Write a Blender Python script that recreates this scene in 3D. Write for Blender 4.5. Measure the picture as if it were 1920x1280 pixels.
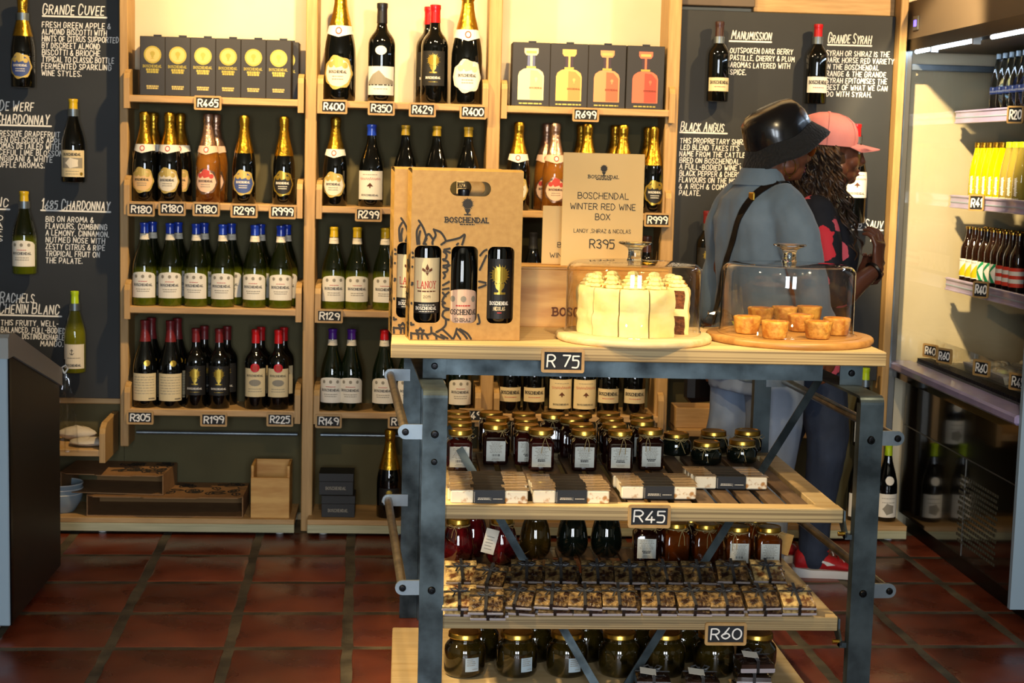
import bpy, math, random
from mathutils import Vector, Matrix, noise
from mathutils.geometry import tessellate_polygon
rng = random.Random(7)
PI = math.pi
for o in list(bpy.data.objects): bpy.data.objects.remove(o)
SC = bpy.context.scene
COL = SC.collection

# ---------------------------------------------------------------- camera
F_PX, H_CAM = 3000.0, 1.5
YAW, PITCH, ROLL = math.radians(3.9019), math.radians(6.6764), math.radians(1.5057)
fw = Vector((math.sin(YAW)*math.cos(PITCH), math.cos(YAW)*math.cos(PITCH), -math.sin(PITCH)))
rt = Vector((math.cos(YAW), -math.sin(YAW), 0)); up = rt.cross(fw)
r2 = rt*math.cos(ROLL) + up*math.sin(ROLL); u2 = -rt*math.sin(ROLL) + up*math.cos(ROLL)
cam = bpy.data.cameras.new('camera'); cam_ob = bpy.data.objects.new('camera', cam); COL.objects.link(cam_ob)
cam.sensor_width = 36.0; cam.lens = 36.0*F_PX/1920.0
cam_ob.matrix_world = Matrix(((r2.x, u2.x, -fw.x, 0), (r2.y, u2.y, -fw.y, 0), (r2.z, u2.z, -fw.z, H_CAM), (0, 0, 0, 1)))
cam.dof.use_dof = True; cam.dof.focus_distance = 4.35; cam.dof.aperture_fstop = 9.0
SC.camera = cam_ob

def ray(px, py): return r2*((px-960)/F_PX) - u2*((py-640)/F_PX) + fw
def at_z(px, py, z):
    d = ray(px, py); t = (z-H_CAM)/d.z
    return Vector((d.x*t, d.y*t, z))
def at_y(px, py, y):
    d = ray(px, py); t = y/d.y
    return Vector((d.x*t, y, H_CAM+d.z*t))

# ---------------------------------------------------------------- world, lights, exposure
w = bpy.data.worlds.new('world'); SC.world = w; w.use_nodes = True
bg = w.node_tree.nodes['Background']; bg.inputs[0].default_value = (0.62, 0.76, 1.0, 1); bg.inputs[1].default_value = 1.6
SC.view_settings.view_transform = 'Standard'; SC.view_settings.look = 'None'
SC.view_settings.gamma = 1.0; SC.view_settings.use_curve_mapping = False
SC.view_settings.exposure = 0.0
SC.cycles.use_denoising = True
SC.cycles.max_bounces = 8; SC.cycles.diffuse_bounces = 3; SC.cycles.glossy_bounces = 4
SC.cycles.transmission_bounces = 6; SC.cycles.transparent_max_bounces = 12
SC.cycles.sample_clamp_indirect = 6.0; SC.cycles.caustics_refractive = False; SC.cycles.caustics_reflective = False

SPOT_K, DAY_K = 3.6, 2.7
WARM = (1.0, 0.69, 0.33); WARM2 = (1.0, 0.76, 0.42)
def spot(loc, aim, watts, deg=60, blend=0.5, col=WARM, size=0.04):
    l = bpy.data.lights.new('spot_lamp', 'SPOT'); l.energy = watts*SPOT_K; l.color = col
    l.spot_size = math.radians(deg); l.spot_blend = blend; l.shadow_soft_size = size
    o = bpy.data.objects.new('spot_lamp', l); COL.objects.link(o); o.location = loc
    o.rotation_euler = (Vector(aim)-Vector(loc)).to_track_quat('-Z', 'Y').to_euler()
    return o
def area(loc, aim, watts, sx, sy, col):
    l = bpy.data.lights.new('daylight', 'AREA'); l.energy = watts*DAY_K; l.color = col
    l.shape = 'RECTANGLE'; l.size = sx; l.size_y = sy
    o = bpy.data.objects.new('daylight', l); COL.objects.link(o); o.location = loc
    o.rotation_euler = (Vector(aim)-Vector(loc)).to_track_quat('-Z', 'Y').to_euler()
    return o
# track spots on the ceiling over the shelves
spot((-1.25, 4.75, 2.9), (0.05, 6.3, 1.85), 80, 58, 0.6)
spot((-0.05, 5.0, 2.9), (-1.0, 6.3, 1.9), 78, 72, 0.6)
spot((0.10, 5.0, 2.9), (0.30, 6.25, 2.0), 42, 38, 0.8)
spot((0.55, 4.9, 2.9), (0.75, 6.3, 1.8), 45, 60, 0.7)
spot((2.3, 4.9, 2.9), (1.55, 6.35, 1.9), 62, 62, 0.6)
spot((1.35, 5.0, 2.55), (2.28, 6.44, 1.38), 135, 34, 0.4, WARM2)
# over the trolley
spot((-0.75, 3.75, 2.75), (0.25, 4.25, 0.95), 85, 40, 0.6, WARM2)
spot((0.80, 2.75, 2.85), (0.62, 4.32, 1.05), 50, 17, 0.6, WARM)
spot((1.5, 2.9, 2.85), (1.08, 4.40, 1.05), 55, 20, 0.7, WARM)
spot((1.75, 3.6, 2.85), (1.05, 4.35, 0.65), 36, 30, 0.7, WARM2)
spot((-0.1, 2.3, 2.9), (0.35, 4.3, 1.0), 34, 46, 0.8, WARM)
spot((1.0, 2.2, 2.9), (1.3, 5.2, 1.2), 44, 38, 0.8, WARM2)
spot((-1.7, 3.7, 2.4), (0.2, 4.15, 0.55), 105, 17, 0.5, WARM2)
# daylight through the shop-front windows behind the camera
area((-0.55, -1.9, 1.55), (0.2, 5, 0.9), 42, 0.75, 1.9, (0.84, 0.92, 1.0))
area((0.75, -1.9, 1.55), (0.2, 5, 0.9), 42, 0.75, 1.9, (0.84, 0.92, 1.0))
# ---------------------------------------------------------------- materials
def lin(c):
    if isinstance(c, str):
        c = [int(c[i:i+2], 16)/255 for i in (0, 2, 4)]
        c = [x/12.92 if x <= 0.04045 else ((x+0.055)/1.055)**2.4 for x in c]
    return (c[0], c[1], c[2], 1)
def mat(name, col, rough=0.5, metal=0.0, col2=None, nscale=8.0, stretch=(1, 1, 1), lo=0.35, hi=0.65, detail=4, bump=0.0, bscale=None,
        coat=0.0, trans=0.0, emit=0.0, ior=1.45, rough2=None, sheen=0.0, spec=None, vary=0.0, sss=0.0):
    m = bpy.data.materials.new(name); m.use_nodes = True
    nt = m.node_tree; N = nt.nodes; L = nt.links; b = N['Principled BSDF']
    b.inputs['Base Color'].default_value = lin(col); b.inputs['Roughness'].default_value = rough
    b.inputs['Metallic'].default_value = metal; b.inputs['IOR'].default_value = ior
    b.inputs['Coat Weight'].default_value = coat; b.inputs['Coat Roughness'].default_value = 0.04
    b.inputs['Transmission Weight'].default_value = trans; b.inputs['Sheen Weight'].default_value = sheen
    if spec is not None: b.inputs['Specular IOR Level'].default_value = spec
    if sss: b.inputs['Subsurface Weight'].default_value = sss; b.inputs['Subsurface Radius'].default_value = (0.02, 0.01, 0.005)
    if emit: b.inputs['Emission Color'].default_value = lin(col); b.inputs['Emission Strength'].default_value = emit
    csock = None
    if col2 is not None or bump or rough2 is not None:
        tc = N.new('ShaderNodeTexCoord'); mp = N.new('ShaderNodeMapping'); mp.inputs['Scale'].default_value = stretch
        L.new(tc.outputs['Object'], mp.inputs['Vector'])
        nz = N.new('ShaderNodeTexNoise'); nz.inputs['Scale'].default_value = nscale; nz.inputs['Detail'].default_value = detail
        L.new(mp.outputs[0], nz.inputs['Vector'])
        if col2 is not None:
            cr = N.new('ShaderNodeValToRGB'); cr.color_ramp.elements[0].position = lo; cr.color_ramp.elements[1].position = hi
            cr.color_ramp.elements[0].color = lin(col); cr.color_ramp.elements[1].color = lin(col2)
            L.new(nz.outputs['Fac'], cr.inputs[0]); csock = cr.outputs[0]
        if rough2 is not None:
            mr = N.new('ShaderNodeMapRange'); mr.inputs['From Min'].default_value = lo; mr.inputs['From Max'].default_value = hi
            mr.inputs['To Min'].default_value = rough; mr.inputs['To Max'].default_value = rough2
            L.new(nz.outputs['Fac'], mr.inputs['Value']); L.new(mr.outputs[0], b.inputs['Roughness'])
        if bump:
            bm = N.new('ShaderNodeBump'); bm.inputs['Strength'].default_value = bump; bm.inputs['Distance'].default_value = 0.01
            src = nz
            if bscale:
                src = N.new('ShaderNodeTexNoise'); src.inputs['Scale'].default_value = bscale; src.inputs['Detail'].default_value = 5
                L.new(mp.outputs[0], src.inputs['Vector'])
            L.new(src.outputs['Fac'], bm.inputs['Height']); L.new(bm.outputs[0], b.inputs['Normal'])
    if vary:
        oi = N.new('ShaderNodeObjectInfo'); hs = N.new('ShaderNodeHueSaturation')
        mr = N.new('ShaderNodeMapRange'); mr.inputs['To Min'].default_value = 1-vary; mr.inputs['To Max'].default_value = 1+vary
        L.new(oi.outputs['Random'], mr.inputs['Value']); L.new(mr.outputs[0], hs.inputs['Value'])
        if csock: L.new(csock, hs.inputs['Color'])
        else: hs.inputs['Color'].default_value = lin(col)
        csock = hs.outputs[0]
    if csock: L.new(csock, b.inputs['Base Color'])
    return m
def thin_glass(name, tint=(1, 1, 1), refl=1.0):
    # a thin pane: straight-through light plus a Fresnel reflection
    m = bpy.data.materials.new(name); m.use_nodes = True; nt = m.node_tree; N = nt.nodes; L = nt.links
    N.remove(N['Principled BSDF'])
    t = N.new('ShaderNodeBsdfTransparent'); t.inputs[0].default_value = (*tint, 1)
    g = N.new('ShaderNodeBsdfGlossy'); g.inputs['Roughness'].default_value = 0.02
    lw = N.new('ShaderNodeLayerWeight'); lw.inputs[0].default_value = 0.5
    pw = N.new('ShaderNodeMath'); pw.operation = 'POWER'; pw.inputs[1].default_value = 4.5; L.new(lw.outputs['Facing'], pw.inputs[0])
    f = N.new('ShaderNodeMath'); f.operation = 'MULTIPLY_ADD'; f.inputs[1].default_value = 0.9; f.inputs[2].default_value = 0.045; L.new(pw.outputs[0], f.inputs[0])
    mx = N.new('ShaderNodeMixShader')
    mu = N.new('ShaderNodeMath'); mu.operation = 'MULTIPLY'; mu.inputs[1].default_value = refl
    L.new(f.outputs[0], mu.inputs[0]); L.new(mu.outputs[0], mx.inputs[0]); L.new(t.outputs[0], mx.inputs[1]); L.new(g.outputs[0], mx.inputs[2])
    L.new(mx.outputs[0], N['Material Output'].inputs['Surface'])
    return m

M = {}
M['cream_wall'] = mat('cream_wall', 'cfc0a0', 0.85, col2='d8caac', nscale=3, bump=0.05, bscale=60)
M['plain_wall'] = mat('plain_wall', '8f8a78', 0.9, col2='99937f', nscale=4)
M['olive_panel'] = mat('olive_panel', '4c4529', 0.8, col2='554e30', nscale=5, bump=0.03, bscale=80)
M['black_board'] = mat('black_board', '1d1f20', 0.6, col2='2a2c2d', nscale=2.2, detail=8, lo=0.4, hi=0.75)
M['chalk'] = mat('chalk', 'e8e6e0', 0.9)
M['ceiling'] = mat('ceiling', 'a3957a', 0.9, col2='ac9e84', nscale=3)
M['pine'] = mat('pine', 'c09c69', 0.5, col2='a47f4e', nscale=6, stretch=(1.2, 14, 14), lo=0.3, hi=0.75, bump=0.04)
M['pine_up'] = mat('pine_upright', 'b8945e', 0.5, col2='9d7a48', nscale=6, stretch=(14, 14, 1.0), lo=0.3, hi=0.75, bump=0.04)
M['ply'] = mat('plywood_edge', 'ab966a', 0.55, col2='76623f', nscale=5, stretch=(0.25, 3, 60), lo=0.36, hi=0.62, bump=0.05)
M['ply_top'] = mat('plywood_face', 'd9be8d', 0.45, col2='c4a26b', nscale=4, stretch=(1, 12, 12), lo=0.3, hi=0.75)
M['pale_ply'] = mat('weathered_plywood', 'bcb894', 0.6, col2='9c9a7a', nscale=4, stretch=(1, 6, 40), lo=0.3, hi=0.7)
M['slat'] = mat('dark_slat', '5b4733', 0.6, col2='6b543c', nscale=6, stretch=(10, 1, 10))
M['crate'] = mat('crate_pine', 'd6a75c', 0.5, col2='b57f38', nscale=3.4, stretch=(1.0, 2, 6), lo=0.38, hi=0.6, bump=0.02)
M['board_pale'] = mat('pale_cake_board', 'dcc79a', 0.5, col2='cbb27f', nscale=6, stretch=(1, 8, 8))
M['board_oak'] = mat('oak_cake_board', 'b98a4a', 0.4, col2='9a6d35', nscale=5, stretch=(1, 9, 9), lo=0.3, hi=0.7)
M['tile'] = mat('terracotta_tile', '592415', 0.2, col2='863f26', nscale=4.5, lo=0.3, hi=0.72, detail=6, bump=0.12, bscale=9, rough2=0.42, vary=0.22)
M['grout'] = mat('grout', '3f382b', 0.7, col2='6d624c', nscale=7, detail=8, bump=0.3, bscale=40)
M['steel'] = mat('mill_steel', '535e62', 0.42, metal=0.8, col2='272e31', nscale=9, detail=10, lo=0.36, hi=0.66, rough2=0.55, bump=0.03, bscale=50)
M['steel_pale'] = mat('bright_steel', '8b959c', 0.4, metal=0.8, col2='6e7981', nscale=9, detail=8)
M['rod'] = mat('brushed_rod', '9a8c74', 0.3, metal=0.85, col2='6f6352', nscale=20)
M['bolt'] = mat('black_bolt', '1d1d1f', 0.35, metal=0.9)
M['brass'] = mat('brass', 'c39a3c', 0.25, metal=1.0)
M['lid'] = mat('gold_lid', 'd0a548', 0.3, metal=1.0, col2='a67a2b', nscale=10)
M['gold_foil'] = mat('gold_foil', 'c99f35', 0.26, metal=0.95, col2='b58a26', nscale=30, bump=0.25, bscale=70)
M['rose_foil'] = mat('rose_foil', 'c9a58c', 0.28, metal=0.9, col2='b8917a', nscale=30, bump=0.25, bscale=70)
M['gold'] = mat('gold_print', 'b79a3e', 0.32, metal=0.7)
M['gold_matte'] = mat('gold_matte', 'c2a85c', 0.45, metal=0.3)
M['blk_glass'] = mat('black_glass', '060706', 0.05, coat=0.6)
M['grn_glass'] = mat('green_glass', '4c5f12', 0.04, col2='1c2606', nscale=9, trans=0.45, ior=1.40, coat=0.5)
M['dkgrn_glass'] = mat('dark_green_glass', '0a1408', 0.05, coat=0.6)
M['pale_glass'] = mat('pale_wine_glass', '8c8d22', 0.04, col2='3f4a10', nscale=8, trans=0.5, ior=1.38, coat=0.5)
M['rose_glass'] = mat('rose_glass', 'c07a2a', 0.04, col2='6b3410', nscale=9, trans=0.55, ior=1.36, coat=0.5)
M['cap_blue'] = mat('blue_cap', '1c3fb4', 0.25, coat=0.5)
M['cap_yellow'] = mat('yellow_cap', 'c9a81e', 0.35, coat=0.3)
M['cap_olive'] = mat('ochre_cap', '9c8324', 0.4, coat=0.2)
M['cap_lime'] = mat('lime_cap', 'a9c51f', 0.3, coat=0.3)
M['cap_red'] = mat('red_cap', 'b3161c', 0.28, coat=0.4)
M['cap_wine'] = mat('maroon_cap', '6c1a1d', 0.4, coat=0.2)
M['cap_purple'] = mat('purple_cap', '4b1f86', 0.3, coat=0.5)
M['cap_black'] = mat('black_cap', '17171a', 0.35, coat=0.3)
M['cap_brown'] = mat('brown_cap', '3b2420', 0.35, coat=0.3)
M['paper'] = mat('label_paper', 'd9d0bd', 0.7)
M['paper_warm'] = mat('warm_label', 'd6c49a', 0.7)
M['paper_white'] = mat('white_label', 'e2ddd0', 0.65)
M['paper_pink'] = mat('pink_label', 'd8b59c', 0.65)
M['paper_peach'] = mat('peach_label', 'd9b27c', 0.65)
M['paper_blue'] = mat('blue_label', '3c4f86', 0.6)
M['label_black'] = mat('black_label', '1b1a19', 0.55)
M['ink'] = mat('ink', '2a2622', 0.7)
M['ink_grey'] = mat('grey_ink', '8b8577', 0.7)
M['ink_red'] = mat('red_ink', 'b5403a', 0.7)
M['ink_brown'] = mat('brown_ink', '5a3018', 0.7)
M['seal_red'] = mat('red_seal', 'c01b22', 0.35)
M['tag_frame'] = mat('tag_frame', 'b08d57', 0.5, col2='9c7a47', nscale=30)
M['slate'] = mat('tag_slate', '14171c', 0.7)
M['box_black'] = mat('black_box', '2a2724', 0.5)
M['kraft'] = mat('kraft_board', 'b48b45', 0.5, col2='a97f3b', nscale=60, bump=0.03, bscale=200)
M['kraft_in'] = mat('kraft_inside', '7a5a30', 0.7)
M['kraft_dark'] = mat('brown_card', '8f6a42', 0.75, col2='84603a', nscale=20)
M['sign_card'] = mat('sign_card', 'cfae72', 0.6, col2='c9a76a', nscale=4)
M['icing'] = mat('cake_icing', 'efe0a2', 0.55, col2='e7d48a', nscale=18, bump=0.25, bscale=30, sss=0.15)
M['sponge'] = mat('carrot_sponge', '7a451f', 0.85, col2='4f2a12', nscale=60, bump=0.8, bscale=90)
M['nut'] = mat('chopped_nut', 'b9812f', 0.7, col2='8f5c1d', nscale=60)
M['pastry'] = mat('tart_pastry', 'e3ad4c', 0.6, col2='b06c20', nscale=42, bump=0.4, bscale=60)
M['custard'] = mat('tart_filling', 'd98a1f', 0.3, col2='7a3b10', nscale=35, lo=0.5, hi=0.7, coat=0.3)
M['dome'] = thin_glass('clear_dome_glass', (0.985, 0.98, 0.97), 1.4)
M['pane'] = thin_glass('clear_pane', (0.95, 0.95, 0.93), 1.0)
M['cling'] = thin_glass('clear_plastic', (0.9, 0.89, 0.87), 1.6)
M['clear_glass'] = mat('clear_glass', 'e8f2f4', 0.02, trans=1.0, ior=1.45)
M['jam'] = mat('dark_jam', '1d0705', 0.05, coat=0.7)
M['jam_red'] = mat('red_jam', '330807', 0.05, coat=0.7, col2='1c0404', nscale=18)
M['jam_amber'] = mat('amber_jam', '5e2806', 0.05, coat=0.7, col2='351403', nscale=14)
M['brine_red'] = mat('red_preserve', '5c0c10', 0.05, coat=0.8, col2='1f0405', nscale=22, lo=0.4, hi=0.62)
M['brine_brown'] = mat('brown_preserve', '3a2a0c', 0.05, coat=0.8, col2='231806', nscale=20)
M['brine_dark'] = mat('dark_preserve', '0c120c', 0.05, coat=0.8)
M['brine_olive'] = mat('olive_preserve', '2f2508', 0.05, coat=0.8, col2='0e0b05', nscale=16, lo=0.42, hi=0.6)
M['jar_label'] = mat('jar_label', 'c9cabf', 0.65)
M['jar_label_blue'] = mat('cool_jar_label', 'aebfc8', 0.65)
M['twine'] = mat('twine', 'a58c58', 0.85)
M['nougat'] = mat('nougat', 'e3d9c0', 0.35, col2='a9783f', nscale=34, lo=0.58, hi=0.66, coat=0.5)
M['wrap'] = mat('nougat_wrap', 'a98f6e', 0.18, col2='6e5a44', nscale=26, stretch=(1, 6, 6), coat=0.8, bump=0.3)
M['band'] = mat('black_band', '0d0e11', 0.5)
M['slab'] = mat('nut_slab', 'd0b273', 0.28, col2='5a3419', nscale=52, lo=0.38, hi=0.6, coat=0.7, bump=0.7, bscale=110)  # lit tone for the end stacks, side light put into the colour
M['slab_shaded'] = mat('shaded_nut_slab', '8c7145', 0.28, col2='23120a', nscale=52, lo=0.34, hi=0.58, coat=0.7, bump=0.7, bscale=110)  # same slab in a shade tone, for the stacks between the ends
M['choc'] = mat('chocolate_slab', '33241b', 0.25, col2='1d130e', nscale=40, coat=0.7)
M['cello'] = mat('cellophane_edge', 'a9a3a6', 0.15, coat=0.8)
M['ribbon'] = mat('black_ribbon', '0e0d0d', 0.4, sheen=0.2)
M['white_plastic'] = mat('white_plastic', 'cfd0cc', 0.5)
M['frz_blue'] = mat('freezer_front', '93a7b4', 0.45)
M['frz_black'] = mat('freezer_side', '171412', 0.45, col2='201c19', nscale=3)
M['frz_rim'] = mat('freezer_rim', '8d8e8a', 0.4)
M['blk_gloss'] = mat('black_gloss_panel', '0d0a08', 0.12, coat=0.5)
M['fr_grey'] = mat('fridge_frame', '6d6c68', 0.35, metal=0.6)
M['fr_dark'] = mat('fridge_inside', '3d3a2c', 0.6, col2='474433', nscale=3)
M['fr_cream'] = mat('fridge_side_liner', 'cdb877', 0.4)
M['fr_header'] = mat('fridge_header', '5a4c3c', 0.5)
M['rail'] = mat('price_rail', 'a99bc0', 0.3, col2='9388a8', nscale=6, coat=0.4)  # lavender cast of the reflected LED tubes is put into the colour
M['led'] = mat('led_tube', 'cfe6ff', 0.3, emit=26.0)
M['display_led'] = mat('thermostat_digits', '6a5cff', 0.3, emit=2.5)
M['soda_yellow'] = mat('yellow_soda', 'd6d000', 0.05, coat=0.5, trans=0.35, ior=1.36)
M['soda_pale'] = mat('pale_soda', 'c0ab48', 0.05, coat=0.5, trans=0.45, ior=1.36)
M['soda_green'] = mat('olive_soda', '9d9228', 0.06, coat=0.5)
M['brn_glass'] = mat('brown_beer_glass', '1c0d06', 0.05, coat=0.7)
M['lb_green'] = mat('green_print', '0f8450', 0.6)
M['lb_red'] = mat('red_print', 'd23a22', 0.6)
M['lb_yellow'] = mat('yellow_print', 'b9a800', 0.6)
M['tray_food'] = mat('packed_food', 'd8cfb6', 0.3, col2='b08a4e', nscale=22, lo=0.5, hi=0.66, coat=0.6)
M['skin_a'] = mat('skin_brown', '7d4a30', 0.45, col2='70412a', nscale=10, sss=0.1)
M['skin_b'] = mat('skin_dark', '623b2a', 0.38, col2='583425', nscale=10, sss=0.08)
M['denim'] = mat('chambray_denim', '5e6f7e', 0.85, col2='6c7d8c', nscale=9, bump=0.35, bscale=14, sheen=0.2)
M['jean_pale'] = mat('pale_jean', '7b8aa0', 0.85, col2='8c9ab0', nscale=6, bump=0.3, bscale=12)
M['jean_dark'] = mat('dark_jean', '1d2433', 0.85, col2='2a3345', nscale=7, bump=0.4, bscale=16)
M['hat_satin'] = mat('black_satin', '100f10', 0.22, col2='19181a', nscale=7, bump=0.25, bscale=7, coat=0.2)
M['hat_fur'] = mat('black_plush', '0b0a0a', 0.8, bump=0.8, bscale=90, sheen=0.1)
M['cap_pink'] = mat('pink_cotton', 'd08582', 0.75, col2='c67a78', nscale=12, bump=0.2, bscale=14)
M['hair'] = mat('dark_hair', '22150d', 0.55, col2='54371c', nscale=14, lo=0.45, hi=0.7)
M['leather'] = mat('black_leather', '120d0b', 0.35)
M['lips'] = mat('lips', '5a2c34', 0.35)
M['eye'] = mat('eye_dark', '0c0908', 0.1)
M['eye_white'] = mat('eye_white', 'cfc8bd', 0.2)
M['shoe_red'] = mat('red_mesh_shoe', 'b80f16', 0.6, col2='9c0b12', nscale=30, bump=0.3, bscale=60)
M['shoe_sole'] = mat('white_sole', 'cfcac4', 0.5)
M['lens'] = mat('amber_lens', '7a3b12', 0.1, coat=0.6)
def floral(name):
    m = mat(name, '10121c', 0.75); nt = m.node_tree; N = nt.nodes; L = nt.links; b = N['Principled BSDF']
    tc = N.new('ShaderNodeTexCoord')
    vo = N.new('ShaderNodeTexVoronoi'); vo.inputs['Scale'].default_value = 10.5; vo.inputs['Randomness'].default_value = 0.8
    L.new(tc.outputs['Object'], vo.inputs['Vector'])
    nz = N.new('ShaderNodeTexNoise'); nz.inputs['Scale'].default_value = 34; L.new(tc.outputs['Object'], nz.inputs['Vector'])
    ad = N.new('ShaderNodeMath'); ad.operation = 'MULTIPLY_ADD'; ad.inputs[1].default_value = 0.5
    L.new(nz.outputs['Fac'], ad.inputs[0]); L.new(vo.outputs['Distance'], ad.inputs[2])
    lt = N.new('ShaderNodeMath'); lt.operation = 'LESS_THAN'; lt.inputs[1].default_value = 0.66; L.new(ad.outputs[0], lt.inputs[0])
    sp = N.new('ShaderNodeSeparateColor'); L.new(vo.outputs['Color'], sp.inputs[0])
    cr = N.new('ShaderNodeValToRGB'); cr.color_ramp.interpolation = 'CONSTANT'
    cr.color_ramp.elements[0].color = lin('10121c')
    for p, c in ((0.22, 'c01f3c'), (0.45, 'd85a6a'), (0.66, 'd02c3a')):
        e = cr.color_ramp.elements.new(p); e.color = lin(c)
    cr.color_ramp.elements[-1].color = lin('2a3a4a')
    L.new(sp.outputs[0], cr.inputs[0])
    mx = N.new('ShaderNodeMix'); mx.data_type = 'RGBA'; mx.inputs[6].default_value = lin('10121c')
    L.new(lt.outputs[0], mx.inputs[0]); L.new(cr.outputs[0], mx.inputs[7]); L.new(mx.outputs[2], b.inputs['Base Color'])
    return m
M['floral'] = floral('floral_print')
def wine_level(m, low, high, z0, z1):
    # wine fills the lower part of the bottle, the neck holds only air
    nt = m.node_tree; N = nt.nodes; L = nt.links; b = N['Principled BSDF']
    tc = N.new('ShaderNodeTexCoord'); sp = N.new('ShaderNodeSeparateXYZ'); L.new(tc.outputs['Object'], sp.inputs[0])
    cr = N.new('ShaderNodeMapRange'); cr.inputs['From Min'].default_value = z0; cr.inputs['From Max'].default_value = z1; L.new(sp.outputs['Z'], cr.inputs['Value'])
    mx = N.new('ShaderNodeMix'); mx.data_type = 'RGBA'; mx.inputs[6].default_value = lin(low); mx.inputs[7].default_value = lin(high)
    L.new(cr.outputs[0], mx.inputs[0]); L.new(mx.outputs[2], b.inputs['Base Color'])
wine_level(M['grn_glass'], '6f7a14', '161d08', .125, .155)
wine_level(M['pale_glass'], '8c8d22', '4d5214', .16, .20)

# ---------------------------------------------------------------- mesh building
class MB:
    def __init__(s): s.v = []; s.f = []; s.fm = []; s.fs = []; s.mats = []
    def mi(s, m):
        if m not in s.mats: s.mats.append(m)
        return s.mats.index(m)
    def add(s, vs, fs, m, smooth=False):
        o = len(s.v); s.v.extend([tuple(x) for x in vs]); k = s.mi(m)
        for f in fs: s.f.append([i+o for i in f]); s.fm.append(k); s.fs.append(smooth)
    def box(s, x0, x1, y0, y1, z0, z1, m, bev=0.0, T=None):
        b = min(bev, abs(x1-x0)*.45, abs(y1-y0)*.45, abs(z1-z0)*.45)
        if b <= 0:
            vs = [(x, y, z) for x in (x0, x1) for y in (y0, y1) for z in (z0, z1)]
            fs = [(0, 1, 3, 2), (4, 6, 7, 5), (0, 4, 5, 1), (2, 3, 7, 6), (0, 2, 6, 4), (1, 5, 7, 3)]
        else:
            vs = []; idx = {}
            X = (x0, x1); Y = (y0, y1); Z = (z0, z1); sg = (1, -1)
            for i in (0, 1):
                for j in (0, 1):
                    for k in (0, 1):
                        for a in range(3):
                            p = [X[i]+sg[i]*b, Y[j]+sg[j]*b, Z[k]+sg[k]*b]; p[a] = (X, Y, Z)[a][(i, j, k)[a]]
                            idx[i, j, k, a] = len(vs); vs.append(tuple(p))
            fs = []
            for a in range(3):
                o = [q for q in range(3) if q != a]
                for e in (0, 1):
                    q = []
                    for (p, r) in ((0, 0), (1, 0), (1, 1), (0, 1)):
                        c = [0, 0, 0]; c[a] = e; c[o[0]] = p; c[o[1]] = r; q.append(idx[c[0], c[1], c[2], a])
                    fs.append(q)
                for p in (0, 1):
                    for r in (0, 1):
                        c = [0, 0, 0]; c[o[0]] = p; c[o[1]] = r; d = list(c); d[a] = 1
                        fs.append((idx[(*c, o[0])], idx[(*d, o[0])], idx[(*d, o[1])], idx[(*c, o[1])]))
            for i in (0, 1):
                for j in (0, 1):
                    for k in (0, 1): fs.append([idx[i, j, k, a] for a in range(3)])
        if T is not None: vs = [T @ Vector(v) for v in vs]
        s.add(vs, fs, m)
        return s
    def lathe(s, prof, m, n=28, c=(0, 0, 0), T=None, a0=0, a1=2*PI, smooth=True, wob=None):
        full = abs(a1-a0-2*PI) < 1e-6; k = n if full else n+1
        vs = []; fs = []
        for r, z in prof:
            for i in range(k):
                a = a0+(a1-a0)*i/n; rr = r*(wob(a, z) if wob else 1)
                vs.append((c[0]+rr*math.sin(a), c[1]-rr*math.cos(a), c[2]+z))
        for j in range(len(prof)-1):
            for i in range(n):
                i2 = (i+1) % k
                fs.append((j*k+i, j*k+i2, (j+1)*k+i2, (j+1)*k+i))
        if T is not None: vs = [T @ Vector(v) for v in vs]
        s.add(vs, fs, m, smooth)
        return s
    def tube(s, pts, r, m, n=8, closed=False, caps=True, smooth=True, flat=None):
        pts = [Vector(p) for p in pts]; N = len(pts)
        rs = r if isinstance(r, (list, tuple)) else [r]*N
        tg = []
        for i in range(N):
            a = pts[(i-1) % N] if (i or closed) else pts[i]; b = pts[(i+1) % N] if (i < N-1 or closed) else pts[i]
            t = b-a; tg.append(t.normalized() if t.length > 1e-9 else Vector((0, 0, 1)))
        ref = Vector((0, 0, 1)) if abs(tg[0].z) < 0.9 else Vector((1, 0, 0))
        nrm = (ref - tg[0]*ref.dot(tg[0])).normalized(); vs = []
        for i in range(N):
            nrm = nrm - tg[i]*nrm.dot(tg[i])
            nrm = nrm.normalized() if nrm.length > 1e-9 else tg[i].orthogonal().normalized()
            bi = tg[i].cross(nrm)
            for k in range(n):
                a = 2*PI*k/n; ka, kb = (flat if flat else (1, 1))
                vs.append(pts[i]+nrm*(math.cos(a)*rs[i]*ka)+bi*(math.sin(a)*rs[i]*kb))
        fs = []
        for i in range(N if closed else N-1):
            j = (i+1) % N
            for k in range(n):
                k2 = (k+1) % n; fs.append((i*n+k, i*n+k2, j*n+k2, j*n+k))
        if caps and not closed: fs.append(list(range(n))[::-1]); fs.append([(N-1)*n+k for k in range(n)])
        s.add(vs, fs, m, smooth)
        return s
    def rings(s, rings, m, smooth=True, cap=True):
        n = len(rings[0]); vs = [p for r in rings for p in r]; fs = []
        for i in range(len(rings)-1):
            for k in range(n):
                k2 = (k+1) % n; fs.append((i*n+k, i*n+k2, (i+1)*n+k2, (i+1)*n+k))
        if cap: fs.append(list(range(n))[::-1]); fs.append([(len(rings)-1)*n+k for k in range(n)])
        s.add(vs, fs, m, smooth)
        return s
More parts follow.
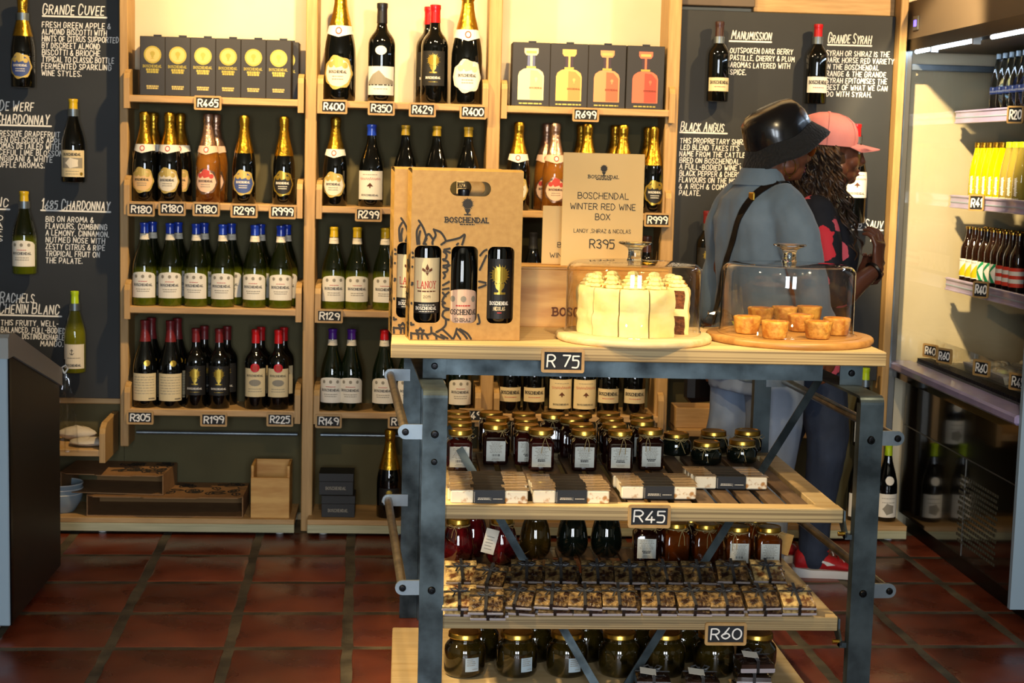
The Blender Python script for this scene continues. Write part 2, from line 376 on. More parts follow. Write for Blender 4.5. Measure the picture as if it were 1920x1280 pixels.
    def prism(s, poly, lo, hi, m, axis='y', holes=(), smooth=False):
        # polygon in the two other axes, extruded along axis
        loops = [list(poly)]+[list(h) for h in holes]
        flat = [p for l in loops for p in l]
        def P(p, e):
            return {'y': (p[0], e, p[1]), 'x': (e, p[0], p[1]), 'z': (p[0], p[1], e)}[axis]
        n = len(flat); vs = [P(p, lo) for p in flat]+[P(p, hi) for p in flat]; fs = []
        if holes: tris = tessellate_polygon([[Vector((p[0], p[1], 0)) for p in l] for l in loops])
        else: tris = [list(range(n))]
        for t in tris: fs.append(list(t)); fs.append([i+n for i in reversed(t)])
        o = 0
        for l in loops:
            k = len(l)
            for i in range(k): fs.append((o+i, o+(i+1) % k, n+o+(i+1) % k, n+o+i))
            o += k
        s.add(vs, fs, m, smooth)
        return s
    def sphere(s, c, r, m, n=12, k=8, sc=(1, 1, 1), T=None):
        prof = [(max(1e-5, math.sin(PI*i/k)), -math.cos(PI*i/k)) for i in range(k+1)]
        A = Matrix.Translation(c) @ Matrix.Diagonal((r*sc[0], r*sc[1], r*sc[2], 1))
        if T is not None: A = T @ A
        return s.lathe(prof, m, n, T=A)
    def mesh(s, name, ang=38):
        me = bpy.data.meshes.new(name); me.from_pydata(s.v, [], s.f)
        for m in s.mats: me.materials.append(m)
        me.polygons.foreach_set('material_index', s.fm); me.polygons.foreach_set('use_smooth', s.fs)
        me.validate(); me.update()
        if any(s.fs):
            try: me.set_sharp_from_angle(angle=math.radians(ang))
            except Exception: pass
        return me
    def build(s, name, parent=None, ang=38):
        return link(name, s.mesh(name, ang), parent)
def link(name, me, parent=None):
    o = bpy.data.objects.new(name, me); COL.objects.link(o)
    if parent: o.parent = parent
    return o
def tag(o, label=None, cat=None, group=None, kind=None):
    if label: o['label'] = label
    if cat: o['category'] = cat
    if group: o['group'] = group
    if kind: o['kind'] = kind
    return o
def thing(name, label, cat, loc=(0, 0, 0), rz=0.0, group=None):
    o = bpy.data.objects.new(name, None); COL.objects.link(o); o.empty_display_size = 0.02
    o.location = loc; o.rotation_euler = (0, 0, rz)
    return tag(o, label, cat, group)
def kids(o): return [c for c in COL.objects if c.parent is o]
CH = {}
def dup(root, loc, rz=None, label=None, group=None):
    r = root.copy(); COL.objects.link(r); r.location = loc
    if rz is not None: r.rotation_euler = (r.rotation_euler[0], r.rotation_euler[1], rz)
    if label: r['label'] = label
    if group: r['group'] = group
    if root.name not in CH: CH[root.name] = [(c, list(c.children)) for c in root.children]
    for c, gs in CH[root.name]:
        d = c.copy(); COL.objects.link(d); d.parent = r
        for g in gs:
            e = g.copy(); COL.objects.link(e); e.parent = d
    return r
def struct(name, mb, ang=38): return tag(mb.build(name, None, ang), kind='structure')

# ---------------------------------------------------------------- strokes and lettering
GL = dict(A='00 38 60|13 53', B='00 08|c08 48 56 44 04|c04 54 62 40 00', C='c66 48 18 04 10 40 62', D='00 08|c08 38 64 30 00', E='58 08 00 50|04 44',
 F='58 08 00|04 44', G='c66 48 18 04 10 40 62|62 64 44', H='00 08|60 68|04 64', I='00 08', J='c48 42 20 02', K='00 08|58 04|14 60', L='08 00 50',
 M='00 18 43 78 80', N='00 08 60 68', O='c30 02 06 38 66 62 30', P='00 08|c08 48 66 43 03', Q='c30 02 06 38 66 62 30|42 70', R='00 08|c08 48 66 44 04|34 60',
 S='c57 38 18 06 24 43 51 30 01', T='08 68|38 30', U='c08 02 30 62 68', V='08 30 68', W='08 20 45 60 88', X='00 68|08 60', Y='08 34 68|34 30', Z='08 58 00 50')
GL.update({'0': 'c30 02 06 38 66 62 30', '1': '06 28 20', '2': 'c06 18 48 56 00|00 60', '3': 'c07 38 56 24|c24 53 40 01', '4': '48 02 62|44 40', '5': '58 08 05|c05 45 53 40 00',
 '6': 'c58 24 02 30 62 44 13', '7': '08 68 20', '8': 'c34 06 38 66 34 62 30 02 34', '9': 'c64 34 06 38 66 64 50', '&': '60 16 38 46 03 01 20 40 63', '.': '00 01',
 ',': '11 00', '-': '04 34', "'": '08 06'})
GC = {}
def catmull(p, k=4):
    out = []
    cl = p[0] == p[-1]; n = len(p)
    for i in range(n-1):
        a = p[i-1] if i else (p[-2] if cl else p[0]); b = p[i]; c = p[i+1]; d = p[i+2] if i < n-2 else (p[1] if cl else p[-1])
        for j in range(k):
            t = j/k
            out.append(tuple(0.5*((2*b[q])+(-a[q]+c[q])*t+(2*a[q]-5*b[q]+4*c[q]-d[q])*t*t+(-a[q]+3*b[q]-3*c[q]+d[q])*t**3) for q in range(len(b))))
    out.append(p[-1])
    return out
def glyph(ch):
    if ch not in GC:
        st = []; wd = 0
        for s in GL[ch].split('|'):
            cv = s[0] == 'c'; s = s[1:] if cv else s
            p = [(int(t[0])/8, int(t[1])/8) for t in s.split()]
            wd = max(wd, max(q[0] for q in p)); st.append((catmull(p, 3) if cv else p, cv))
        GC[ch] = (st, wd)
    return GC[ch]
class Decal:
    """Flat print: polygons in (u, v), mapped on to a plane or a round surface."""
    def __init__(s): s.q = []
    def poly(s, pts, m, layer=1): s.q.append((list(pts), m, layer)); return s
    def cols(s, us, bot, top, m, layer=0):
        for a, b in zip(us[:-1], us[1:]):
            ny = 4 if top(a)-bot(a) > .04 else 1
            for k in range(ny):
                f = lambda u, t: bot(u)+(top(u)-bot(u))*t/ny
                s.q.append(([(a, f(a, k)), (b, f(b, k)), (b, f(b, k+1)), (a, f(a, k+1))], m, layer))
        return s
    def rect(s, u0, u1, v0, v1, m, layer=0, n=1):
        return s.cols([u0+(u1-u0)*i/n for i in range(n+1)], lambda u: v0, lambda u: v1, m, layer)
    def disc(s, u, v, r, m, layer=1, n=14, sv=1.0, wob=None):
        pts = [(u+r*math.cos(2*PI*i/n)*(wob(i) if wob else 1), v+r*sv*math.sin(2*PI*i/n)*(wob(i) if wob else 1)) for i in range(n)]
        for i in range(n): s.q.append(([(u, v), pts[i], pts[(i+1) % n]], m, layer))
        return s
    def stroke(s, pts, w, m, layer=2, rnd=True):
        for a, b in zip(pts[:-1], pts[1:]):
            dx, dy = b[0]-a[0], b[1]-a[1]; l = math.hypot(dx, dy)
            if l < 1e-9: continue
            nx, ny = -dy/l*w/2, dx/l*w/2; ex, ey = (dx/l*w*.25, dy/l*w*.25) if not rnd else (0, 0)
            s.q.append(([(a[0]+nx-ex, a[1]+ny-ey), (a[0]-nx-ex, a[1]-ny-ey), (b[0]-nx+ex, b[1]-ny+ey), (b[0]+nx+ex, b[1]+ny+ey)], m, layer))
        if rnd:
            for p in pts:
                s.q.append(([(p[0]+w/2*math.cos(PI*k/3), p[1]+w/2*math.sin(PI*k/3)) for k in range(6)], m, layer))
        return s
    def text(s, t, u, v, h, m, width=None, align='l', wt=0.13, serif=False, slant=0.0, jit=0.0, rnd=True, layer=2, gap=0.22, big1=False, rise=0.0):
        x = 0.0; st = []; newword = True
        for ch in t:
            if ch == ' ': x += 0.45; newword = True; continue
            g, wd = glyph(ch); k = 1.22 if (big1 and newword) else 1.0; newword = False
            sx = 0.82 if not serif else 0.95; jx, jy = rng.uniform(-jit, jit), rng.uniform(-jit, jit); js = 1+rng.uniform(-jit, jit)
            for p, cv in g:
                st.append([(x+(a*sx*k+jx*.5)*js, (b*k+jy)*js-(0.12 if ch == ',' else 0)) for a, b in p])
                if serif and not cv:
                    for e, o in ((p[0], p[1]), (p[-1], p[-2])):
                        if e[1] in (0.0, 1.0) and abs(e[1]-o[1]) > 0.3:
                            st.append([(x+e[0]*sx-0.17, e[1]), (x+e[0]*sx+0.17, e[1])])
            x += wd*sx*k+gap+(0.12 if serif else 0)
        x -= gap
        sc = (width/x if width else h); wid = x*sc
        u0 = u-(wid/2 if align == 'c' else wid if align == 'r' else 0)
        for p in st:
            s.stroke([(u0+a*sc+slant*b*h, v+b*h+rise*a*sc) for a, b in p], wt*h, m, layer, rnd)
        return s
    def emblem(s, u, v, h, m, layer=2, m2=None):
        # leafy urn: round crown of leaves over a small footed vase
        r = h*0.34
        s.disc(u, v+h*0.66, r*0.80, m, layer, 16, 1, lambda i: 1+.08*(i % 2))
        for i in range(20):
            a = 2*PI*i/20; c, q = math.cos(a), math.sin(a)
            s.poly([(u+c*r*.6-q*r*.13, v+h*.66+q*r*.6+c*r*.13), (u+c*r*.6+q*r*.13, v+h*.66+q*r*.6-c*r*.13), (u+c*r*(1.02+.14*(i % 2))-q*r*.12, v+h*.66+q*r*(1.02+.14*(i % 2))+c*r*.12)], m, layer)
        s.poly([(u-h*.17, v+h*.37), (u-h*.13, v+h*.22), (u-h*.05, v+h*.13), (u+h*.05, v+h*.13), (u+h*.13, v+h*.22), (u+h*.17, v+h*.37)], m, layer)
        s.poly([(u-h*.05, v+h*.15), (u-h*.05, v+h*.06), (u+h*.05, v+h*.06), (u+h*.05, v+h*.15)], m, layer)
        s.poly([(u-h*.2, v+h*.07), (u-h*.2, v), (u+h*.2, v), (u+h*.2, v+h*.07)], m, layer)
        return s
    def lines(s, u0, u1, vs, h, m, layer=1, ragged=0.15, center=True):
        # rows of print too small to read
        for v in vs:
            k = rng.uniform(0, ragged)*(u1-u0); a = u0+(k/2 if center else 0); b = u1-(k/2 if center else k); x = a
            while x < b-1e-4:
                ww = min(rng.uniform(.08, .2)*(u1-u0), b-x); s.poly([(x, v), (x+ww, v), (x+ww, v+h), (x, v+h)], m, layer); x += ww+.03*(u1-u0)
        return s
    def split(s, du, dv):
        # cut wide pieces into strips so that they hug a round surface
        def cut(poly, ax, c):
            A, B = [], []
            for i in range(len(poly)):
                p, q = poly[i], poly[(i+1) % len(poly)]; a, b = p[ax]-c, q[ax]-c
                if a <= 0: A.append(p)
                if a >= 0: B.append(p)
                if a*b < 0:
                    t = a/(a-b); r = (p[0]+(q[0]-p[0])*t, p[1]+(q[1]-p[1])*t); A.append(r); B.append(r)
            return A, B
        for ax, d in ((0, du), (1, dv)):
            res = []
            for pts, m, l in s.q:
                lo, hi = min(p[ax] for p in pts), max(p[ax] for p in pts); rest = pts; k = math.floor(lo/d)+1
                while hi-lo > d and k*d < hi-1e-6:
                    A, B = cut(rest, ax, k*d)
                    if len(A) > 2: res.append((A, m, l))
                    rest = B; k += 1
                    if len(rest) < 3: break
                if len(rest) > 2: res.append((rest, m, l))
            s.q = res
        return s
    def mb(s, mapf, out=None):
        out = out or MB()
        if getattr(mapf, 'du', None): s.split(mapf.du, mapf.dv)
        for k, (pts, m, l) in enumerate(s.q):
            if sum(a[0]*b[1]-b[0]*a[1] for a, b in zip(pts, pts[1:]+pts[:1])) < 0: pts = pts[::-1]
            out.add([mapf(a, b, l+.018*(k % 23)+(.47 if len(pts) == 6 else 0)) for a, b in pts], [list(range(len(pts)))], m)
        return out
def plane_map(off=0.0006, step=0.0004):
    return lambda u, v, l: (u, -(off+step*l), v)
def cyl_map(rfun, off=0.0006, step=0.0004, ang=0.0):
    def f(u, v, l):
        r = rfun(v); a = u/max(r, 1e-4)+ang; r += off+step*l
        return (r*math.sin(a), -r*math.cos(a), v)
    f.du = rfun(0.0)*.2 if rfun(0.0) > 0 else .008; f.dv = .035
    return f
# ---------------------------------------------------------------- room
XL, XR, YB, YF, ZC = -2.7, 3.4, 6.44, -2.05, 3.0
struct('floor', MB().box(XL, XR, YF, YB, -0.12, -0.0025, M['grout']))
struct('ceiling', MB().box(XL, XR, YF, YB+.1, ZC, ZC+.1, M['ceiling']))
struct('wall_back', MB().box(XL, XR, YB, YB+.1, -.12, ZC, M['cream_wall']))
struct('wall_left', MB().box(XL-.1, XL, YF, YB+.1, -.12, ZC, M['plain_wall']))
struct('wall_right', MB().box(XR, XR+.1, YF, YB+.1, -.12, ZC, M['plain_wall']))
wf = MB()
for x0, x1, z0, z1 in ((XL, -.95, -.12, ZC), (-.15, .35, -.12, ZC), (1.15, XR, -.12, ZC), (-.95, -.15, 2.52, ZC), (.35, 1.15, 2.52, ZC), (-.95, -.15, -.12, .58), (.35, 1.15, -.12, .58)):
    wf.box(x0, x1, YF-.1, YF, z0, z1, M['plain_wall'])
struct('wall_front', wf)
for k, (a, b) in enumerate(((-.95, -.15), (.35, 1.15))):
    f = MB()
    for q in ((a, b, .58, .62), (a, b, 2.48, 2.52), (a, a+.04, .58, 2.52), (b-.04, b, .58, 2.52), ((a+b)/2-.02, (a+b)/2+.02, .58, 2.52)):
        f.box(q[0], q[1], YF-.08, YF-.02, q[2], q[3], M['fr_grey'])
    wo = struct('window_%d' % (k+1), f)
    MB().box(a+.04, b-.04, YF-.055, YF-.05, .62, 2.48, M['pane']).build('pane', wo)

# floor tiles: hand-made terracotta, each one laid by itself
TH = math.radians(1.5); TPX, TPY = .3555, .3715
TO = Vector((-.855, 5.09, 0)); tu = Vector((math.cos(TH), math.sin(TH), 0)); tv = Vector((-math.sin(TH), math.cos(TH), 0))
TO = TO - tu*(.02)
floor_ob = bpy.data.objects['floor']
tms = []
for k in range(7):
    hx, hy = TPX/2-.013, TPY/2-.014; n = 5; ring = []
    for sx, sy, ex, ey in ((-1, -1, 1, 0), (1, -1, 0, 1), (1, 1, -1, 0), (-1, 1, 0, -1)):
        for i in range(n):
            t = i/n*2
            ring.append((sx*hx+ex*t*hx+rng.uniform(-.003, .003), sy*hy+ey*t*hy+rng.uniform(-.003, .003)))
    rr = []
    for ins, z in ((0, -.02), (0, -.006), (.004, -.0015), (.010, 0.0)):
        rr.append([(x*(1-ins/hx), y*(1-ins/hy), z+(rng.uniform(-.0006, .0006) if z > -.003 else 0)) for x, y in ring])
    tms.append(MB().rings(rr, M['tile'], smooth=True).mesh('tile', 30))
for i in range(-5, 11):
    for j in range(-6, 4):
        c = TO + tu*((i+.5)*TPX) + tv*((j+.5)*TPY)
        if c.x < XL+.1 or c.x > XR-.1 or c.y > YB-.05: continue
        o = link('tile', tms[rng.randrange(7)], floor_ob)
        o.location = (c.x, c.y, rng.uniform(-.0012, .0012)); o.rotation_euler = (rng.uniform(-.002, .002), rng.uniform(-.002, .002), TH+rng.choice((0, PI))+rng.uniform(-.006, .006))

# ---------------------------------------------------------------- wall racks
RY = 6.2
ROWZ = (1.685, 1.283, .882, .484)
COLX = ((-1.073, -.397), (-.345, .307), (.358, 1.031))
RACK = ('freezer-side rack', 'middle rack', 'women-side rack')
TIER = ('top', 'second', 'third', 'lowest')
for k, (x0, x1, y0, y1) in enumerate(((-1.103, -1.070, 6.28, YB), (-.392, -.348, 6.225, YB), (.306, .356, 6.225, YB), (1.0, 1.05, 6.235, YB), (1.932, 1.962, 6.30, YB))):
    struct('trim_%d' % (k+1), MB().box(x0, x1, y0, y1, .32 if k == 0 else 0, ZC, M['pine_up'], .003))
for k, (a, b) in enumerate(((-1.1115, -.392), (-.348, .306), (.356, 1.0))):
    struct('trim_%d' % (k+6), MB().box(a, b, YB-.014, YB, .03, 1.66, M['olive_panel']))
struct('trim_9', MB().box(XL, -1.112, YB-.02, YB-.002, 0.02, .49, M['olive_panel']))
struct('trim_10', MB().box(XL, -1.112, YB-.05, YB-.02, .470, .497, M['pine'], .003))
struct('trim_11', MB().box(1.36, 1.93, YB-.06, YB-.02, 2.085, 2.2, M['pine'], .003))
struct('trim_12', MB().box(1.05, 1.36, YB-.09, YB-.02, 2.10, 2.2, M['fr_header'], .003))
struct('trim_13', MB().box(1.05, 1.93, YB-.03, YB-.002, .0, .62, M['olive_panel']))

def tray(x0, x1, z, label, y0=RY, y1=YB-.016, ends=(1, 1), group='display trays of the wall racks'):
    xc = (x0+x1)/2; hw = (x1-x0)/2; d = y1-y0
    t = thing('display_tray', label, 'shelf', (xc, y0, z), 0, group)
    MB().box(-hw+.012, hw-.012, .004, d, -.027, 0, M['pine'], .003).build('shelf_board', t)
    for s, e in ((-1, ends[0]), (1, ends[1])):
        if not e: continue
        p = [(0, -.05), (0, .062), (.012, .082), (.05, .098), (d, .104), (d, -.05)]
        a, b = (-hw, -hw+.022) if s < 0 else (hw-.022, hw)
        MB().prism(p, a, b, M['pine_up'], 'x').build('end_panel', t)
    return t
for c in range(3):
    for r in range(4):
        tray(*COLX[c], ROWZ[r], 'pale pine tray shelf with raised ends, %s tray of the %s' % (TIER[r], RACK[c]))
def base(x0, x1, label):
    t = thing('base_plinth', label, 'plinth', ((x0+x1)/2, 6.145, 0), 0, 'plywood plinths under the racks'); h = (x1-x0)/2
    MB().box(-h, h, 0, .285, .045, .066, M['pine'], .002).build('top_board', t)
    MB().box(-h, h, 0, .022, .012, .045, M['pale_ply'], .002).build('front_board', t)
    for x in (-h+.06, h-.06, 0):
        MB().lathe([(0, 0), (.016, 0), (.016, .012), (0, .014)], M['white_plastic'], 12, (x, .05, 0)).lathe([(0, .01), (.01, .01), (.01, .046), (0, .046)], M['bolt'], 10, (x, .05, 0)).build('foot', t)
base(-1.9, -.412, 'low plywood plinth holding brown gift boxes beside the freezer')
base(-.362, .33, 'low plywood plinth holding a small black box and one gold-necked bottle')
base(.36, 1.02, 'low plywood plinth hidden behind the trolley jars')
base(1.08, 2.02, 'low plywood plinth behind the women, ending at the fridge')
for c in (0, 1, 2):
    a, b = COLX[c]; z = at_y(400, 812, 6.36).z
    tag(MB().tube([(a+.02, 6.36, z), (b-.02, 6.36, z)], .007, M['steel_pale'], 10).build('wall_rail'), 'thin steel rail below the lowest tray of the '+RACK[c], 'rail', 'thin rails under the racks')

# ---------------------------------------------------------------- chalkboards
BY = 6.36
def board(name, label, x0, x1, z0, z1, blocks):
    t = thing(name, label, 'chalkboard', ((x0+x1)/2, BY, z0)); h = (x1-x0)/2
    MB().box(-h, h, 0, .014, 0, z1-z0, M['black_board'], .002).build('panel', t)
    MB().box(-h+.05, h-.05, .014, YB-BY-.002, .05, z1-z0-.05, M['fr_header']).build('batten', t)
    ox, oz = (x0+x1)/2, z0
    for bl in blocks:
        d = Decal()
        for (s, xa, yb, xb, hp, kind) in bl:
            a = at_y(xa, yb, BY); b = at_y(xb, yb+.026*(xb-xa), BY); hh = hp/F_PX*BY*1.005
            if kind == 'u':
                d.stroke([(a.x-ox, a.z-oz), (b.x-ox, b.z-oz)], .0065, M['chalk'], 1)
            else:
                d.text(s, a.x-ox, a.z-oz, hh, M['chalk'], b.x-a.x, 'l', .155 if kind == 't' else .13, gap=.34, slant=.06 if kind == 't' else .12, jit=.05, big1=kind == 'h', rise=(b.z-a.z)/(b.x-a.x))
        d.mb(plane_map(.0006, .0003)).build('lettering', t)
    return t
def block(head, under, lines, dx, y0, dy, hp=9.4):
    out = []
    for h in head: out.append((*h, 'h'))
    for u in under: out.append(('', u[0], u[1], u[2], 0, 'u'))
    for i, (s, x0, x1) in enumerate(lines): out.append((s, x0+dx, y0+i*dy, x1+dx, hp, 't'))
    return out
left_blocks = [
 block([('GRANDE CUVEE', 80, 26, 194, 15)], [(80, 30, 200)], [('FRESH GREEN APPLE &', 79, 207), ('ALMOND BISCOTTI WITH', 79, 200), ('HINTS OF CITRUS SUPPORTED', 79, 222), ('BY DISCREET ALMOND', 79, 187), ('BISCOTTI & BRIOCHE', 79, 187), ('TYPICAL TO CLASSIC BOTTLE', 79, 213), ('FERMENTED SPARKLING', 78, 208), ('WINE STYLES.', 78, 152)], 0, 51, 12.9),
 block([('DE WERF', -1, 207, 62, 15), ('CHARDONNAY', -8, 231, 91, 16)], [(-8, 234, 96)], [('EXPRESSIVE GRAPEFRUIT', -22, 112), ('GOLDEN DELISCIOUS APPLE', -28, 121), ('AROMAS DETAILED WITH', -16, 109), ('GRACEFUL LIME BLOSSOM', -24, 118), ('FRANGIPANI & WHITE', -24, 98), ('TRUFFLE AROMAS.', -18, 83)], 0, 254, 11.7),
 block([('NC', -9, 386, 15, 14)], [(-40, 391, 18)], [('O', -6, 5), ('A', -6, 5), ('F', -6, 5), ('S', -6, 5)], 0, 413, 13),
 block([('1685 CHARDONNAY', 78, 391, 205, 15)], [(77, 394, 207)], [('BIG ON AROMA &', 86, 175), ('FLAVOURS, COMBINING', 86, 200), ('A LEMONY, CINNAMON,', 86, 204), ('NUTMEG NOSE WITH', 86, 196), ('ZESTY CITRUS & RIPE', 86, 196), ('TROPICAL FRUIT ON', 86, 186), ('THE PALATE.', 86, 154)], 0, 415, 12.9),
 block([('RACHELS', 0, 566, 63, 15), ('CHENIN BLANC', -2, 586, 110, 16)], [(-2, 590, 115)], [('THIS FRUITY, WELL-', 2, 109), ('BALANCED, FULL-BODIED', 2, 122), ('DISTINGUISHABLE', 42, 120), ('MANGO,', 76, 118)], 0, 609, 13)]
board('chalkboard', 'tall black chalkboard listing white wines in white lettering, beside the freezer-side rack', -2.35, -1.115, .497, 2.6, left_blocks)
right_blocks = [
 block([('MANUMISSION', 1371, 73, 1445, 13)], [(1368, 77, 1446)], [('OUTSPOKEN DARK BERRY', 1369, 1486), ('PASTILLE, CHERRY & PLUM', 1369, 1489), ('AROMAS LAYERED WITH', 1369, 1480), ('SPICE.', 1369, 1398)], 0, 99, 13.5, 9),
 block([('GRANDE SYRAH', 1552, 80, 1632, 14)], [(1552, 84, 1634)], [('SYRAH OR SHIRAZ IS THE', 1549, 1667), ('DARK HORSE RED VARIETY', 1549, 1675), ('IN THE BOSCHENDAL', 1549, 1647), ('RANGE & THE GRANDE', 1549, 1660), ('SYRAH EPITOMISES THE', 1549, 1662), ('BEST OF WHAT WE CAN', 1549, 1663), ('DO WITH SYRAH.', 1549, 1633)], 0, 104, 12.7, 9),
 block([('BLACK ANGUS', 1276, 245, 1356, 14)], [(1275, 248, 1363)], [('THIS PROPRIETARY SHIRAZ', 1275, 1404), ('LED BLEND TAKES IT\'S', 1276, 1385), ('NAME FROM THE CATTLE', 1274, 1396), ('BRED ON BOSCHENDAL.', 1274, 1388), ('A FULL-BODIED WINE WITH', 1274, 1410), ('BLACK PEPPER & CHERRY', 1274, 1394), ('FLAVOURS ON THE NOSE', 1273, 1390), ('& A RICH & COMPLEX', 1273, 1385), ('PALATE.', 1273, 1312)], 0, 268, 12.2, 9),
 block([('CAB SAUV', 1590, 426, 1654, 13)], [(1590, 430, 1655)], [('ND', 1632, 1652)], 0, 452, 13, 9)]
board('chalkboard', 'tall black chalkboard listing red wines behind the two women', 1.052, 1.930, .62, 2.083, right_blocks)
# ---------------------------------------------------------------- bottles
PROF = dict(
 champ=[(0, .022), (.7, .0), (.93, .003), (1, .016), (1, .38), (.985, .44), (.92, .51), (.80, .59), (.64, .68), (.49, .76), (.40, .83), (.36, .90), (.35, .985), (0, .985)],
 burg=[(0, .022), (.7, .0), (.93, .003), (1, .016), (1, .42), (.985, .47), (.92, .53), (.78, .61), (.60, .69), (.44, .77), (.36, .84), (.335, .93), (.33, .965), (.37, .968), (.37, 1), (0, 1)],
 bord=[(0, .022), (.7, .0), (.94, .003), (1, .014), (1, .575), (.985, .60), (.93, .635), (.78, .675), (.58, .71), (.44, .74), (.375, .78), (.355, .90), (.35, .955), (.39, .958), (.39, 1), (0, 1)],
 beer=[(0, .022), (.7, .0), (.93, .003), (1, .016), (1, .56), (.97, .61), (.84, .67), (.62, .73), (.47, .79), (.40, .88), (.38, .96), (.44, .962), (.44, .985), (0, .985)],
 soda=[(0, .022), (.7, .0), (.93, .003), (1, .016), (1, .42), (.96, .50), (.82, .62), (.62, .75), (.46, .86), (.42, .93), (.42, .985), (0, .985)])
def rfun(kind, R, H):
    P = PROF[kind][2:]
    def f(z):
        q = z/H
        for (r0, z0), (r1, z1) in zip(P[:-1], P[1:]):
            if q <= z1 and z1 > z0: return R*(r0+(r1-r0)*max(0, (q-z0)/(z1-z0)))
        return R*P[-2][0]
    return f
def us(w, n=12): return [-w+2*w*i/n for i in range(n+1)]
def lab_arch(d, R, H, o):
    w = R*1.22; z0, z1 = H*.10, H*.36
    d.cols(us(w), lambda u: z0, lambda u: z1+H*.055*math.sqrt(max(0, 1-(u/w)**2)), M['paper_white'], 0)
    for u in (-.5, 0, .5): d.disc(u*w, z1+H*.0, H*.020, M['ink_grey'], 1, 8, 1.1)
    d.text('BOSCHENDAL', 0, H*.245, H*.026, M['ink'], 1.35*w, 'c', .2, True, rnd=False)
    d.lines(-w*.35, w*.35, (H*.295,), H*.008, M['ink_red'], 1); d.lines(-w*.5, w*.5, (H*.20, H*.175), H*.009, M['ink_grey'], 1)
def ornate(bord, inner, txt=None, flower=None):
    def f(d, R, H, o):
        w = R*1.02; zc, hz = H*.235, H*.135
        for k, (s, m) in enumerate(((1, bord), (.84, inner))):
            n = 28; pts = []
            for i in range(n):
                a = 2*PI*i/n; q = s*(1+(.085*math.cos(a*7) if k == 0 else .02*math.cos(a*9)))*(1 if math.sin(a) < .3 else 1+.16*(math.sin(a)-.3))
                pts.append((w*q*math.cos(a), zc+hz*q*math.sin(a)))
            # split in vertical strips so that it hugs the glass
            xs = us(w*s*1.05, 14)
            def hit(u, side):
                best = None
                for (a, b) in zip(pts, pts[1:]+pts[:1]):
                    if (a[0]-u)*(b[0]-u) <= 0 and a[0] != b[0]:
                        v = a[1]+(b[1]-a[1])*(u-a[0])/(b[0]-a[0])
                        best = v if best is None else (max(best, v) if side else min(best, v))
                return zc if best is None else best
            d.cols(xs, lambda u: hit(u, 0), lambda u: hit(u, 1), m, k)
        if flower:
            d.disc(0, zc+hz*.72, w*.32, flower, 2, 10, 1, lambda i: 1+.2*(i % 2))
            d.disc(-w*.45, zc+hz*.55, w*.2, flower, 2, 8); d.disc(w*.45, zc+hz*.5, w*.2, flower, 2, 8)
        d.text('BOSCHENDAL', 0, zc+hz*.02, H*.021, txt or M['ink'], w*1.15, 'c', .2, True, rnd=False, layer=3)
        d.lines(-w*.4, w*.4, (zc-hz*.22, zc-hz*.4), H*.008, txt or M['ink_grey'], 3)
    return f
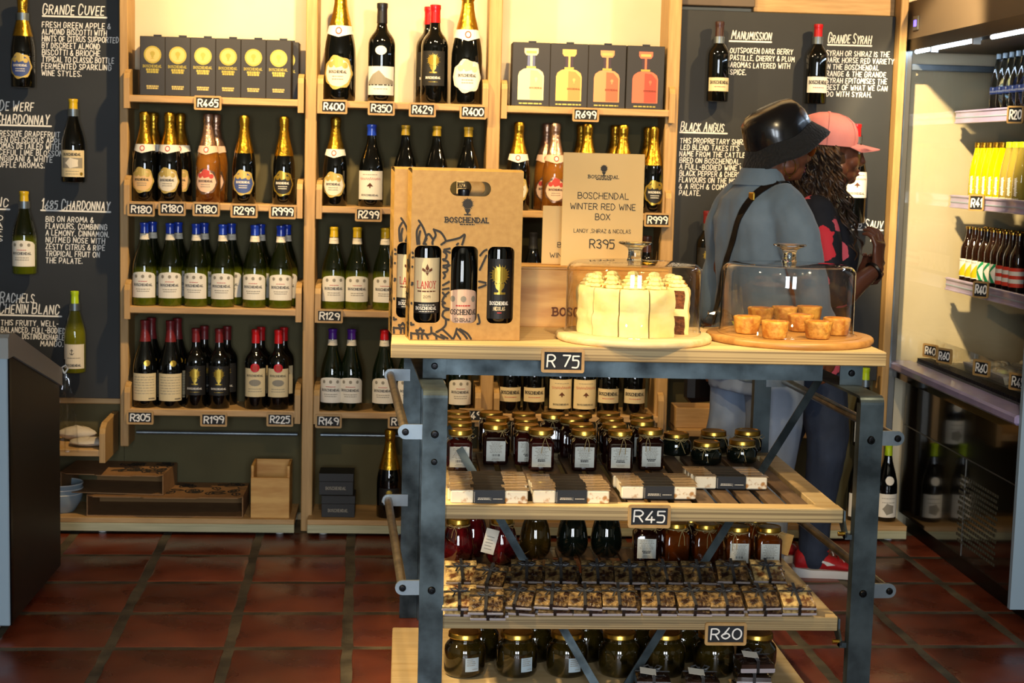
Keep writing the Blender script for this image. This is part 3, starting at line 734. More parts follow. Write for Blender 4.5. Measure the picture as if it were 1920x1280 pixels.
def lab_rect(paper, z0, z1, w_, rows=None, extra=None):
    def f(d, R, H, o):
        w = R*w_; a, b = H*z0, H*z1
        d.cols(us(w), lambda u: a, lambda u: b, paper, 0)
        if rows == 'lines':
            d.lines(-w*.85, w*.85, [b-(b-a)*t for t in (.14, .24, .34, .44, .54, .64, .74)], H*.006, M['ink_grey'], 1, .1)
            d.text('BOSCHENDAL', w*.85, a+(b-a)*.06, H*.012, M['ink'], w*.5, 'r', .2, True, rnd=False)
        elif rows == 'sketch':
            d.text('BOSCHENDAL', 0, a+(b-a)*.72, H*.022, M['ink'], w*1.4, 'c', .2, True, rnd=False)
            d.disc(0, a+(b-a)*.5, w*.5, M['ink_grey'], 1, 12, .55); d.lines(-w*.6, w*.6, (a+(b-a)*.27, a+(b-a)*.18), H*.008, M['ink_grey'], 1)
        elif rows == 'mountain':
            d.poly([(-w*.9, a+(b-a)*.45), (-w*.5, a+(b-a)*.72), (-w*.1, a+(b-a)*.86), (w*.3, a+(b-a)*.62), (w*.9, a+(b-a)*.5), (w*.9, a+(b-a)*.38), (-w*.9, a+(b-a)*.36)], M['ink_grey'], 1)
            d.lines(-w*.9, w*.9, (a+(b-a)*.33,), H*.012, M['ink'], 1, .05); d.lines(-w*.5, w*.5, (a+(b-a)*.2,), H*.008, M['ink_grey'], 1)
        elif rows == 'tree':
            d.lines(-w*.55, w*.55, (a+(b-a)*.86,), H*.007, M['ink_grey'], 1)
            d.stroke([(w*(-.75+1.5*i/40), a+(b-a)*(.72+.045*math.sin(i*1.9)*(1.6 if i in (2, 3, 20, 21) else 1))) for i in range(41)], H*.0035, M['ink_red'], 1, False)
            c = a+(b-a)*.46; s = w*.22
            d.poly([(0, c+s*1.1), (-s, c), (-s*.2, c), (-s*.2, c-s*.5), (s*.2, c-s*.5), (s*.2, c), (s, c)], M['ink_brown'], 1)
            d.text('BOSCHENDAL', 0, a+(b-a)*.13, H*.018, M['ink'], w*1.2, 'c', .2, True, rnd=False)
        elif rows == 'plain':
            d.text('BOSCHENDAL', 0, a+(b-a)*.55, (b-a)*.2, M['ink'], w*1.6, 'c', .2, True, rnd=False); d.lines(-w*.5, w*.5, (a+(b-a)*.3,), H*.008, M['ink_red'], 1)
        elif rows == 'picture':
            d.rect(-w*.78, w*.78, a+(b-a)*.33, a+(b-a)*.72, M['ink_grey'], 1, 8); d.disc(0, a+(b-a)*.52, w*.4, M['paper'], 2, 10, .8, lambda i: 1+.3*(i % 2))
            d.text('BOSCHENDAL', 0, a+(b-a)*.80, (b-a)*.09, M['ink'], w*1.3, 'c', .2, True, rnd=False); d.lines(-w*.5, w*.5, (a+(b-a)*.2, a+(b-a)*.1), H*.007, M['ink_grey'], 1)
            d.disc(w*.68, a+(b-a)*.12, w*.13, M['gold'], 2, 10)
        elif rows == 'anchor':
            c = a+(b-a)*.68; s = w*.16
            d.stroke([(-w*.1, c+s*1.6), (-w*.1, c-s*1.3)], s*.35, M['ink'], 1); d.stroke([(-w*.1-s, c-s*.6), (-w*.1-s*.4, c-s*1.3), (-w*.1+s*.4, c-s*1.3), (-w*.1+s, c-s*.6)], s*.3, M['ink'], 1); d.stroke([(-w*.1-s*.7, c+s*.8), (-w*.1+s*.7, c+s*.8)], s*.3, M['ink'], 1)
            d.lines(-w*.5, w*.6, (a+(b-a)*.42,), H*.01, M['ink_grey'], 1); d.text('BOSCHENDAL', 0, a+(b-a)*.1, (b-a)*.08, M['ink'], w*1.3, 'c', .2, True, rnd=False)
        elif rows == 'goldtree':
            d.emblem(0, a+(b-a)*.36, (b-a)*.56, M['gold'], 1); d.text('BOSCHENDAL', 0, a+(b-a)*.2, H*.02, M['paper_white'], w*1.25, 'c', .2, True, rnd=False); d.lines(-w*.4, w*.4, (a+(b-a)*.1,), H*.006, M['gold'], 1)
        elif rows == 'sprig':
            d.lines(-w*.6, w*.6, (a+(b-a)*.8, a+(b-a)*.62), H*.008, M['ink_grey'], 1); d.disc(0, a+(b-a)*.35, w*.4, M['ink_grey'], 1, 10, 1, lambda i: 1+.3*(i % 2))
        if extra: extra(d, R, H)
    return f
def seal(z, m, r=.42, u=0.0):
    def f(d, R, H): d.disc(u*R, z*H, R*r, m, 3, 14); d.disc(u*R, z*H, R*r*.62, M['ink_red'] if m is M['seal_red'] else m, 4, 10)
    return f
def medal(z, m, u): 
    def f(d, R, H): d.disc(u*R, z*H, R*.26, m, 3, 12)
    return f
SPECS = dict(
 champ_peach=dict(k='champ', R=.047, H=.338, g='blk_glass', cap='gold_foil', c0=.60, wire=1, lab=ornate(M['gold_matte'], M['paper_peach'], flower=M['gold_matte']), collar='paper_white'),
 champ_pale=dict(k='champ', R=.047, H=.338, g='blk_glass', cap='gold_foil', c0=.60, wire=1, lab=ornate(M['gold_matte'], M['paper'], flower=M['gold_matte']), collar='paper_white'),
 champ_rose=dict(k='champ', R=.047, H=.338, g='rose_glass', cap='rose_foil', c0=.60, wire=1, lab=ornate(M['rose_foil'], M['paper_pink'], flower=M['ink_red']), collar='paper_pink'),
 champ_blue=dict(k='champ', R=.045, H=.334, g='blk_glass', cap='gold_foil', c0=.58, wire=1, lab=ornate(M['gold_matte'], M['paper_blue'], M['paper_white'], M['gold_matte'])),
 champ_black=dict(k='champ', R=.043, H=.334, g='blk_glass', cap='gold_foil', c0=.56, wire=1, lab=ornate(M['gold'], M['label_black'], M['paper_white'], M['gold'])),
 magnum_champ=dict(k='champ', R=.060, H=.44, g='blk_glass', cap='gold_foil', c0=.60, wire=1, lab=ornate(M['gold_matte'], M['paper'], flower=M['gold_matte']), collar='paper_white'),
 magnum_champ_lit=dict(k='champ', R=.060, H=.44, g='blk_glass', cap='gold_foil', c0=.60, wire=1, lab=ornate(M['paper'], M['paper_white'], flower=M['paper_warm']), collar='paper_white'),  # same magnum, spotlight glare put into the paler label colours
 magnum_bord=dict(k='bord', R=.052, H=.375, g='blk_glass', cap='cap_black', c0=.80, lab=lab_rect(M['paper_white'], .07, .36, 1.2, 'mountain', lambda d, R, H: d.disc(0, .52*H, R*.42, M['paper_white'], 3, 14, .8))),
 magnum_dark=dict(k='bord', R=.052, H=.375, g='blk_glass', cap='cap_red', c0=.82, lab=lab_rect(M['label_black'], .18, .53, .9, 'goldtree')),
 white_blue=dict(k='burg', R=.0455, H=.318, g='grn_glass', cap='cap_blue', c0=.88, lab=lab_arch, collar2='paper'),
 white_yellow=dict(k='burg', R=.0455, H=.318, g='grn_glass', cap='cap_yellow', c0=.88, lab=lab_arch, collar2='paper'),
 white_purple=dict(k='burg', R=.0455, H=.318, g='dkgrn_glass', cap='cap_purple', c0=.88, lab=lab_arch, collar2='paper'),
 white_red=dict(k='burg', R=.0455, H=.318, g='dkgrn_glass', cap='cap_red', c0=.88, lab=lab_arch, collar2='paper'),
 burg_lines=dict(k='burg', R=.0465, H=.338, g='blk_glass', cap='cap_wine', c0=.76, lab=lab_rect(M['paper_warm'], .085, .40, 1.15, 'lines', medal(.52, M['gold'], .25))),
 bord_tree=dict(k='bord', R=.0415, H=.31, g='blk_glass', cap='cap_wine', c0=.83, lab=lab_rect(M['label_black'], .17, .54, 1.15, 'goldtree')),
 bord_seal=dict(k='bord', R=.0415, H=.31, g='blk_glass', cap='cap_red', c0=.83, lab=lab_rect(M['paper_warm'], .16, .52, 1.15, 'sketch', seal(.53, M['seal_red']))),
 burg_tree=dict(k='burg', R=.048, H=.315, g='blk_glass', cap='cap_blue', c0=.87, lab=lab_rect(M['paper_white'], .09, .44, 1.2, 'tree')),
 burg_ochre=dict(k='burg', R=.046, H=.315, g='blk_glass', cap='cap_olive', c0=.885, lab=lab_rect(M['paper_warm'], .09, .40, 1.15, 'plain')),
 bord_band=dict(k='bord', R=.043, H=.31, g='blk_glass', cap='cap_brown', c0=.80, lab=lab_rect(M['paper_warm'], .13, .30, 1.15, 'plain')),
 bord_band_red=dict(k='bord', R=.043, H=.31, g='blk_glass', cap='cap_red', c0=.83, lab=lab_rect(M['paper_white'], .14, .34, 1.15, 'plain')),
 burg_band=dict(k='burg', R=.044, H=.315, g='blk_glass', cap='cap_black', c0=.80, lab=lab_rect(M['paper_warm'], .15, .33, 1.15, 'plain')),
 burg_rose=dict(k='burg', R=.047, H=.315, g='blk_glass', cap='cap_black', c0=.80, lab=lab_rect(M['paper_warm'], .07, .44, 1.2, 'tree')),
 hang_pic=dict(k='burg', R=.0455, H=.318, g='blk_glass', cap='cap_yellow', c0=.87, lab=lab_rect(M['paper_warm'], .07, .39, 1.15, 'picture')),
 hang_arch=dict(k='burg', R=.0455, H=.318, g='grn_glass', cap='cap_yellow', c0=.87, lab=lab_arch),
 hang_anchor=dict(k='burg', R=.041, H=.318, g='pale_glass', cap='cap_lime', c0=.84, lab=lab_rect(M['paper'], .06, .36, 1.15, 'anchor')),
 hang_lime=dict(k='burg', R=.042, H=.318, g='blk_glass', cap='cap_lime', c0=.84, lab=lab_rect(M['paper_white'], .06, .36, 1.15, 'sprig', lambda d, R, H: d.disc(0, .53*H, R*.42, M['paper_white'], 3, 14))))
for k in ('cream', 'gold', 'white'): pass
PROTO = {}
def bottle_proto(sp, clip=False):
    key = (sp, clip)
    if key in PROTO: return dict(PROTO[key])
    s = SPECS[sp]; R, H = s['R'], s['H']; rf = rfun(s['k'], R, H); parts = {}
    parts['bottle_body'] = MB().lathe([(r*R, z*H) for r, z in PROF[s['k']]], M[s['g']], 28).mesh('bottle_body', 50)
    c0 = s['c0']*H; top = PROF[s['k']][-1][1]*H; cm = M[s['cap']]
    pr = [(rf(c0)+.0004, c0)]
    n = 10
    for i in range(n+1):
        z = c0+(top-c0)*i/n*.995; pr.append((rf(z)+.0012, z))
    if s.get('wire'):
        rb = rf(.93*H)
        pr = [p for p in pr if p[1] < .885*H]+[(rb*1.0+.001, .89*H), (rb*1.22, .905*H), (rb*1.15, .925*H), (rb*1.22, .945*H), (rb*1.25, .985*H), (rb*1.1, H*1.005), (rb*.6, H*1.012), (0, H*1.013)]
    else:
        pr += [(rf(top*.99)*.9, top+.0015), (0, top+.002)]
    parts['capsule'] = MB().lathe(pr, cm, 20).mesh('capsule', 45)
    d = Decal(); s['lab'](d, R, H, 0)
    parts['label'] = d.mb(cyl_map(rf)).mesh('label')
    if s.get('collar'):
        d = Decal(); a, b = .575*H, .645*H
        d.cols(us(R*1.25, 14), lambda u: a-.03*H*max(0, 1-abs(u)/(R*.8)), lambda u: b, M[s['collar']], 0); d.disc(0, .60*H, R*.2, M['ink_red'], 1, 12, 1.2); d.disc(0, .60*H, R*.13, M['paper_white'], 2, 10, 1.2)
        parts['collar_label'] = d.mb(cyl_map(rf, .0022)).mesh('collar_label')
    if s.get('collar2'):
        d = Decal(); a, b = .80*H, .872*H
        d.cols(us(R*.34*2.9, 14), lambda u: a, lambda u: b, M[s['collar2']], 0); d.lines(-R*.25, R*.25, (.835*H,), H*.008, M['ink_grey'], 1)
        parts['neck_label'] = d.mb(cyl_map(rf, .0008)).mesh('neck_label')
    if clip:
        zc = (s['c0']-.03)*H if not s.get('wire') else .80*H; r = rf(zc)+.002
        mb = MB().lathe([(r, zc-.014), (r+.002, zc-.014), (r+.002, zc+.014), (r, zc+.014)], M['steel_pale'], 20)
        mb.box(-.008, .008, r, R+.012, zc-.012, zc+.012, M['steel_pale'])
        mb.tube([(0, r*.6, zc), (0, R+.012, zc)], .005, M['steel_pale'], 8)
        parts['neck_clip'] = mb.mesh('neck_clip')
    PROTO[key] = parts
    return parts
def bottle(sp, loc, label, group=None, rz=0.0, clip=False):
    t = thing('wine_bottle', label, 'bottle', loc, rz, group)
    for nm, me in bottle_proto(sp, clip).items(): link(nm, me, t)
    return t
ORD = ('first', 'second', 'third', 'fourth', 'fifth', 'sixth', 'seventh', 'eighth', 'ninth', 'tenth', 'eleventh', 'twelfth')
DESC = dict(champ_peach='gold-foiled peach-label sparkling bottle', champ_pale='gold-foiled pale-label sparkling bottle', champ_rose='pink-foiled rose sparkling bottle', champ_blue='gold-foiled blue-label sparkling bottle',
 champ_black='gold-foiled black-label sparkling bottle', magnum_champ='oversized gold-foiled cream-label sparkling bottle', magnum_champ_lit='oversized gold-foiled glare-white-label sparkling bottle', magnum_bord='oversized black-capped landscape-label wine bottle',
 magnum_dark='oversized red-capped black-label wine bottle', white_blue='blue-capped green wine bottle', white_yellow='yellow-capped green wine bottle', white_purple='purple-capped dark wine bottle', white_red='red-capped arched-label wine bottle',
 burg_lines='maroon-capped bottle with text-filled label', bord_tree='maroon-capped black-label wine bottle', bord_seal='red-capped wine bottle with red seal', burg_tree='blue-capped dark bottle with white label',
 burg_ochre='ochre-capped dark wine bottle', burg_band='dark bottle with short label', burg_rose='dark bottle with tall label', bord_band='brown-capped dark bottle', bord_band_red='red-capped dark bottle')
def row(c, r, items):
    z = ROWZ[r]; used = {}
    front = [it for it in items if it[2] == 0]
    for px, sp, bk in items:
        y = RY+.062 if bk == 0 else RY+.155
        p = at_y(px, 450, y); x = min(max(p.x, COLX[c][0]+.022+SPECS[sp]['R']), COLX[c][1]-.024-SPECS[sp]['R'])
        if bk == 0: i = sum(1 for q in front if q[0] < px); where = '%s from the freezer end' % ORD[i]; ft = 'front'
        else:
            bs = [q for q in items if q[2] == 1]; i = sum(1 for q in bs if q[0] < px); where = '%s from the freezer end' % ORD[i]; ft = 'rear'
        bottle(sp, (x, y, z), '%s, %s %s, %s tray, %s' % (DESC[sp], ft, where, TIER[r], RACK[c]), '%s tray bottles of the %s' % (TIER[r], RACK[c]), rng.uniform(-.12, .12))
# freezer-side rack
row(0, 1, [(271, 'champ_peach', 0), (318, 'champ_pale', 0), (390, 'champ_rose', 0), (457, 'champ_blue', 0), (531, 'champ_black', 0), (288, 'champ_peach', 1), (338, 'champ_peach', 1), (404, 'champ_rose', 1)])
row(0, 2, [(p, 'white_blue', 0) for p in (271, 319, 368, 418, 478, 527)]+[(p, 'white_blue', 1) for p in (286, 334, 383, 434, 489, 538)])
row(0, 3, [(272, 'burg_lines', 0), (320, 'burg_lines', 0), (368, 'bord_tree', 0), (412, 'bord_tree', 0), (481, 'bord_seal', 0), (524, 'bord_seal', 0), (284, 'burg_lines', 1), (333, 'burg_lines', 1), (384, 'bord_tree', 1), (427, 'bord_tree', 1), (491, 'bord_seal', 1), (534, 'bord_seal', 1)])
# middle rack
row(1, 0, [(632, 'magnum_champ', 0), (710, 'magnum_bord', 0), (808, 'magnum_dark', 0), (878, 'magnum_champ_lit', 0), (797, 'magnum_dark', 1)])
row(1, 1, [(626, 'champ_pale', 0), (694, 'burg_tree', 0), (757, 'burg_ochre', 0), (815, 'burg_ochre', 0), (881, 'burg_ochre', 0)])
row(1, 2, [(p, 'white_yellow', 0) for p in (620, 670, 722, 775, 828, 880)]+[(p, 'white_yellow', 1) for p in (735, 790)])
row(1, 3, [(617, 'white_purple', 0), (662, 'white_purple', 0), (724, 'white_red', 0), (771, 'white_red', 0), (821, 'white_red', 0), (868, 'white_red', 0)])
# women-side rack
row(2, 1, [(968, 'champ_pale', 0), (1036, 'champ_rose', 0), (1096, 'champ_peach', 0), (1162, 'champ_peach', 0), (1222, 'champ_black', 0), (1020, 'champ_rose', 1), (1084, 'champ_peach', 1), (1147, 'champ_peach', 1), (1208, 'champ_black', 1)])
row(2, 2, [(963, 'burg_band', 0), (1000, 'burg_rose', 0), (1052, 'burg_rose', 0), (1104, 'burg_band', 0), (1158, 'burg_band', 0), (1214, 'bord_band', 0)])
row(2, 3, [(959, 'burg_band', 0), (1009, 'burg_band', 0), (1058, 'burg_rose', 0), (1104, 'burg_rose', 0), (1150, 'burg_band', 0), (1199, 'burg_band', 0)])
# bottles hung on the chalkboards by a neck clip
def hung(sp, px, ytop, label, top_extra=0.0):
    s = SPECS[sp]; y = BY-.013-s['R']; p = at_y(px, ytop, y)
    return bottle(sp, (p.x, y, p.z-s['H']-top_extra), label, 'bottles clipped to the chalkboards', rng.uniform(-.1, .1), True)
hung('champ_blue', 42, -2, 'gold-foiled blue-label sparkling bottle clipped to the white-wine chalkboard')
hung('hang_pic', 137, 186, 'yellow-capped dark bottle with picture label clipped to the white-wine chalkboard')
hung('hang_arch', 45, 359, 'yellow-capped green bottle with arched label clipped to the white-wine chalkboard')
hung('hang_anchor', 140, 546, 'lime-capped pale bottle with anchor label clipped to the white-wine chalkboard')
hung('bord_band', 1350, 41, 'brown-capped dark bottle clipped to the red-wine chalkboard above the black hat')
hung('bord_band_red', 1535, 46, 'red-capped dark bottle clipped to the red-wine chalkboard above the pink cap')
hung('bord_tree', 1327, 396, 'maroon-capped dark bottle with gold tree clipped behind the denim shirt')
SPECS['hang_spade'] = dict(k='burg', R=.05, H=.39, g='blk_glass', cap='cap_red', c0=.87, lab=lab_rect(M['paper_white'], .26, .52, 1.15, 'tree'))
hung('hang_spade', 1607, 233, 'red-capped dark bottle with white tree label behind the pink-cap woman')
hung('hang_lime', 1624, 690, 'lime-capped dark bottle behind the trolley corner, clipped low on the red-wine chalkboard')
# bottles standing on the plinths
p = at_y(1660, 960, 6.25); bottle('hang_lime', (p.x, 6.25, .066), 'lime-capped dark bottle with white round neck sticker standing on the plinth by the fridge', 'bottles standing on the plinths')
p = at_y(1606, 960, 6.25); bottle('hang_lime', (p.x, 6.25, .066), 'lime-capped dark bottle on the plinth half hidden by the trolley post', 'bottles standing on the plinths')
SPECS['plinth_champ'] = dict(SPECS['champ_black'], R=.05, H=.345, lab=lab_rect(M['label_black'], .15, .35, .9, 'goldtree'))
p = at_y(729, 960, 6.2); bottle('plinth_champ', (p.x, 6.22, .066), 'gold-necked black sparkling bottle standing on the middle plinth beside the trolley', 'bottles standing on the plinths')

# ---------------------------------------------------------------- price tags
def price_tag(txt, c, wd, ht, label, group, rz=0.0, chalk=.185, rx=0.0):
    t = thing('price_tag', label, 'price tag', c, rz, group); t.rotation_euler = (rx, 0, rz)
    rc = .006; pts = []
    for cx, cz, a in ((wd/2-rc, -ht/2+rc, -PI/2), (wd/2-rc, ht/2-rc, 0), (-wd/2+rc, ht/2-rc, PI/2), (-wd/2+rc, -ht/2+rc, PI)):
        pts += [(cx+rc*math.cos(a+PI/2*i/3), cz+rc*math.sin(a+PI/2*i/3)) for i in range(4)]
    k = .0075 if wd > .07 else .006
    hole = [(-wd/2+k, -ht/2+k), (wd/2-k, -ht/2+k), (wd/2-k, ht/2-k), (-wd/2+k, ht/2-k)]
    MB().prism(pts, -.008, 0, M['tag_frame'], 'y', [hole]).build('frame', t)
    MB().box(-wd/2+k, wd/2-k, -.004, -.0005, -ht/2+k, ht/2-k, M['slate']).build('slate', t)
    d = Decal(); iw = wd-2*k
    d.text(txt, 0, -ht*.24, ht*.48, M['chalk'], iw*.84, 'c', chalk, jit=.06, slant=.05)
    d.mb(plane_map(.0046)).build('lettering', t)
    return t
TG = 'slate price tags on the wall racks'
for px, py, s, where in ((390, 193, 'R465', 'under the six black gift boxes'), (265, 392, 'R180', 'under the peach-label sparkling bottle of the freezer-side rack'), (323, 391, 'R180', 'under the pale-label sparkling bottle of the freezer-side rack'), (387, 392, 'R180', 'under the pink rose sparkling bottle'),
 (458, 395, 'R299', 'under the blue-label sparkling bottle'), (530, 397, 'R999', 'at the end of the freezer-side rack'), (263, 782, 'R305', 'under the two maroon-capped bottles'), (401, 786, 'R199', 'under the black-label bottles'), (525, 786, 'R225', 'under the red-seal bottles'),
 (626, 200, 'R400', 'under the cream-label oversized sparkling bottle'), (715, 203, 'R350', 'under the landscape-label bottle'), (792, 206, 'R429', 'under the oversized black-label bottle'), (887, 210, 'R400', 'under the glare-white-label oversized sparkling bottle'),
 (691, 402, 'R299', 'under the blue-capped bottle of the middle rack'), (888, 392, 'R299', 'half hidden behind the kraft gift bag'), (618, 592, 'R129', 'under the yellow-capped bottles'), (616, 789, 'R149', 'under the purple-capped bottles'), (752, 790, 'R149', 'half hidden behind the trolley frame'), (884, 778, 'R149', 'seen between the trolley jars'),
 (1098, 215, 'R699', 'under the four black bottle boxes'), (1232, 412, 'R999', 'at the end of the women-side rack')):
    y = RY-.001; p = at_y(px, py, y)
    price_tag(s, (p.x, y, p.z), .103, .054, 'small framed slate price tag reading %s %s' % (s, where), TG)

# ---------------------------------------------------------------- boxes on the top trays
def gift_box(loc, label, rz=0.0):
    t = thing('gift_box', label, 'box', loc, rz, 'black boxes with gold discs on the top tray'); w, dp, h = .0475, .085, .222
    MB().box(-w, w, 0, dp, 0, h, M['box_black'], .002).build('box_body', t)
    MB().box(.0, .03, dp*.3, dp*.34, h, h+.008, M['ribbon']).build('ribbon_tab', t)
    d = Decal(); d.disc(0, h*.69, .033, M['gold'], 0, 22); d.disc(0, h*.69, .027, M['gold_matte'], 1, 20)
    d.emblem(0, h*.62, .03, M['gold'], 2)
    d.text('BOSCHENDAL', 0, h*.475, .009, M['gold'], .07, 'c', .18, True, rnd=False)
    d.lines(-.025, .025, (h*.42, h*.38), .008, M['gold'], 1); d.lines(-.025, .025, (h*.145, h*.11), .006, M['gold_matte'], 1)
    d.mb(plane_map()).build('gold_print', t)
    return t
gb = None
for i in range(6):
    p = at_y(286+i*47.2, 170, RY+.02)
    lb = 'black gift box with gold disc, %s from the freezer end of the top tray' % ORD[i]
    if gb is None: gb = gift_box((p.x, RY+.02, ROWZ[0]), lb)
    else: dup(gb, (p.x, RY+.02, ROWZ[0]), rng.uniform(-.02, .02), lb)
p = at_y(531, 170, RY+.12); dup(gb, (p.x+.012, RY+.118, ROWZ[0]), 0, 'black gift box standing behind the sixth box of the top tray')
p = at_y(290, 170, RY+.12); dup(gb, (p.x-.006, RY+.118, ROWZ[0]), 0, 'black gift box standing behind the first box of the top tray')
def spirit_box(i, loc, m1, m2, label):
    t = thing('bottle_box', label, 'box', loc, 0, 'black boxes printed with decanters on the top tray'); w, dp, h = .0735, .11, .243
    MB().box(-w, w, 0, dp, 0, h, M['box_black'], .002).build('box_body', t)
    MB().box(-.01, .02, dp*.3, dp*.36, h, h+.008, M['ribbon']).build('ribbon_tab', t)
    d = Decal(); bw = .05; top = h*.62
    d.poly([(-bw, h*.1), (bw, h*.1), (bw, h*.48), (bw*.9, h*.54), (bw*.6, h*.585), (bw*.3, h*.60), (-bw*.3, h*.60), (-bw*.6, h*.585), (-bw*.9, h*.54), (-bw, h*.48)], m1, 0)
    d.poly([(-bw*.05, h*.11), (bw*.9, h*.11), (bw*.9, h*.47), (bw*.5, h*.56), (-bw*.05, h*.57)], m2, 1)
    d.rect(-.018, .018, h*.60, h*.63, M['gold'], 1); d.rect(-.015, .015, h*.63, h*.80, M['cap_brown'], 1)
    d.rect(-.004, .004, h*.63, h*.80, m1, 2)
    d.poly([(-.02, h*.80), (.02, h*.80), (.027, h*.84), (.027, h*.91), (-.027, h*.91), (-.027, h*.84)], m1, 1); d.rect(-.02, .02, h*.83, h*.87, M['gold_matte'], 2)
    d.text('BOSCHENDAL', .02, h*.28, .006, M['ink_brown'], .05, 'c', .15, True, rnd=False, layer=3); d.emblem(.02, h*.38, .02, m1, 3)
    d.lines(-.05, .05, (h*.035,), .005, M['gold'], 1)
    d.mb(plane_map()).build('printed_decanter', t)
M['sp1'] = mat('print_pale', 'e8d5a8', .5); M['sp1b'] = mat('print_pale_dark', 'd6bd8c', .5)
M['sp2'] = mat('print_gold', 'd9ab62', .5); M['sp2b'] = mat('print_gold_dark', 'b98848', .5)
M['sp3'] = mat('print_orange', 'd8905f', .5); M['sp3b'] = mat('print_orange_dark', 'c4633f', .5)
M['sp4'] = mat('print_red', 'cc6a4a', .5); M['sp4b'] = mat('print_red_dark', 'b5452f', .5)
for i, (px, a, b, nm) in enumerate(((994, 'sp1', 'sp1b', 'pale cream'), (1065, 'sp2', 'sp2b', 'golden'), (1136, 'sp3', 'sp3b', 'orange'), (1208, 'sp4', 'sp4b', 'reddish'))):
    p = at_y(px, 200, RY+.03)
    spirit_box(i, (p.x, RY+.03, ROWZ[0]), M[a], M[b], 'black box printed with a %s decanter on the top tray' % nm)
# ---------------------------------------------------------------- trolley
TZ, TY = 1.0, 4.165
trolley = thing('display_trolley', 'large steel trolley with pine top and three slatted shelves holding cakes and jars', 'trolley', (.65, TY, 0))
TOFF = Vector((-.65, -TY, 0))
def tpart(name, mb, parent=None, label=None):
    o = mb.build(name, parent or trolley)
    if not parent: o.location = TOFF
    if label: o['label'] = label
    return o
TW0, TW1, TD = -.033, 1.288, .56
tpart('top_board', MB().box(TW0, TW1, TY, TY+TD, TZ-.038, TZ-.0005, M['ply'], .002), label='pale plywood top with striped edge')
# sheet over the plywood core so that the upper face shows plain veneer
tpart('veneer', MB().box(TW0+.001, TW1-.001, TY+.001, TY+TD-.001, TZ-.0006, TZ, M['ply_top']))
bz1 = TZ-.0385
tpart('top_beam', MB().box(.10, 1.13, TY+.05, TY+.056, bz1-.048, bz1, M['steel']).box(.10, 1.13, TY+.05, TY+.10, bz1-.005, bz1, M['steel']))
tpart('top_beam', MB().box(.10, 1.13, TY+TD-.06, TY+TD-.054, bz1-.048, bz1, M['steel']).box(.10, 1.13, TY+TD-.10, TY+TD-.054, bz1-.005, bz1, M['steel']))
SKEW = math.radians(2.7)
def skewed(o, px):
    # the side hoops stand at a slight angle to the shelves, turned about their front leg
    P = Vector((px, 4.0, 0)); o.rotation_euler = (0, 0, SKEW); o.location = TOFF+P-Matrix.Rotation(SKEW, 3, 'Z') @ P
    return o
def bolt(mb, x, y, z, r=.009, ax='y'):
    T = Matrix.Translation((x, y, z)) @ (Matrix.Rotation(PI/2, 4, 'X') if ax == 'y' else Matrix.Rotation(PI/2, 4, 'Y'))
    mb.lathe([(0, -.004), (r, -.004), (r, .004), (r*.75, .0075), (r*.45, .0078), (r*.4, .004), (0, .004)], M['bolt'], 12, T=T)
FY, BYT, PW = 4.0, 5.06, .062
PX = (.083, 1.207); STZ = .905
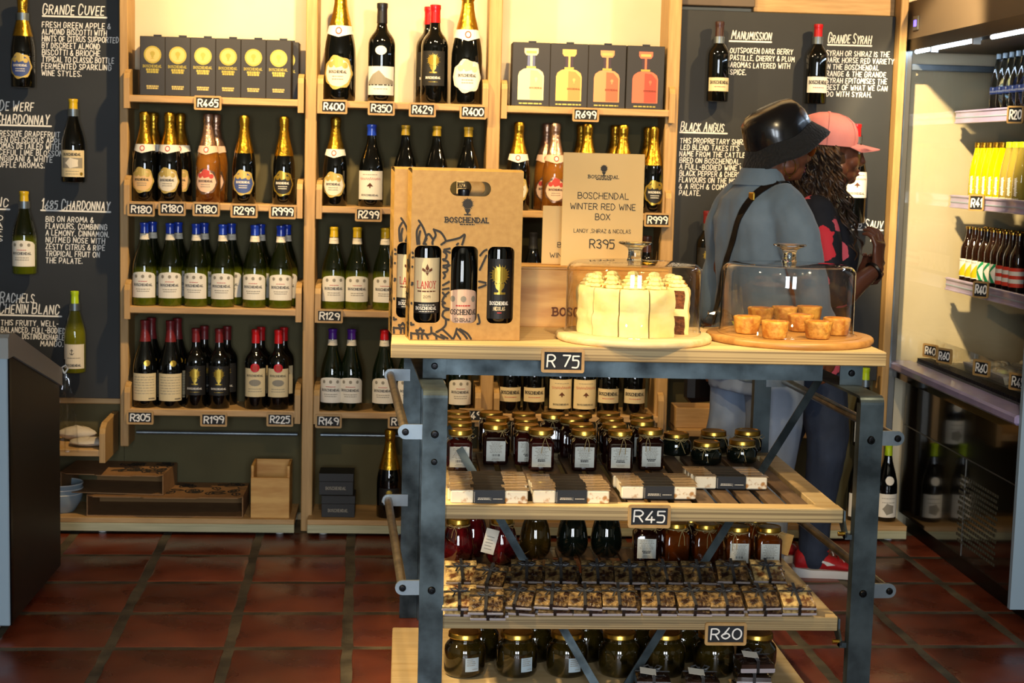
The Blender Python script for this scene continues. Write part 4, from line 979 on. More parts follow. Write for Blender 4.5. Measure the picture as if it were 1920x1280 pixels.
for k, (xc, sd) in enumerate(((PX[0], -1), (PX[1], 1))):
    a, b = xc-PW/2, xc+PW/2
    # bent flat-bar hoop: front leg, strap, rear leg, with flanges on the inner edge
    prof = []; r = .022
    out = [(FY, 0.0), (FY, STZ-r)]+[(FY+r-r*math.cos(t), STZ-r+r*math.sin(t)) for t in [PI/2*i/5 for i in range(1, 6)]]
    out += [(BYT-r+r*math.sin(t), STZ-r+r*math.cos(t)) for t in [PI/2*i/5 for i in range(0, 6)]]+[(BYT, 0.0)]
    th = .007
    inn = [(FY+th, 0.0), (FY+th, STZ-r)]+[(FY+r-(r-th)*math.cos(t), STZ-r+(r-th)*math.sin(t)) for t in [PI/2*i/5 for i in range(1, 6)]]
    inn += [(BYT-r+(r-th)*math.sin(t), STZ-r+(r-th)*math.cos(t)) for t in [PI/2*i/5 for i in range(0, 6)]]+[(BYT-th, 0.0)]
    mb = MB(); n = len(out); vs = []
    for x in (a, b):
        for p in out: vs.append((x, p[0], p[1]))
        for p in inn: vs.append((x, p[0], p[1]))
    fs = []
    for i in range(n-1):
        fs += [(i, i+1, n+i+1, n+i), (2*n+i, 3*n+i, 3*n+i+1, 2*n+i+1), (i, 2*n+i, 2*n+i+1, i+1), (n+i, n+i+1, 3*n+i+1, 3*n+i)]
    fs += [(0, n, 3*n, 2*n), (n-1, 3*n-1, 4*n-1, 2*n-1)]
    mb.add(vs, fs, M['steel'])
    xi = b if sd < 0 else a; fl = (xi-.006, xi) if sd < 0 else (xi, xi+.006)
    mb.box(fl[0], fl[1], FY+.005, FY+.032, 0, STZ-.02, M['steel']); mb.box(fl[0], fl[1], BYT-.032, BYT-.005, 0, STZ-.02, M['steel'])
    skewed(tpart('side_frame', mb), xc)
    # brackets that carry the top
    tpart('top_bracket', MB().box(a, b, TY+TD-.066, TY+TD-.060, STZ-.002, bz1, M['steel']))
    q = MB().box(a, b, TY+.044, TY+.050, STZ-.002, bz1, M['steel'])
    bolt(q, xc, TY+.043, (STZ+bz1)/2+.004)
    tpart('top_bracket', q)
    for z in (.795, .39):
        q = MB()
        for y0, y1 in ((FY+.008, FY+.016), (BYT-.016, BYT-.008)):
            xo = a-.062 if sd < 0 else b+.062
            x0, x1 = (xo+.019, a+.02) if sd < 0 else (b-.02, xo-.019)
            pts = [(x1 if sd < 0 else x0, z-.019), (x1 if sd < 0 else x0, z+.019)]
            c = x0 if sd < 0 else x1
            arc = [(c-sd*-1*0+sd*.019*math.sin(t), z+.019*math.cos(t)) for t in [PI*i/8 for i in range(9)]]
            q.prism(pts+arc, y0, y1, M['steel_pale'])
            bolt(q, c, y0-.001, z, .009)
        bolt(q, xc, FY-.001, z-.004, .010)
        skewed(tpart('handle_bracket', q), xc)
        c = a-.043 if sd < 0 else b+.043
        skewed(tpart('hand_rail', MB().tube([(c, FY+.012, z), (c, BYT-.012, z)], .0125, M['rod'], 14)), xc)
    bo = MB(); bolt(bo, xc, FY-.001, STZ-.10-.01 if sd > 0 else .72, .008); tpart('bolt', bo)
# slatted shelves
SHX0, SHX1, SHY0, SHD = .092, 1.155, 4.035, .80
def shelf(z, name):
    s = MB(); fw_ = .058
    s.box(SHX0, SHX1, SHY0, SHY0+fw_, z-.036, z, M['ply'], .002)
    f = tpart('shelf_frame', s)
    MB().box(SHX0, SHX1, SHY0+SHD-fw_, SHY0+SHD, z-.036, z, M['ply'], .002).build('rear_rail', f)
    for x in (SHX0, SHX1-fw_): MB().box(x, x+fw_, SHY0+fw_+.001, SHY0+SHD-fw_-.001, z-.036, z-.0005, M['ply_top'], .002).build('side_rail', f)
    top = MB().box(SHX0+.001, SHX1-.001, SHY0+.001, SHY0+fw_-.001, z, z+.0008, M['ply_top']); top.build('front_veneer', f)
    x = SHX0+fw_+.012; sl = MB()
    proto = MB().box(-.0225, .0225, SHY0+fw_-.01, SHY0+SHD-fw_+.01, z-.016, z-.003, M['slat'], .001).mesh('slat')
    while x+.045 < SHX1-fw_:
        o = link('slat', proto, f); o.location = (x+.0225, 0, 0); x += .0625
    for xs, d in ((SHX1+.002, 1), (SHX0-.008, -1)):
        q = MB().prism([(SHY0-.0, z-.03), (SHY0-.025, z-.055), (SHY0-.018, z-.075), (SHY0+.0, z-.075), (SHY0+.05, z-.04), (SHY0+.05, z-.005), (SHY0+.002, z-.004)], xs, xs+.005, M['steel'], 'x')
        q.lathe([(0, 0), (.006, 0), (.006, .02), (0, .02)], M['brass'], 10, T=Matrix.Translation((xs+.004, SHY0-.008, z-.062)) @ Matrix.Rotation(-PI/2 if d > 0 else PI/2, 4, 'Y'))
        q.box(min(xs, xs+d*.018), max(xs, xs+d*.018), SHY0-.02, SHY0+.0, z-.075, z-.062, M['steel'])
        q.build('shelf_bracket', f)
    return f
S2, S3, S4 = .60, .31, .045
shelf(S2, 'middle'); shelf(S3, 'lower')
tpart('bottom_deck', MB().box(-.018, 1.145, 4.07, 4.80, S4-.03, S4, M['ply_top'], .003))
for x in (.05, 1.06):
    for y in (4.1, 4.65): tpart('foot', MB().box(x-.03, x+.03, y, y+.06, 0, S4-.03, M['steel']))
def brace_pt(px, py):
    y = 4.445
    for _ in range(12): y = 4.445+.46*(at_y(px, py, y).z-.6)
    return at_y(px, py, y)
for k, (q0, q1) in enumerate((((838, 800), (1118, 1286)), ((1538, 710), (1176, 1286)))):
    a, b = brace_pt(*q0), brace_pt(*q1)
    if k: a.y += .008; b.y += .008
    d = b-a; T = Matrix.Translation((a+b)/2) @ d.to_track_quat('Z', 'Y').to_matrix().to_4x4()
    # flat bar: wide face towards the front
    ex = Vector((d.z, 0, -d.x)).normalized(); ez = d.normalized(); ey = ez.cross(ex)
    T = Matrix(((ex.x, ey.x, ez.x, (a.x+b.x)/2), (ex.y, ey.y, ez.y, (a.y+b.y)/2), (ex.z, ey.z, ez.z, (a.z+b.z)/2), (0, 0, 0, 1)))
    tpart('cross_brace', MB().box(-.011, .011, -.0025, .0025, -d.length/2, d.length/2, M['steel'], T=T))
for s, px, py, z, y in (('R75', 1055, 676, 0, TY-.001), ('R45', 1217, 967, 0, SHY0-.001), ('R60', 1360, 1187, 0, SHY0-.001)):
    p = at_y(px, py, y); k = y/F_PX
    price_tag(s if s != 'R75' else 'R 75', (p.x, y, p.z), 82*k, 45*k, 'framed slate price tag reading %s clipped to the %s of the trolley' % (s, {'R75': 'pine top edge', 'R45': 'upper slatted shelf', 'R60': 'lower slatted shelf'}[s]), 'slate price tags on the trolley', chalk=.135)

# ---------------------------------------------------------------- on the trolley top
def rr(x0, x1, z0, z1, r, n=5):
    pts = []
    for cx, cz, a in ((x1-r, z0+r, -PI/2), (x1-r, z1-r, 0), (x0+r, z1-r, PI/2), (x0+r, z0+r, PI)):
        pts += [(cx+r*math.cos(a+PI/2*i/n), cz+r*math.sin(a+PI/2*i/n)) for i in range(n+1)]
    return pts
def leaf(d, u, v, L_, ang, wd, w_, m=None, vein=True):
    m = m or M['ink']; c, s = math.cos(ang), math.sin(ang)
    def P(t, q): return (u+c*t*L_-s*q*L_, v+s*t*L_+c*q*L_)
    l1 = [P(t, wd*math.sin(PI*t**.8)) for t in [i/9 for i in range(10)]]; l2 = [P(t, -wd*math.sin(PI*t**.8)) for t in [i/9 for i in range(10)]]
    d.stroke(l1, w_, m, 1); d.stroke(l2, w_, m, 1)
    if vein: d.stroke([P(0, 0), P(.7, .03)], w_*.8, m, 1)
def petals(d, u, v, r, w_, n=5):
    for i in range(n):
        a = 2*PI*i/n+.3; leaf(d, u+math.cos(a)*r*.25, v+math.sin(a)*r*.25, r*.9, a, .32, w_, None, False)
    d.stroke([(u+r*.25*math.cos(2*PI*i/8), v+r*.25*math.sin(2*PI*i/8)) for i in range(9)], w_, M['ink'], 1)
BW, BD, BH = .2985, .105, .452
WIN = [(-.1475, -.0775), (-.0395, .033), (.073, .1445)]
def wine_bag(loc, rz, label):
    t = thing('wine_bag', label, 'gift bag', loc, rz, 'kraft wine gift bags on the trolley'); h = BW/2
    wz = (.047, .253)
    holes = [rr(-h+.010+i*.0985+.0, -h+.010+i*.0985+.072, wz[0], wz[1], .016) for i in range(3)]
    WX = [(-h+.010+i*.0985+.036) for i in range(3)]
    slot = rr(-.048, .062, BH-.066, BH-.027, .019)
    MB().prism([(-h, 0), (h, 0), (h, BH), (-h, BH)], 0, .0018, M['kraft'], 'y', holes+[slot]).build('front_panel', t)
    MB().prism([(-h, 0), (h, 0), (h, BH+.004), (-h, BH+.004)], BD-.0018, BD, M['kraft'], 'y', [slot]).build('back_panel', t)
    for s in (-1, 1):
        g = MB(); x = s*h; n = 9; vs = []
        for i in range(n):
            z = BH*i/(n-1); q = max(0, (i/(n-1)-.45)/.55); ins = .038*q
            vs += [(x, .001, z), (x-s*ins, BD*.5, z), (x, BD-.001, z)]
        fs = [(3*i+k, 3*i+k+1, 3*i+k+4, 3*i+k+3) for i in range(n-1) for k in (0, 1)]
        g.add(vs, fs, M['kraft']); g.build('side_gusset', t)
    # folded top edge
    g = MB(); n = 7
    for i in range(n):
        a0, a1 = PI*i/n, PI*(i+1)/n
        f = lambda a: (BD/2-.001-math.cos(a)*(BD/2-.001), BH+.006*math.sin(a))
        p, q = f(a0), f(a1); g.add([(-h, p[0], p[1]), (h, p[0], p[1]), (h, q[0], q[1]), (-h, q[0], q[1])], [(0, 1, 2, 3)], M['kraft'], True)
    g.build('top_fold', t)
    MB().box(-h, h, 0, BD, 0, .0015, M['kraft_in']).build('bag_floor', t)
    d = Decal()
    d.emblem(0, BH*.742, .046, M['ink'], 1); d.text('BOSCHENDAL', 0, BH*.70, .0125, M['ink'], .118, 'c', .24, True); d.lines(-.022, .022, (BH*.685,), .003, M['ink'], 1)
    wd = .0058
    ok = lambda p: -h+.001 < p[0] < h-.001 and .002 < p[1] < BH*.72 and not any(hx-.0365 < p[0] < hx+.0365 and wz[0]-.0008 < p[1] < wz[1]+.0008 for hx in WX)
    b = Decal(); 
    # botanical line print, drawn as smooth strokes
    for tr in [[(780,412),(788,424),(794,439),(794,444),(790,456),(787,463)],[(782,421),(777,431),(777,444),(779,463)],[(794,443),(800,437),(808,447)],[(796,445),(792,453)],[(809,428),(813,439),(809,447),(807,454),(810,462)],[(810,429),(822,433),(830,443),(833,450)],[(832,450),(846,447),(860,443),(869,437),(867,448),(862,463)],[(832,451),(822,458),(816,462)],[(857,454),(846,462),(830,466)],[(790,455),(796,457),(798,461),(802,458),(808,458)],[(830,468),(838,470),(846,474),(848,479)],[(900,476),(908,467),(917,464),(924,464)],[(917,464),(909,483),(900,503)],[(880,463),(887,460),(889,463)],[(829,470),(835,475),(833,483),(828,484)],[(829,486),(837,488),(838,494),(829,496)],[(836,499),(846,492)],[(829,499),(837,502),(836,507),(829,509)],[(830,510),(833,515),(830,520)],[(783,432),(781,444),(782,456)],[(763,464),(769,472),(774,479)],[(763,483),(774,480)],[(763,496),(774,502),(773,510)],[(829,533),(845,524)],[(829,541),(845,538)],[(845,543),(834,552),(829,561)],[(829,547),(835,554)],[(827,563),(834,567),(829,568),(832,575),(843,578)],[(829,591),(832,582),(843,579)],[(829,591),(836,597),(845,599)],[(836,597),(836,608),(829,616),(818,622)],[(899,525),(913,528),(912,532),(899,537)],[(897,582),(902,603),(896,606)],[(787,615),(790,619),(794,619),(791,623),(792,627),(787,625),(781,627),(782,623),(779,619),(784,619),(787,615)],[(767,609),(764,616),(769,624),(779,625)],[(794,625),(801,627),(808,624),(808,613)],[(784,629),(783,637)],[(790,629),(791,637)],[(757,623),(768,625),(770,637)],[(757,627),(765,637)],[(798,627),(804,637)],[(809,624),(817,627),(819,637)],[(814,627),(832,634),(840,637)],[(820,622),(829,617),(836,622),(846,631),(851,637)],[(827,627),(846,637)],[(858,615),(854,629),(850,637)],[(857,623),(867,637)],[(864,616),(879,625),(888,638)],[(861,617),(873,627),(881,638)],[(762,558),(769,567),(765,584),(767,597),(770,609)],[(758,601),(768,608),(774,608)],[(771,531),(763,540),(758,558)],[(763,527),(772,530)]]:
        b.stroke(catmull([((x-766)*.001386-h, (638-y)*.001413) for x, y in tr], 9), wd, M['ink'], 1)
    for q in b.q:
        if all(ok(p) for p in q[0]): d.q.append(q)
    d.mb(plane_map(.0005, .0002)).build('black_print', t)
    s = Decal()
    for i in range(7): leaf(s, .012+.012*(i % 2)*2, .02+i*.034, .05, 1.2+.6*(i % 2), .28, wd*.9)
    petals(s, .035, .03, .028, wd*.9); petals(s, .07, .11, .024, wd*.9); petals(s, .06, .2, .022, wd*.9)
    s.q = [q for q in s.q if all(.004 < p[0] < BD-.004 and .004 < p[1] < .3 for p in q[0])]
    mp = lambda u, v, l: (-h-.0008+max(0, (v/BH-.45)/.55)*.038*(1-abs(u-BD/2)/(BD/2)), u, v)
    s.mb(mp).build('side_print', t)
    return t, WX
def lab_lanoy(d, R, H, o):
    w = R*1.25; d.cols(us(w), lambda u: H*.30, lambda u: H*.66, M['paper_warm'], 0); d.cols(us(w), lambda u: H*.21, lambda u: H*.298, M['label_black'], 0)
    c = H*.56; s = H*.035
    d.poly([(0, c+s*1.5), (-s*.45, c+s*.4), (0, c-s*.2), (s*.45, c+s*.4)], M['ink_brown'], 1); d.poly([(-s*.2, c), (-s*1.1, c+s*.6), (-s*1.2, c), (-s*.8, c-s*.3)], M['ink_brown'], 1); d.poly([(s*.2, c), (s*1.1, c+s*.6), (s*1.2, c), (s*.8, c-s*.3)], M['ink_brown'], 1)
    d.poly([(-s*.7, c-s*.2), (s*.7, c-s*.2), (s*.7, c-s*.4), (-s*.7, c-s*.4)], M['ink_brown'], 1); d.poly([(0, c-s*1.3), (-s*.4, c-s*.5), (s*.4, c-s*.5)], M['ink_brown'], 1)
    d.text('LANOY', 0, H*.415, H*.055, M['ink_red'], w*1.1, 'c', .11, True, layer=1); d.lines(-w*.6, w*.6, (H*.385,), H*.01, M['ink_brown'], 1); d.text('2019', 0, H*.335, H*.02, M['ink_brown'], w*.4, 'c', .12, rnd=False)
    d.text('BOSCHENDAL', 0, H*.24, H*.024, M['paper_white'], w*1.25, 'c', .2, True, rnd=False, layer=1); d.lines(-w*.5, w*.5, (H*.275, H*.222), H*.006, M['paper_white'], 1)
def lab_shiraz(d, R, H, o):
    w = R*1.25; d.cols(us(w), lambda u: H*.05, lambda u: H*.36+H*.05*math.sqrt(max(0, 1-(u/w)**2)), M['paper_pink'], 0)
    for u in (-.6, 0, .6): d.disc(u*w, H*.33, H*.024, M['ink_grey'], 1, 8, 1.1)
    d.lines(-w*.4, w*.4, (H*.27,), H*.012, M['ink_red'], 1); d.text('BOSCHENDAL', 0, H*.205, H*.038, M['ink'], w*1.75, 'c', .18, True, layer=1)
    d.text('SHIRAZ', 0, H*.145, H*.028, M['ink'], w*.9, 'c', .15, True, layer=1); d.text('2019', 0, H*.10, H*.022, M['ink_red'], w*.55, 'c', .14, rnd=False)
def lab_nicolas(d, R, H, o):
    w = R*1.2; d.cols(us(w), lambda u: H*.17, lambda u: H*.66, M['label_black'], 0)
    d.emblem(0, H*.37, H*.24, M['gold'], 1); d.text('BOSCHENDAL', 0, H*.285, H*.026, M['paper_white'], w*1.15, 'c', .2, True, rnd=False); d.text('NICOLAS', 0, H*.24, H*.028, M['paper_warm'], w*.7, 'c', .16, True, rnd=False); d.lines(-w*.15, w*.15, (H*.215,), H*.01, M['ink_red'], 1)
SPECS['bag_lanoy'] = dict(k='bord', R=.0375, H=.40, g='blk_glass', cap='cap_black', c0=.80, lab=lambda d, R, H, o: lab_lanoy(d, R, H*.825, o))
SPECS['bag_shiraz'] = dict(k='burg', R=.040, H=.40, g='blk_glass', cap='cap_black', c0=.80, lab=lambda d, R, H, o: lab_shiraz(d, R, H*.825, o))
SPECS['bag_nicolas'] = dict(k='bord', R=.0375, H=.40, g='blk_glass', cap='cap_black', c0=.80, lab=lambda d, R, H, o: lab_nicolas(d, R, H*.825, o))
brz = math.radians(6)
bc = at_z(873, 640, TZ); bloc = Vector((bc.x-.002, 4.262, TZ))
for k, (off, lb, who) in enumerate(((Vector((0, 0, 0)), 'kraft three-bottle gift bag with black flower print and handle slot, front one on the trolley', 'front'), (Vector((-.047, .125, 0)), 'kraft three-bottle gift bag standing behind the front one on the trolley', 'rear'))):
    q = bloc+off; t, WX = wine_bag(q, brz, lb)
    R3 = Matrix.Rotation(brz, 3, 'Z')
    for x, sp, nm in zip(WX, ('bag_lanoy', 'bag_shiraz', 'bag_nicolas'), ('cream and black label', 'pink arched label', 'black label and gold tree')):
        l = q + R3 @ Vector((x, .0465, .002))
        bottle(sp, l, 'dark wine bottle with %s inside the %s kraft gift bag' % (nm, who), 'bottles inside the kraft bags', brz)
# wooden wine crate
p0, p1 = at_y(940, 612, 4.64), at_y(1250, 612, 4.64)
ch = at_y(1100, 505, 4.64).z-TZ
cr = thing('wine_crate', 'pale pine wine crate with burnt-in lettering behind the cake dome', 'crate', ((p0.x+p1.x)/2, 4.64, TZ)); cw = (p1.x-p0.x)/2
for nm, b_ in (('front_board', (-cw, cw, 0, .010, 0, ch-.003)), ('back_board', (-cw, cw, .17, .18, 0, ch-.003))): MB().box(*b_, M['crate'], .001).build(nm, cr)
for x in (-cw, cw-.010): MB().box(x, x+.010, .0105, .1695, 0, ch-.003, M['crate'], .001).build('end_board', cr)
MB().box(-cw, cw, 0, .18, ch-.0025, ch+.004, M['crate'], .001).build('lid', cr)
d = Decal(); uu = at_y(1037, 590, 4.64).x-(p0.x+p1.x)/2; hz = at_y(1037, 591, 4.64).z-TZ
d.text('BOSCHENDAL', uu, hz, .022, M['ink_brown'], .20, 'l', .22, True); d.mb(plane_map()).build('burnt_lettering', cr)
# card signs on the crate
def sign(name, px0, px1, py0, py1, y, label, rows, tilt=-.03):
    a = at_y(px0, py1, y); b = at_y(px1, py1, y); wd = b.x-a.x; z0 = TZ+ch+.0045; h = at_y((px0+px1)/2, py0, y).z-z0
    t = thing('price_sign', label, 'sign', ((a.x+b.x)/2, y, z0), 0); t.rotation_euler = (tilt, 0, 0)
    MB().box(-wd/2, wd/2, 0, .004, 0, h, M['sign_card'], .001).build('card', t); MB().box(-wd*.3, wd*.3, .004, .05, 0, .004, M['sign_card']).build('stand', t)
    d = Decal(); d.emblem(0, h*.80, h*.10, M['ink'], 1)
    for s, v, hh, w_, ser in rows: d.text(s, 0, h*v, h*hh, M['ink'], wd*w_, 'c', .12 if not ser else .2, ser)
    d.lines(-wd*.1, wd*.1, (h*.765,), .003, M['ink'], 1)
    d.mb(plane_map()).build('lettering', t)
R_ = [('BOSCHENDAL', .78, .026, .38, True), ('BOSCHENDAL', .60, .052, .62, False), ('WINTER RED WINE', .505, .052, .80, False), ('BOX', .415, .052, .18, False), ('LANOY ,SHIRAZ & NICOLAS', .30, .032, .70, False), ('R395', .165, .075, .30, False)]
sign('s', 1051, 1203, 287, 503, 4.70, 'tan card sign with printed R395 wine box price, standing on the crate', R_)
sign('s', 1015, 1167, 387, 498, 4.76, 'tan card sign mostly hidden behind the R395 sign', [('BOSCHENDAL', .30, .08, .62, False), ('WINTER RED WINE', .12, .08, .80, False)], 0)
# cakes under glass
def cake_board(c, R, m, label, bark):
    t = thing('cake_board', label, 'serving board', c)
    wob = (lambda a, z: 1+.006*math.sin(5*a)+.004*math.sin(11*a+1)) if bark else None
    MB().lathe([(0, 0), (R*.975, 0), (R*.995, .004), (R, .011), (R*.99, .017), (R*.975, .02), (0, .02)], m, 56, wob=wob).build('board', t, 50)
    if not bark: MB().lathe([(R*.80, .0205), (R*.80, .0212), (R*.86, .0212), (R*.86, .0205)], M['board_oak'], 56).build('rim_groove', t)
    return t
def dome(c, R, h, label):
    t = thing('glass_dome', label, 'cake dome', c, 0, 'clear glass cake domes with knob handles')
    r = .024
    prof = [(R+.003, 0), (R+.003, .006), (R, .008), (R, h-r)]+[(R-r+r*math.cos(a), h-r+r*math.sin(a)) for a in [PI/2*i/6 for i in range(1, 7)]]+[(R*.5, h+.004), (.022, h+.006)]
    MB().lathe(prof, M['dome'], 64).build('dome_wall', t, 60)
    k = [(.022, h+.006), (.0195, h+.014), (.0185, h+.030), (.021, h+.040), (.033, h+.047), (.045, h+.051), (.0465, h+.054), (.044, h+.0565), (.02, h+.055), (0, h+.054)]
    MB().lathe([(0, h+.004)]+k, M['clear_glass'], 36).build('knob', t, 60)
CK = Vector((.631, 4.352, TZ)); TK = Vector((1.080, 4.405, TZ))
cake_board(CK, .2155, M['board_pale'], 'pale round wooden board with rough edge under the iced cake', True)
cake_board(TK, .2335, M['board_oak'], 'golden round oak board under the tarts', False)
dome(CK+Vector((.0, .02, .0205)), .186, .212-.02, 'clear glass dome with knob over the iced carrot cake')
dome(TK+Vector((-.005, .02, .0215)), .186, .212-.02, 'clear glass dome with knob over the custard tarts')
cake = thing('layer_cake', 'cream-iced carrot cake cut in wedges with piped rosettes under the glass dome', 'cake', CK+Vector((.0, .02, .0205)))
CR, CHT = .155, .128
def wedge(a0, a1):
    mb = MB(); n = 7; g = .004
    am = (a0+a1)/2; sh = Vector((math.sin(am), -math.cos(am), 0))*rng.uniform(.001, .004)
    zs = [0, .008, .022, .036, .05, .062, .070, .085, .098, .110, .120, CHT]
    grid = []
    for z in zs:
        rw = []
        for i in range(n+1):
            a = a0+(a1-a0)*(.015+.97*i/n); q = CR*(1+.035*noise.noise(Vector((a*4, z*26, 3)))+.020*noise.noise(Vector((a*11, z*70, 9))))
            q -= .006*max(0, (z-CHT+.012)/.012)+.004*max(0, 1-min(abs(z-.064)/.012, 1))
            rw.append(Vector((q*math.sin(a), -q*math.cos(a), z+(.003*noise.noise(Vector((a*9, 1, 1))) if z > .12 else 0)))+sh)
        grid.append(rw)
    vs = [p for r in grid for p in r]; fs = [(j*(n+1)+i, j*(n+1)+i+1, (j+1)*(n+1)+i+1, (j+1)*(n+1)+i) for j in range(len(zs)-1) for i in range(n)]
    mb.add(vs, fs, M['icing'], True)
    ct = Vector((0, 0, CHT))+sh*3; top = grid[-1]
    mb.add([ct]+top, [(0, i+1, i+2) for i in range(n)], M['icing'], True)
    for side in (0, n):
        e = [r[side] for r in grid]; c0 = Vector((0, 0, 0))+sh*3
        # cut face: sponge, cream seam, sponge, icing cap
        def P(t, k): return c0.lerp(Vector((e[k].x, e[k].y, 0)), t)+Vector((0, 0, e[k].z))
        for (k0, k1, m) in ((0, 4, 'sponge'), (4, 6, 'icing'), (6, 10, 'sponge'), (10, 11, 'icing')):
            for k in range(k0, k1):
                mb.add([P(0, k), P(.93, k), P(.93, k+1), P(0, k+1)], [(0, 1, 2, 3)], M[m]); mb.add([P(.93, k), P(1, k), P(1, k+1), P(.93, k+1)], [(0, 1, 2, 3)], M['icing'])
    return mb
for i in range(11):
    a1 = math.radians(38-30*i); a0 = math.radians(38-30*(i+1)); am = (a0+a1)/2
    s = wedge(a0, a1).build('cake_slice', cake, 60)
    r = .118; x, y = r*math.sin(am), -r*math.cos(am)
    rs = MB(); 
    for q in range(3):
        R0 = .028-.0065*q; z0 = CHT-.002+.010*q
        rs.lathe([(R0*.7, 0), (R0, .004), (R0*.95, .009), (R0*.6, .013), (0, .0145)], M['icing'], 30, (x, y, z0), wob=lambda a, z: 1+.13*math.sin(8*a+z*90))
    rs.build('icing_rosette', s, 60)
    nt = MB()
    for q in range(16):
        aa = rng.uniform(0, 6.3); rr_ = rng.uniform(.004, .030); nt.sphere((x+rr_*math.cos(aa), y+rr_*math.sin(aa), CHT+.005+max(0, .026-rr_)*.95), rng.uniform(.003, .0065), M['nut'], 6, 4, (1, .8, .7))
    if i % 2 == 0 or i == 5: nt.build('chopped_nuts', s)
tart = None
for i, (px, py) in enumerate(((1400, 624), (1452, 634), (1500, 620), (1533, 634), (1568, 627), (1425, 606), (1470, 604), (1516, 603))):
    p = at_z(px, py, TZ+.0215); lb = 'small custard tart with browned top, %s' % ('front edge beside the gap of the dome wall', 'second along the front of the oak board', 'middle of the oak board between two front tarts', 'third along the front of the oak board', 'end of the front row by the dome edge', 'rear of the oak board behind the first front tart', 'rear of the oak board behind the second front tart', 'rear of the oak board by the women')[i]
    if tart is None:
        tart = thing('custard_tart', lb, 'tart', p, 0, 'custard tarts under the dome'); R = .0370; z = .045
        MB().lathe([(0, 0), (R*.80, 0), (R*.86, .003), (R*.96, z*.5), (R*1.0, z*.85), (R*1.03, z), (R*.97, z*1.06), (R*.88, z*1.0), (R*.8, z*.9)], M['pastry'], 26, wob=lambda a, zz: 1+.03*math.sin(9*a)+.05*noise.noise(Vector((math.cos(a)*4, math.sin(a)*4, zz*120)))).build('crust', tart, 70)
        MB().lathe([(R*.9, z*.97), (R*.75, z*1.06), (R*.5, z*1.10), (R*.2, z*1.07), (0, z*1.05)], M['custard'], 22, wob=lambda a, zz: 1+.02*math.sin(5*a)).build('filling', tart, 70)
    else: dup(tart, p, rng.uniform(0, 6), lb)
# crumpled cling film between the domes
mb = MB(); n, k = 14, 7; rg = []
for j in range(k+1):
    ph = PI/2*j/k
    rg.append([(.055*math.cos(ph)*math.cos(2*PI*i/n)*(1+.35*noise.noise(Vector((i*.9, j*.9, 0)))), .05*math.cos(ph)*math.sin(2*PI*i/n)*(1+.35*noise.noise(Vector((i*.9, j*.7, 5)))), .055*math.sin(ph)*(1+.4*noise.noise(Vector((i*1.1, j, 9)))))for i in range(n)])
p = at_z(1340, 606, TZ); o = MB().rings(rg, M['cling'], smooth=False).build('plastic_wrap'); o.location = (p.x-.012, 4.70, TZ); tag(o, 'crumpled clear plastic wrap lying between the two cake domes', 'plastic wrap')

# ---------------------------------------------------------------- jars
def sq_ring(hw, z, r, n=7):
    out = []
    for cx, cy, a in ((hw-r, -hw+r, -PI/2), (hw-r, hw-r, 0), (-hw+r, hw-r, PI/2), (-hw+r, -hw+r, PI)):
        out += [(cx+r*math.cos(a+PI/2*i/n), cy+r*math.sin(a+PI/2*i/n), z) for i in range(n+1)]
    return out
def lid_mb(R, z, h=.013):
    return MB().lathe([(R*.94, z), (R*1.0, z), (R*1.02, z+.002), (R, z+.004), (R, z+h-.003), (R*.96, z+h), (R*.86, z+h+.0006), (R*.82, z+h-.001), (0, z+h-.001)], M['lid'], 26, wob=None)
def twine_mb(R, z, drop=.04, ang=.5, seed=1):
    rg_ = random.Random(seed); mb = MB()
    for q in range(2): mb.tube([(R*math.sin(2*PI*i/20), -R*math.cos(2*PI*i/20), z+q*.002) for i in range(20)], .0011, M['twine'], 5, True)
    bx, by = R*math.sin(ang), -R*math.cos(ang)-.001
    for s in (-1, 1):
        L_ = .018+.006*rg_.random()
        mb.tube([(bx, by, z), (bx+s*L_*.6, by-.004, z+.009), (bx+s*L_, by-.005, z+.003), (bx+s*L_*.6, by-.004, z-.004), (bx, by-.001, z)], .0009, M['twine'], 5)
        mb.tube([(bx, by-.001, z), (bx+s*.006, by-.006, z-drop*.4), (bx+s*(.004+.012*rg_.random()), by-.008, z-drop*(.7+.4*rg_.random()))], .0010, M['twine'], 5)
    return mb
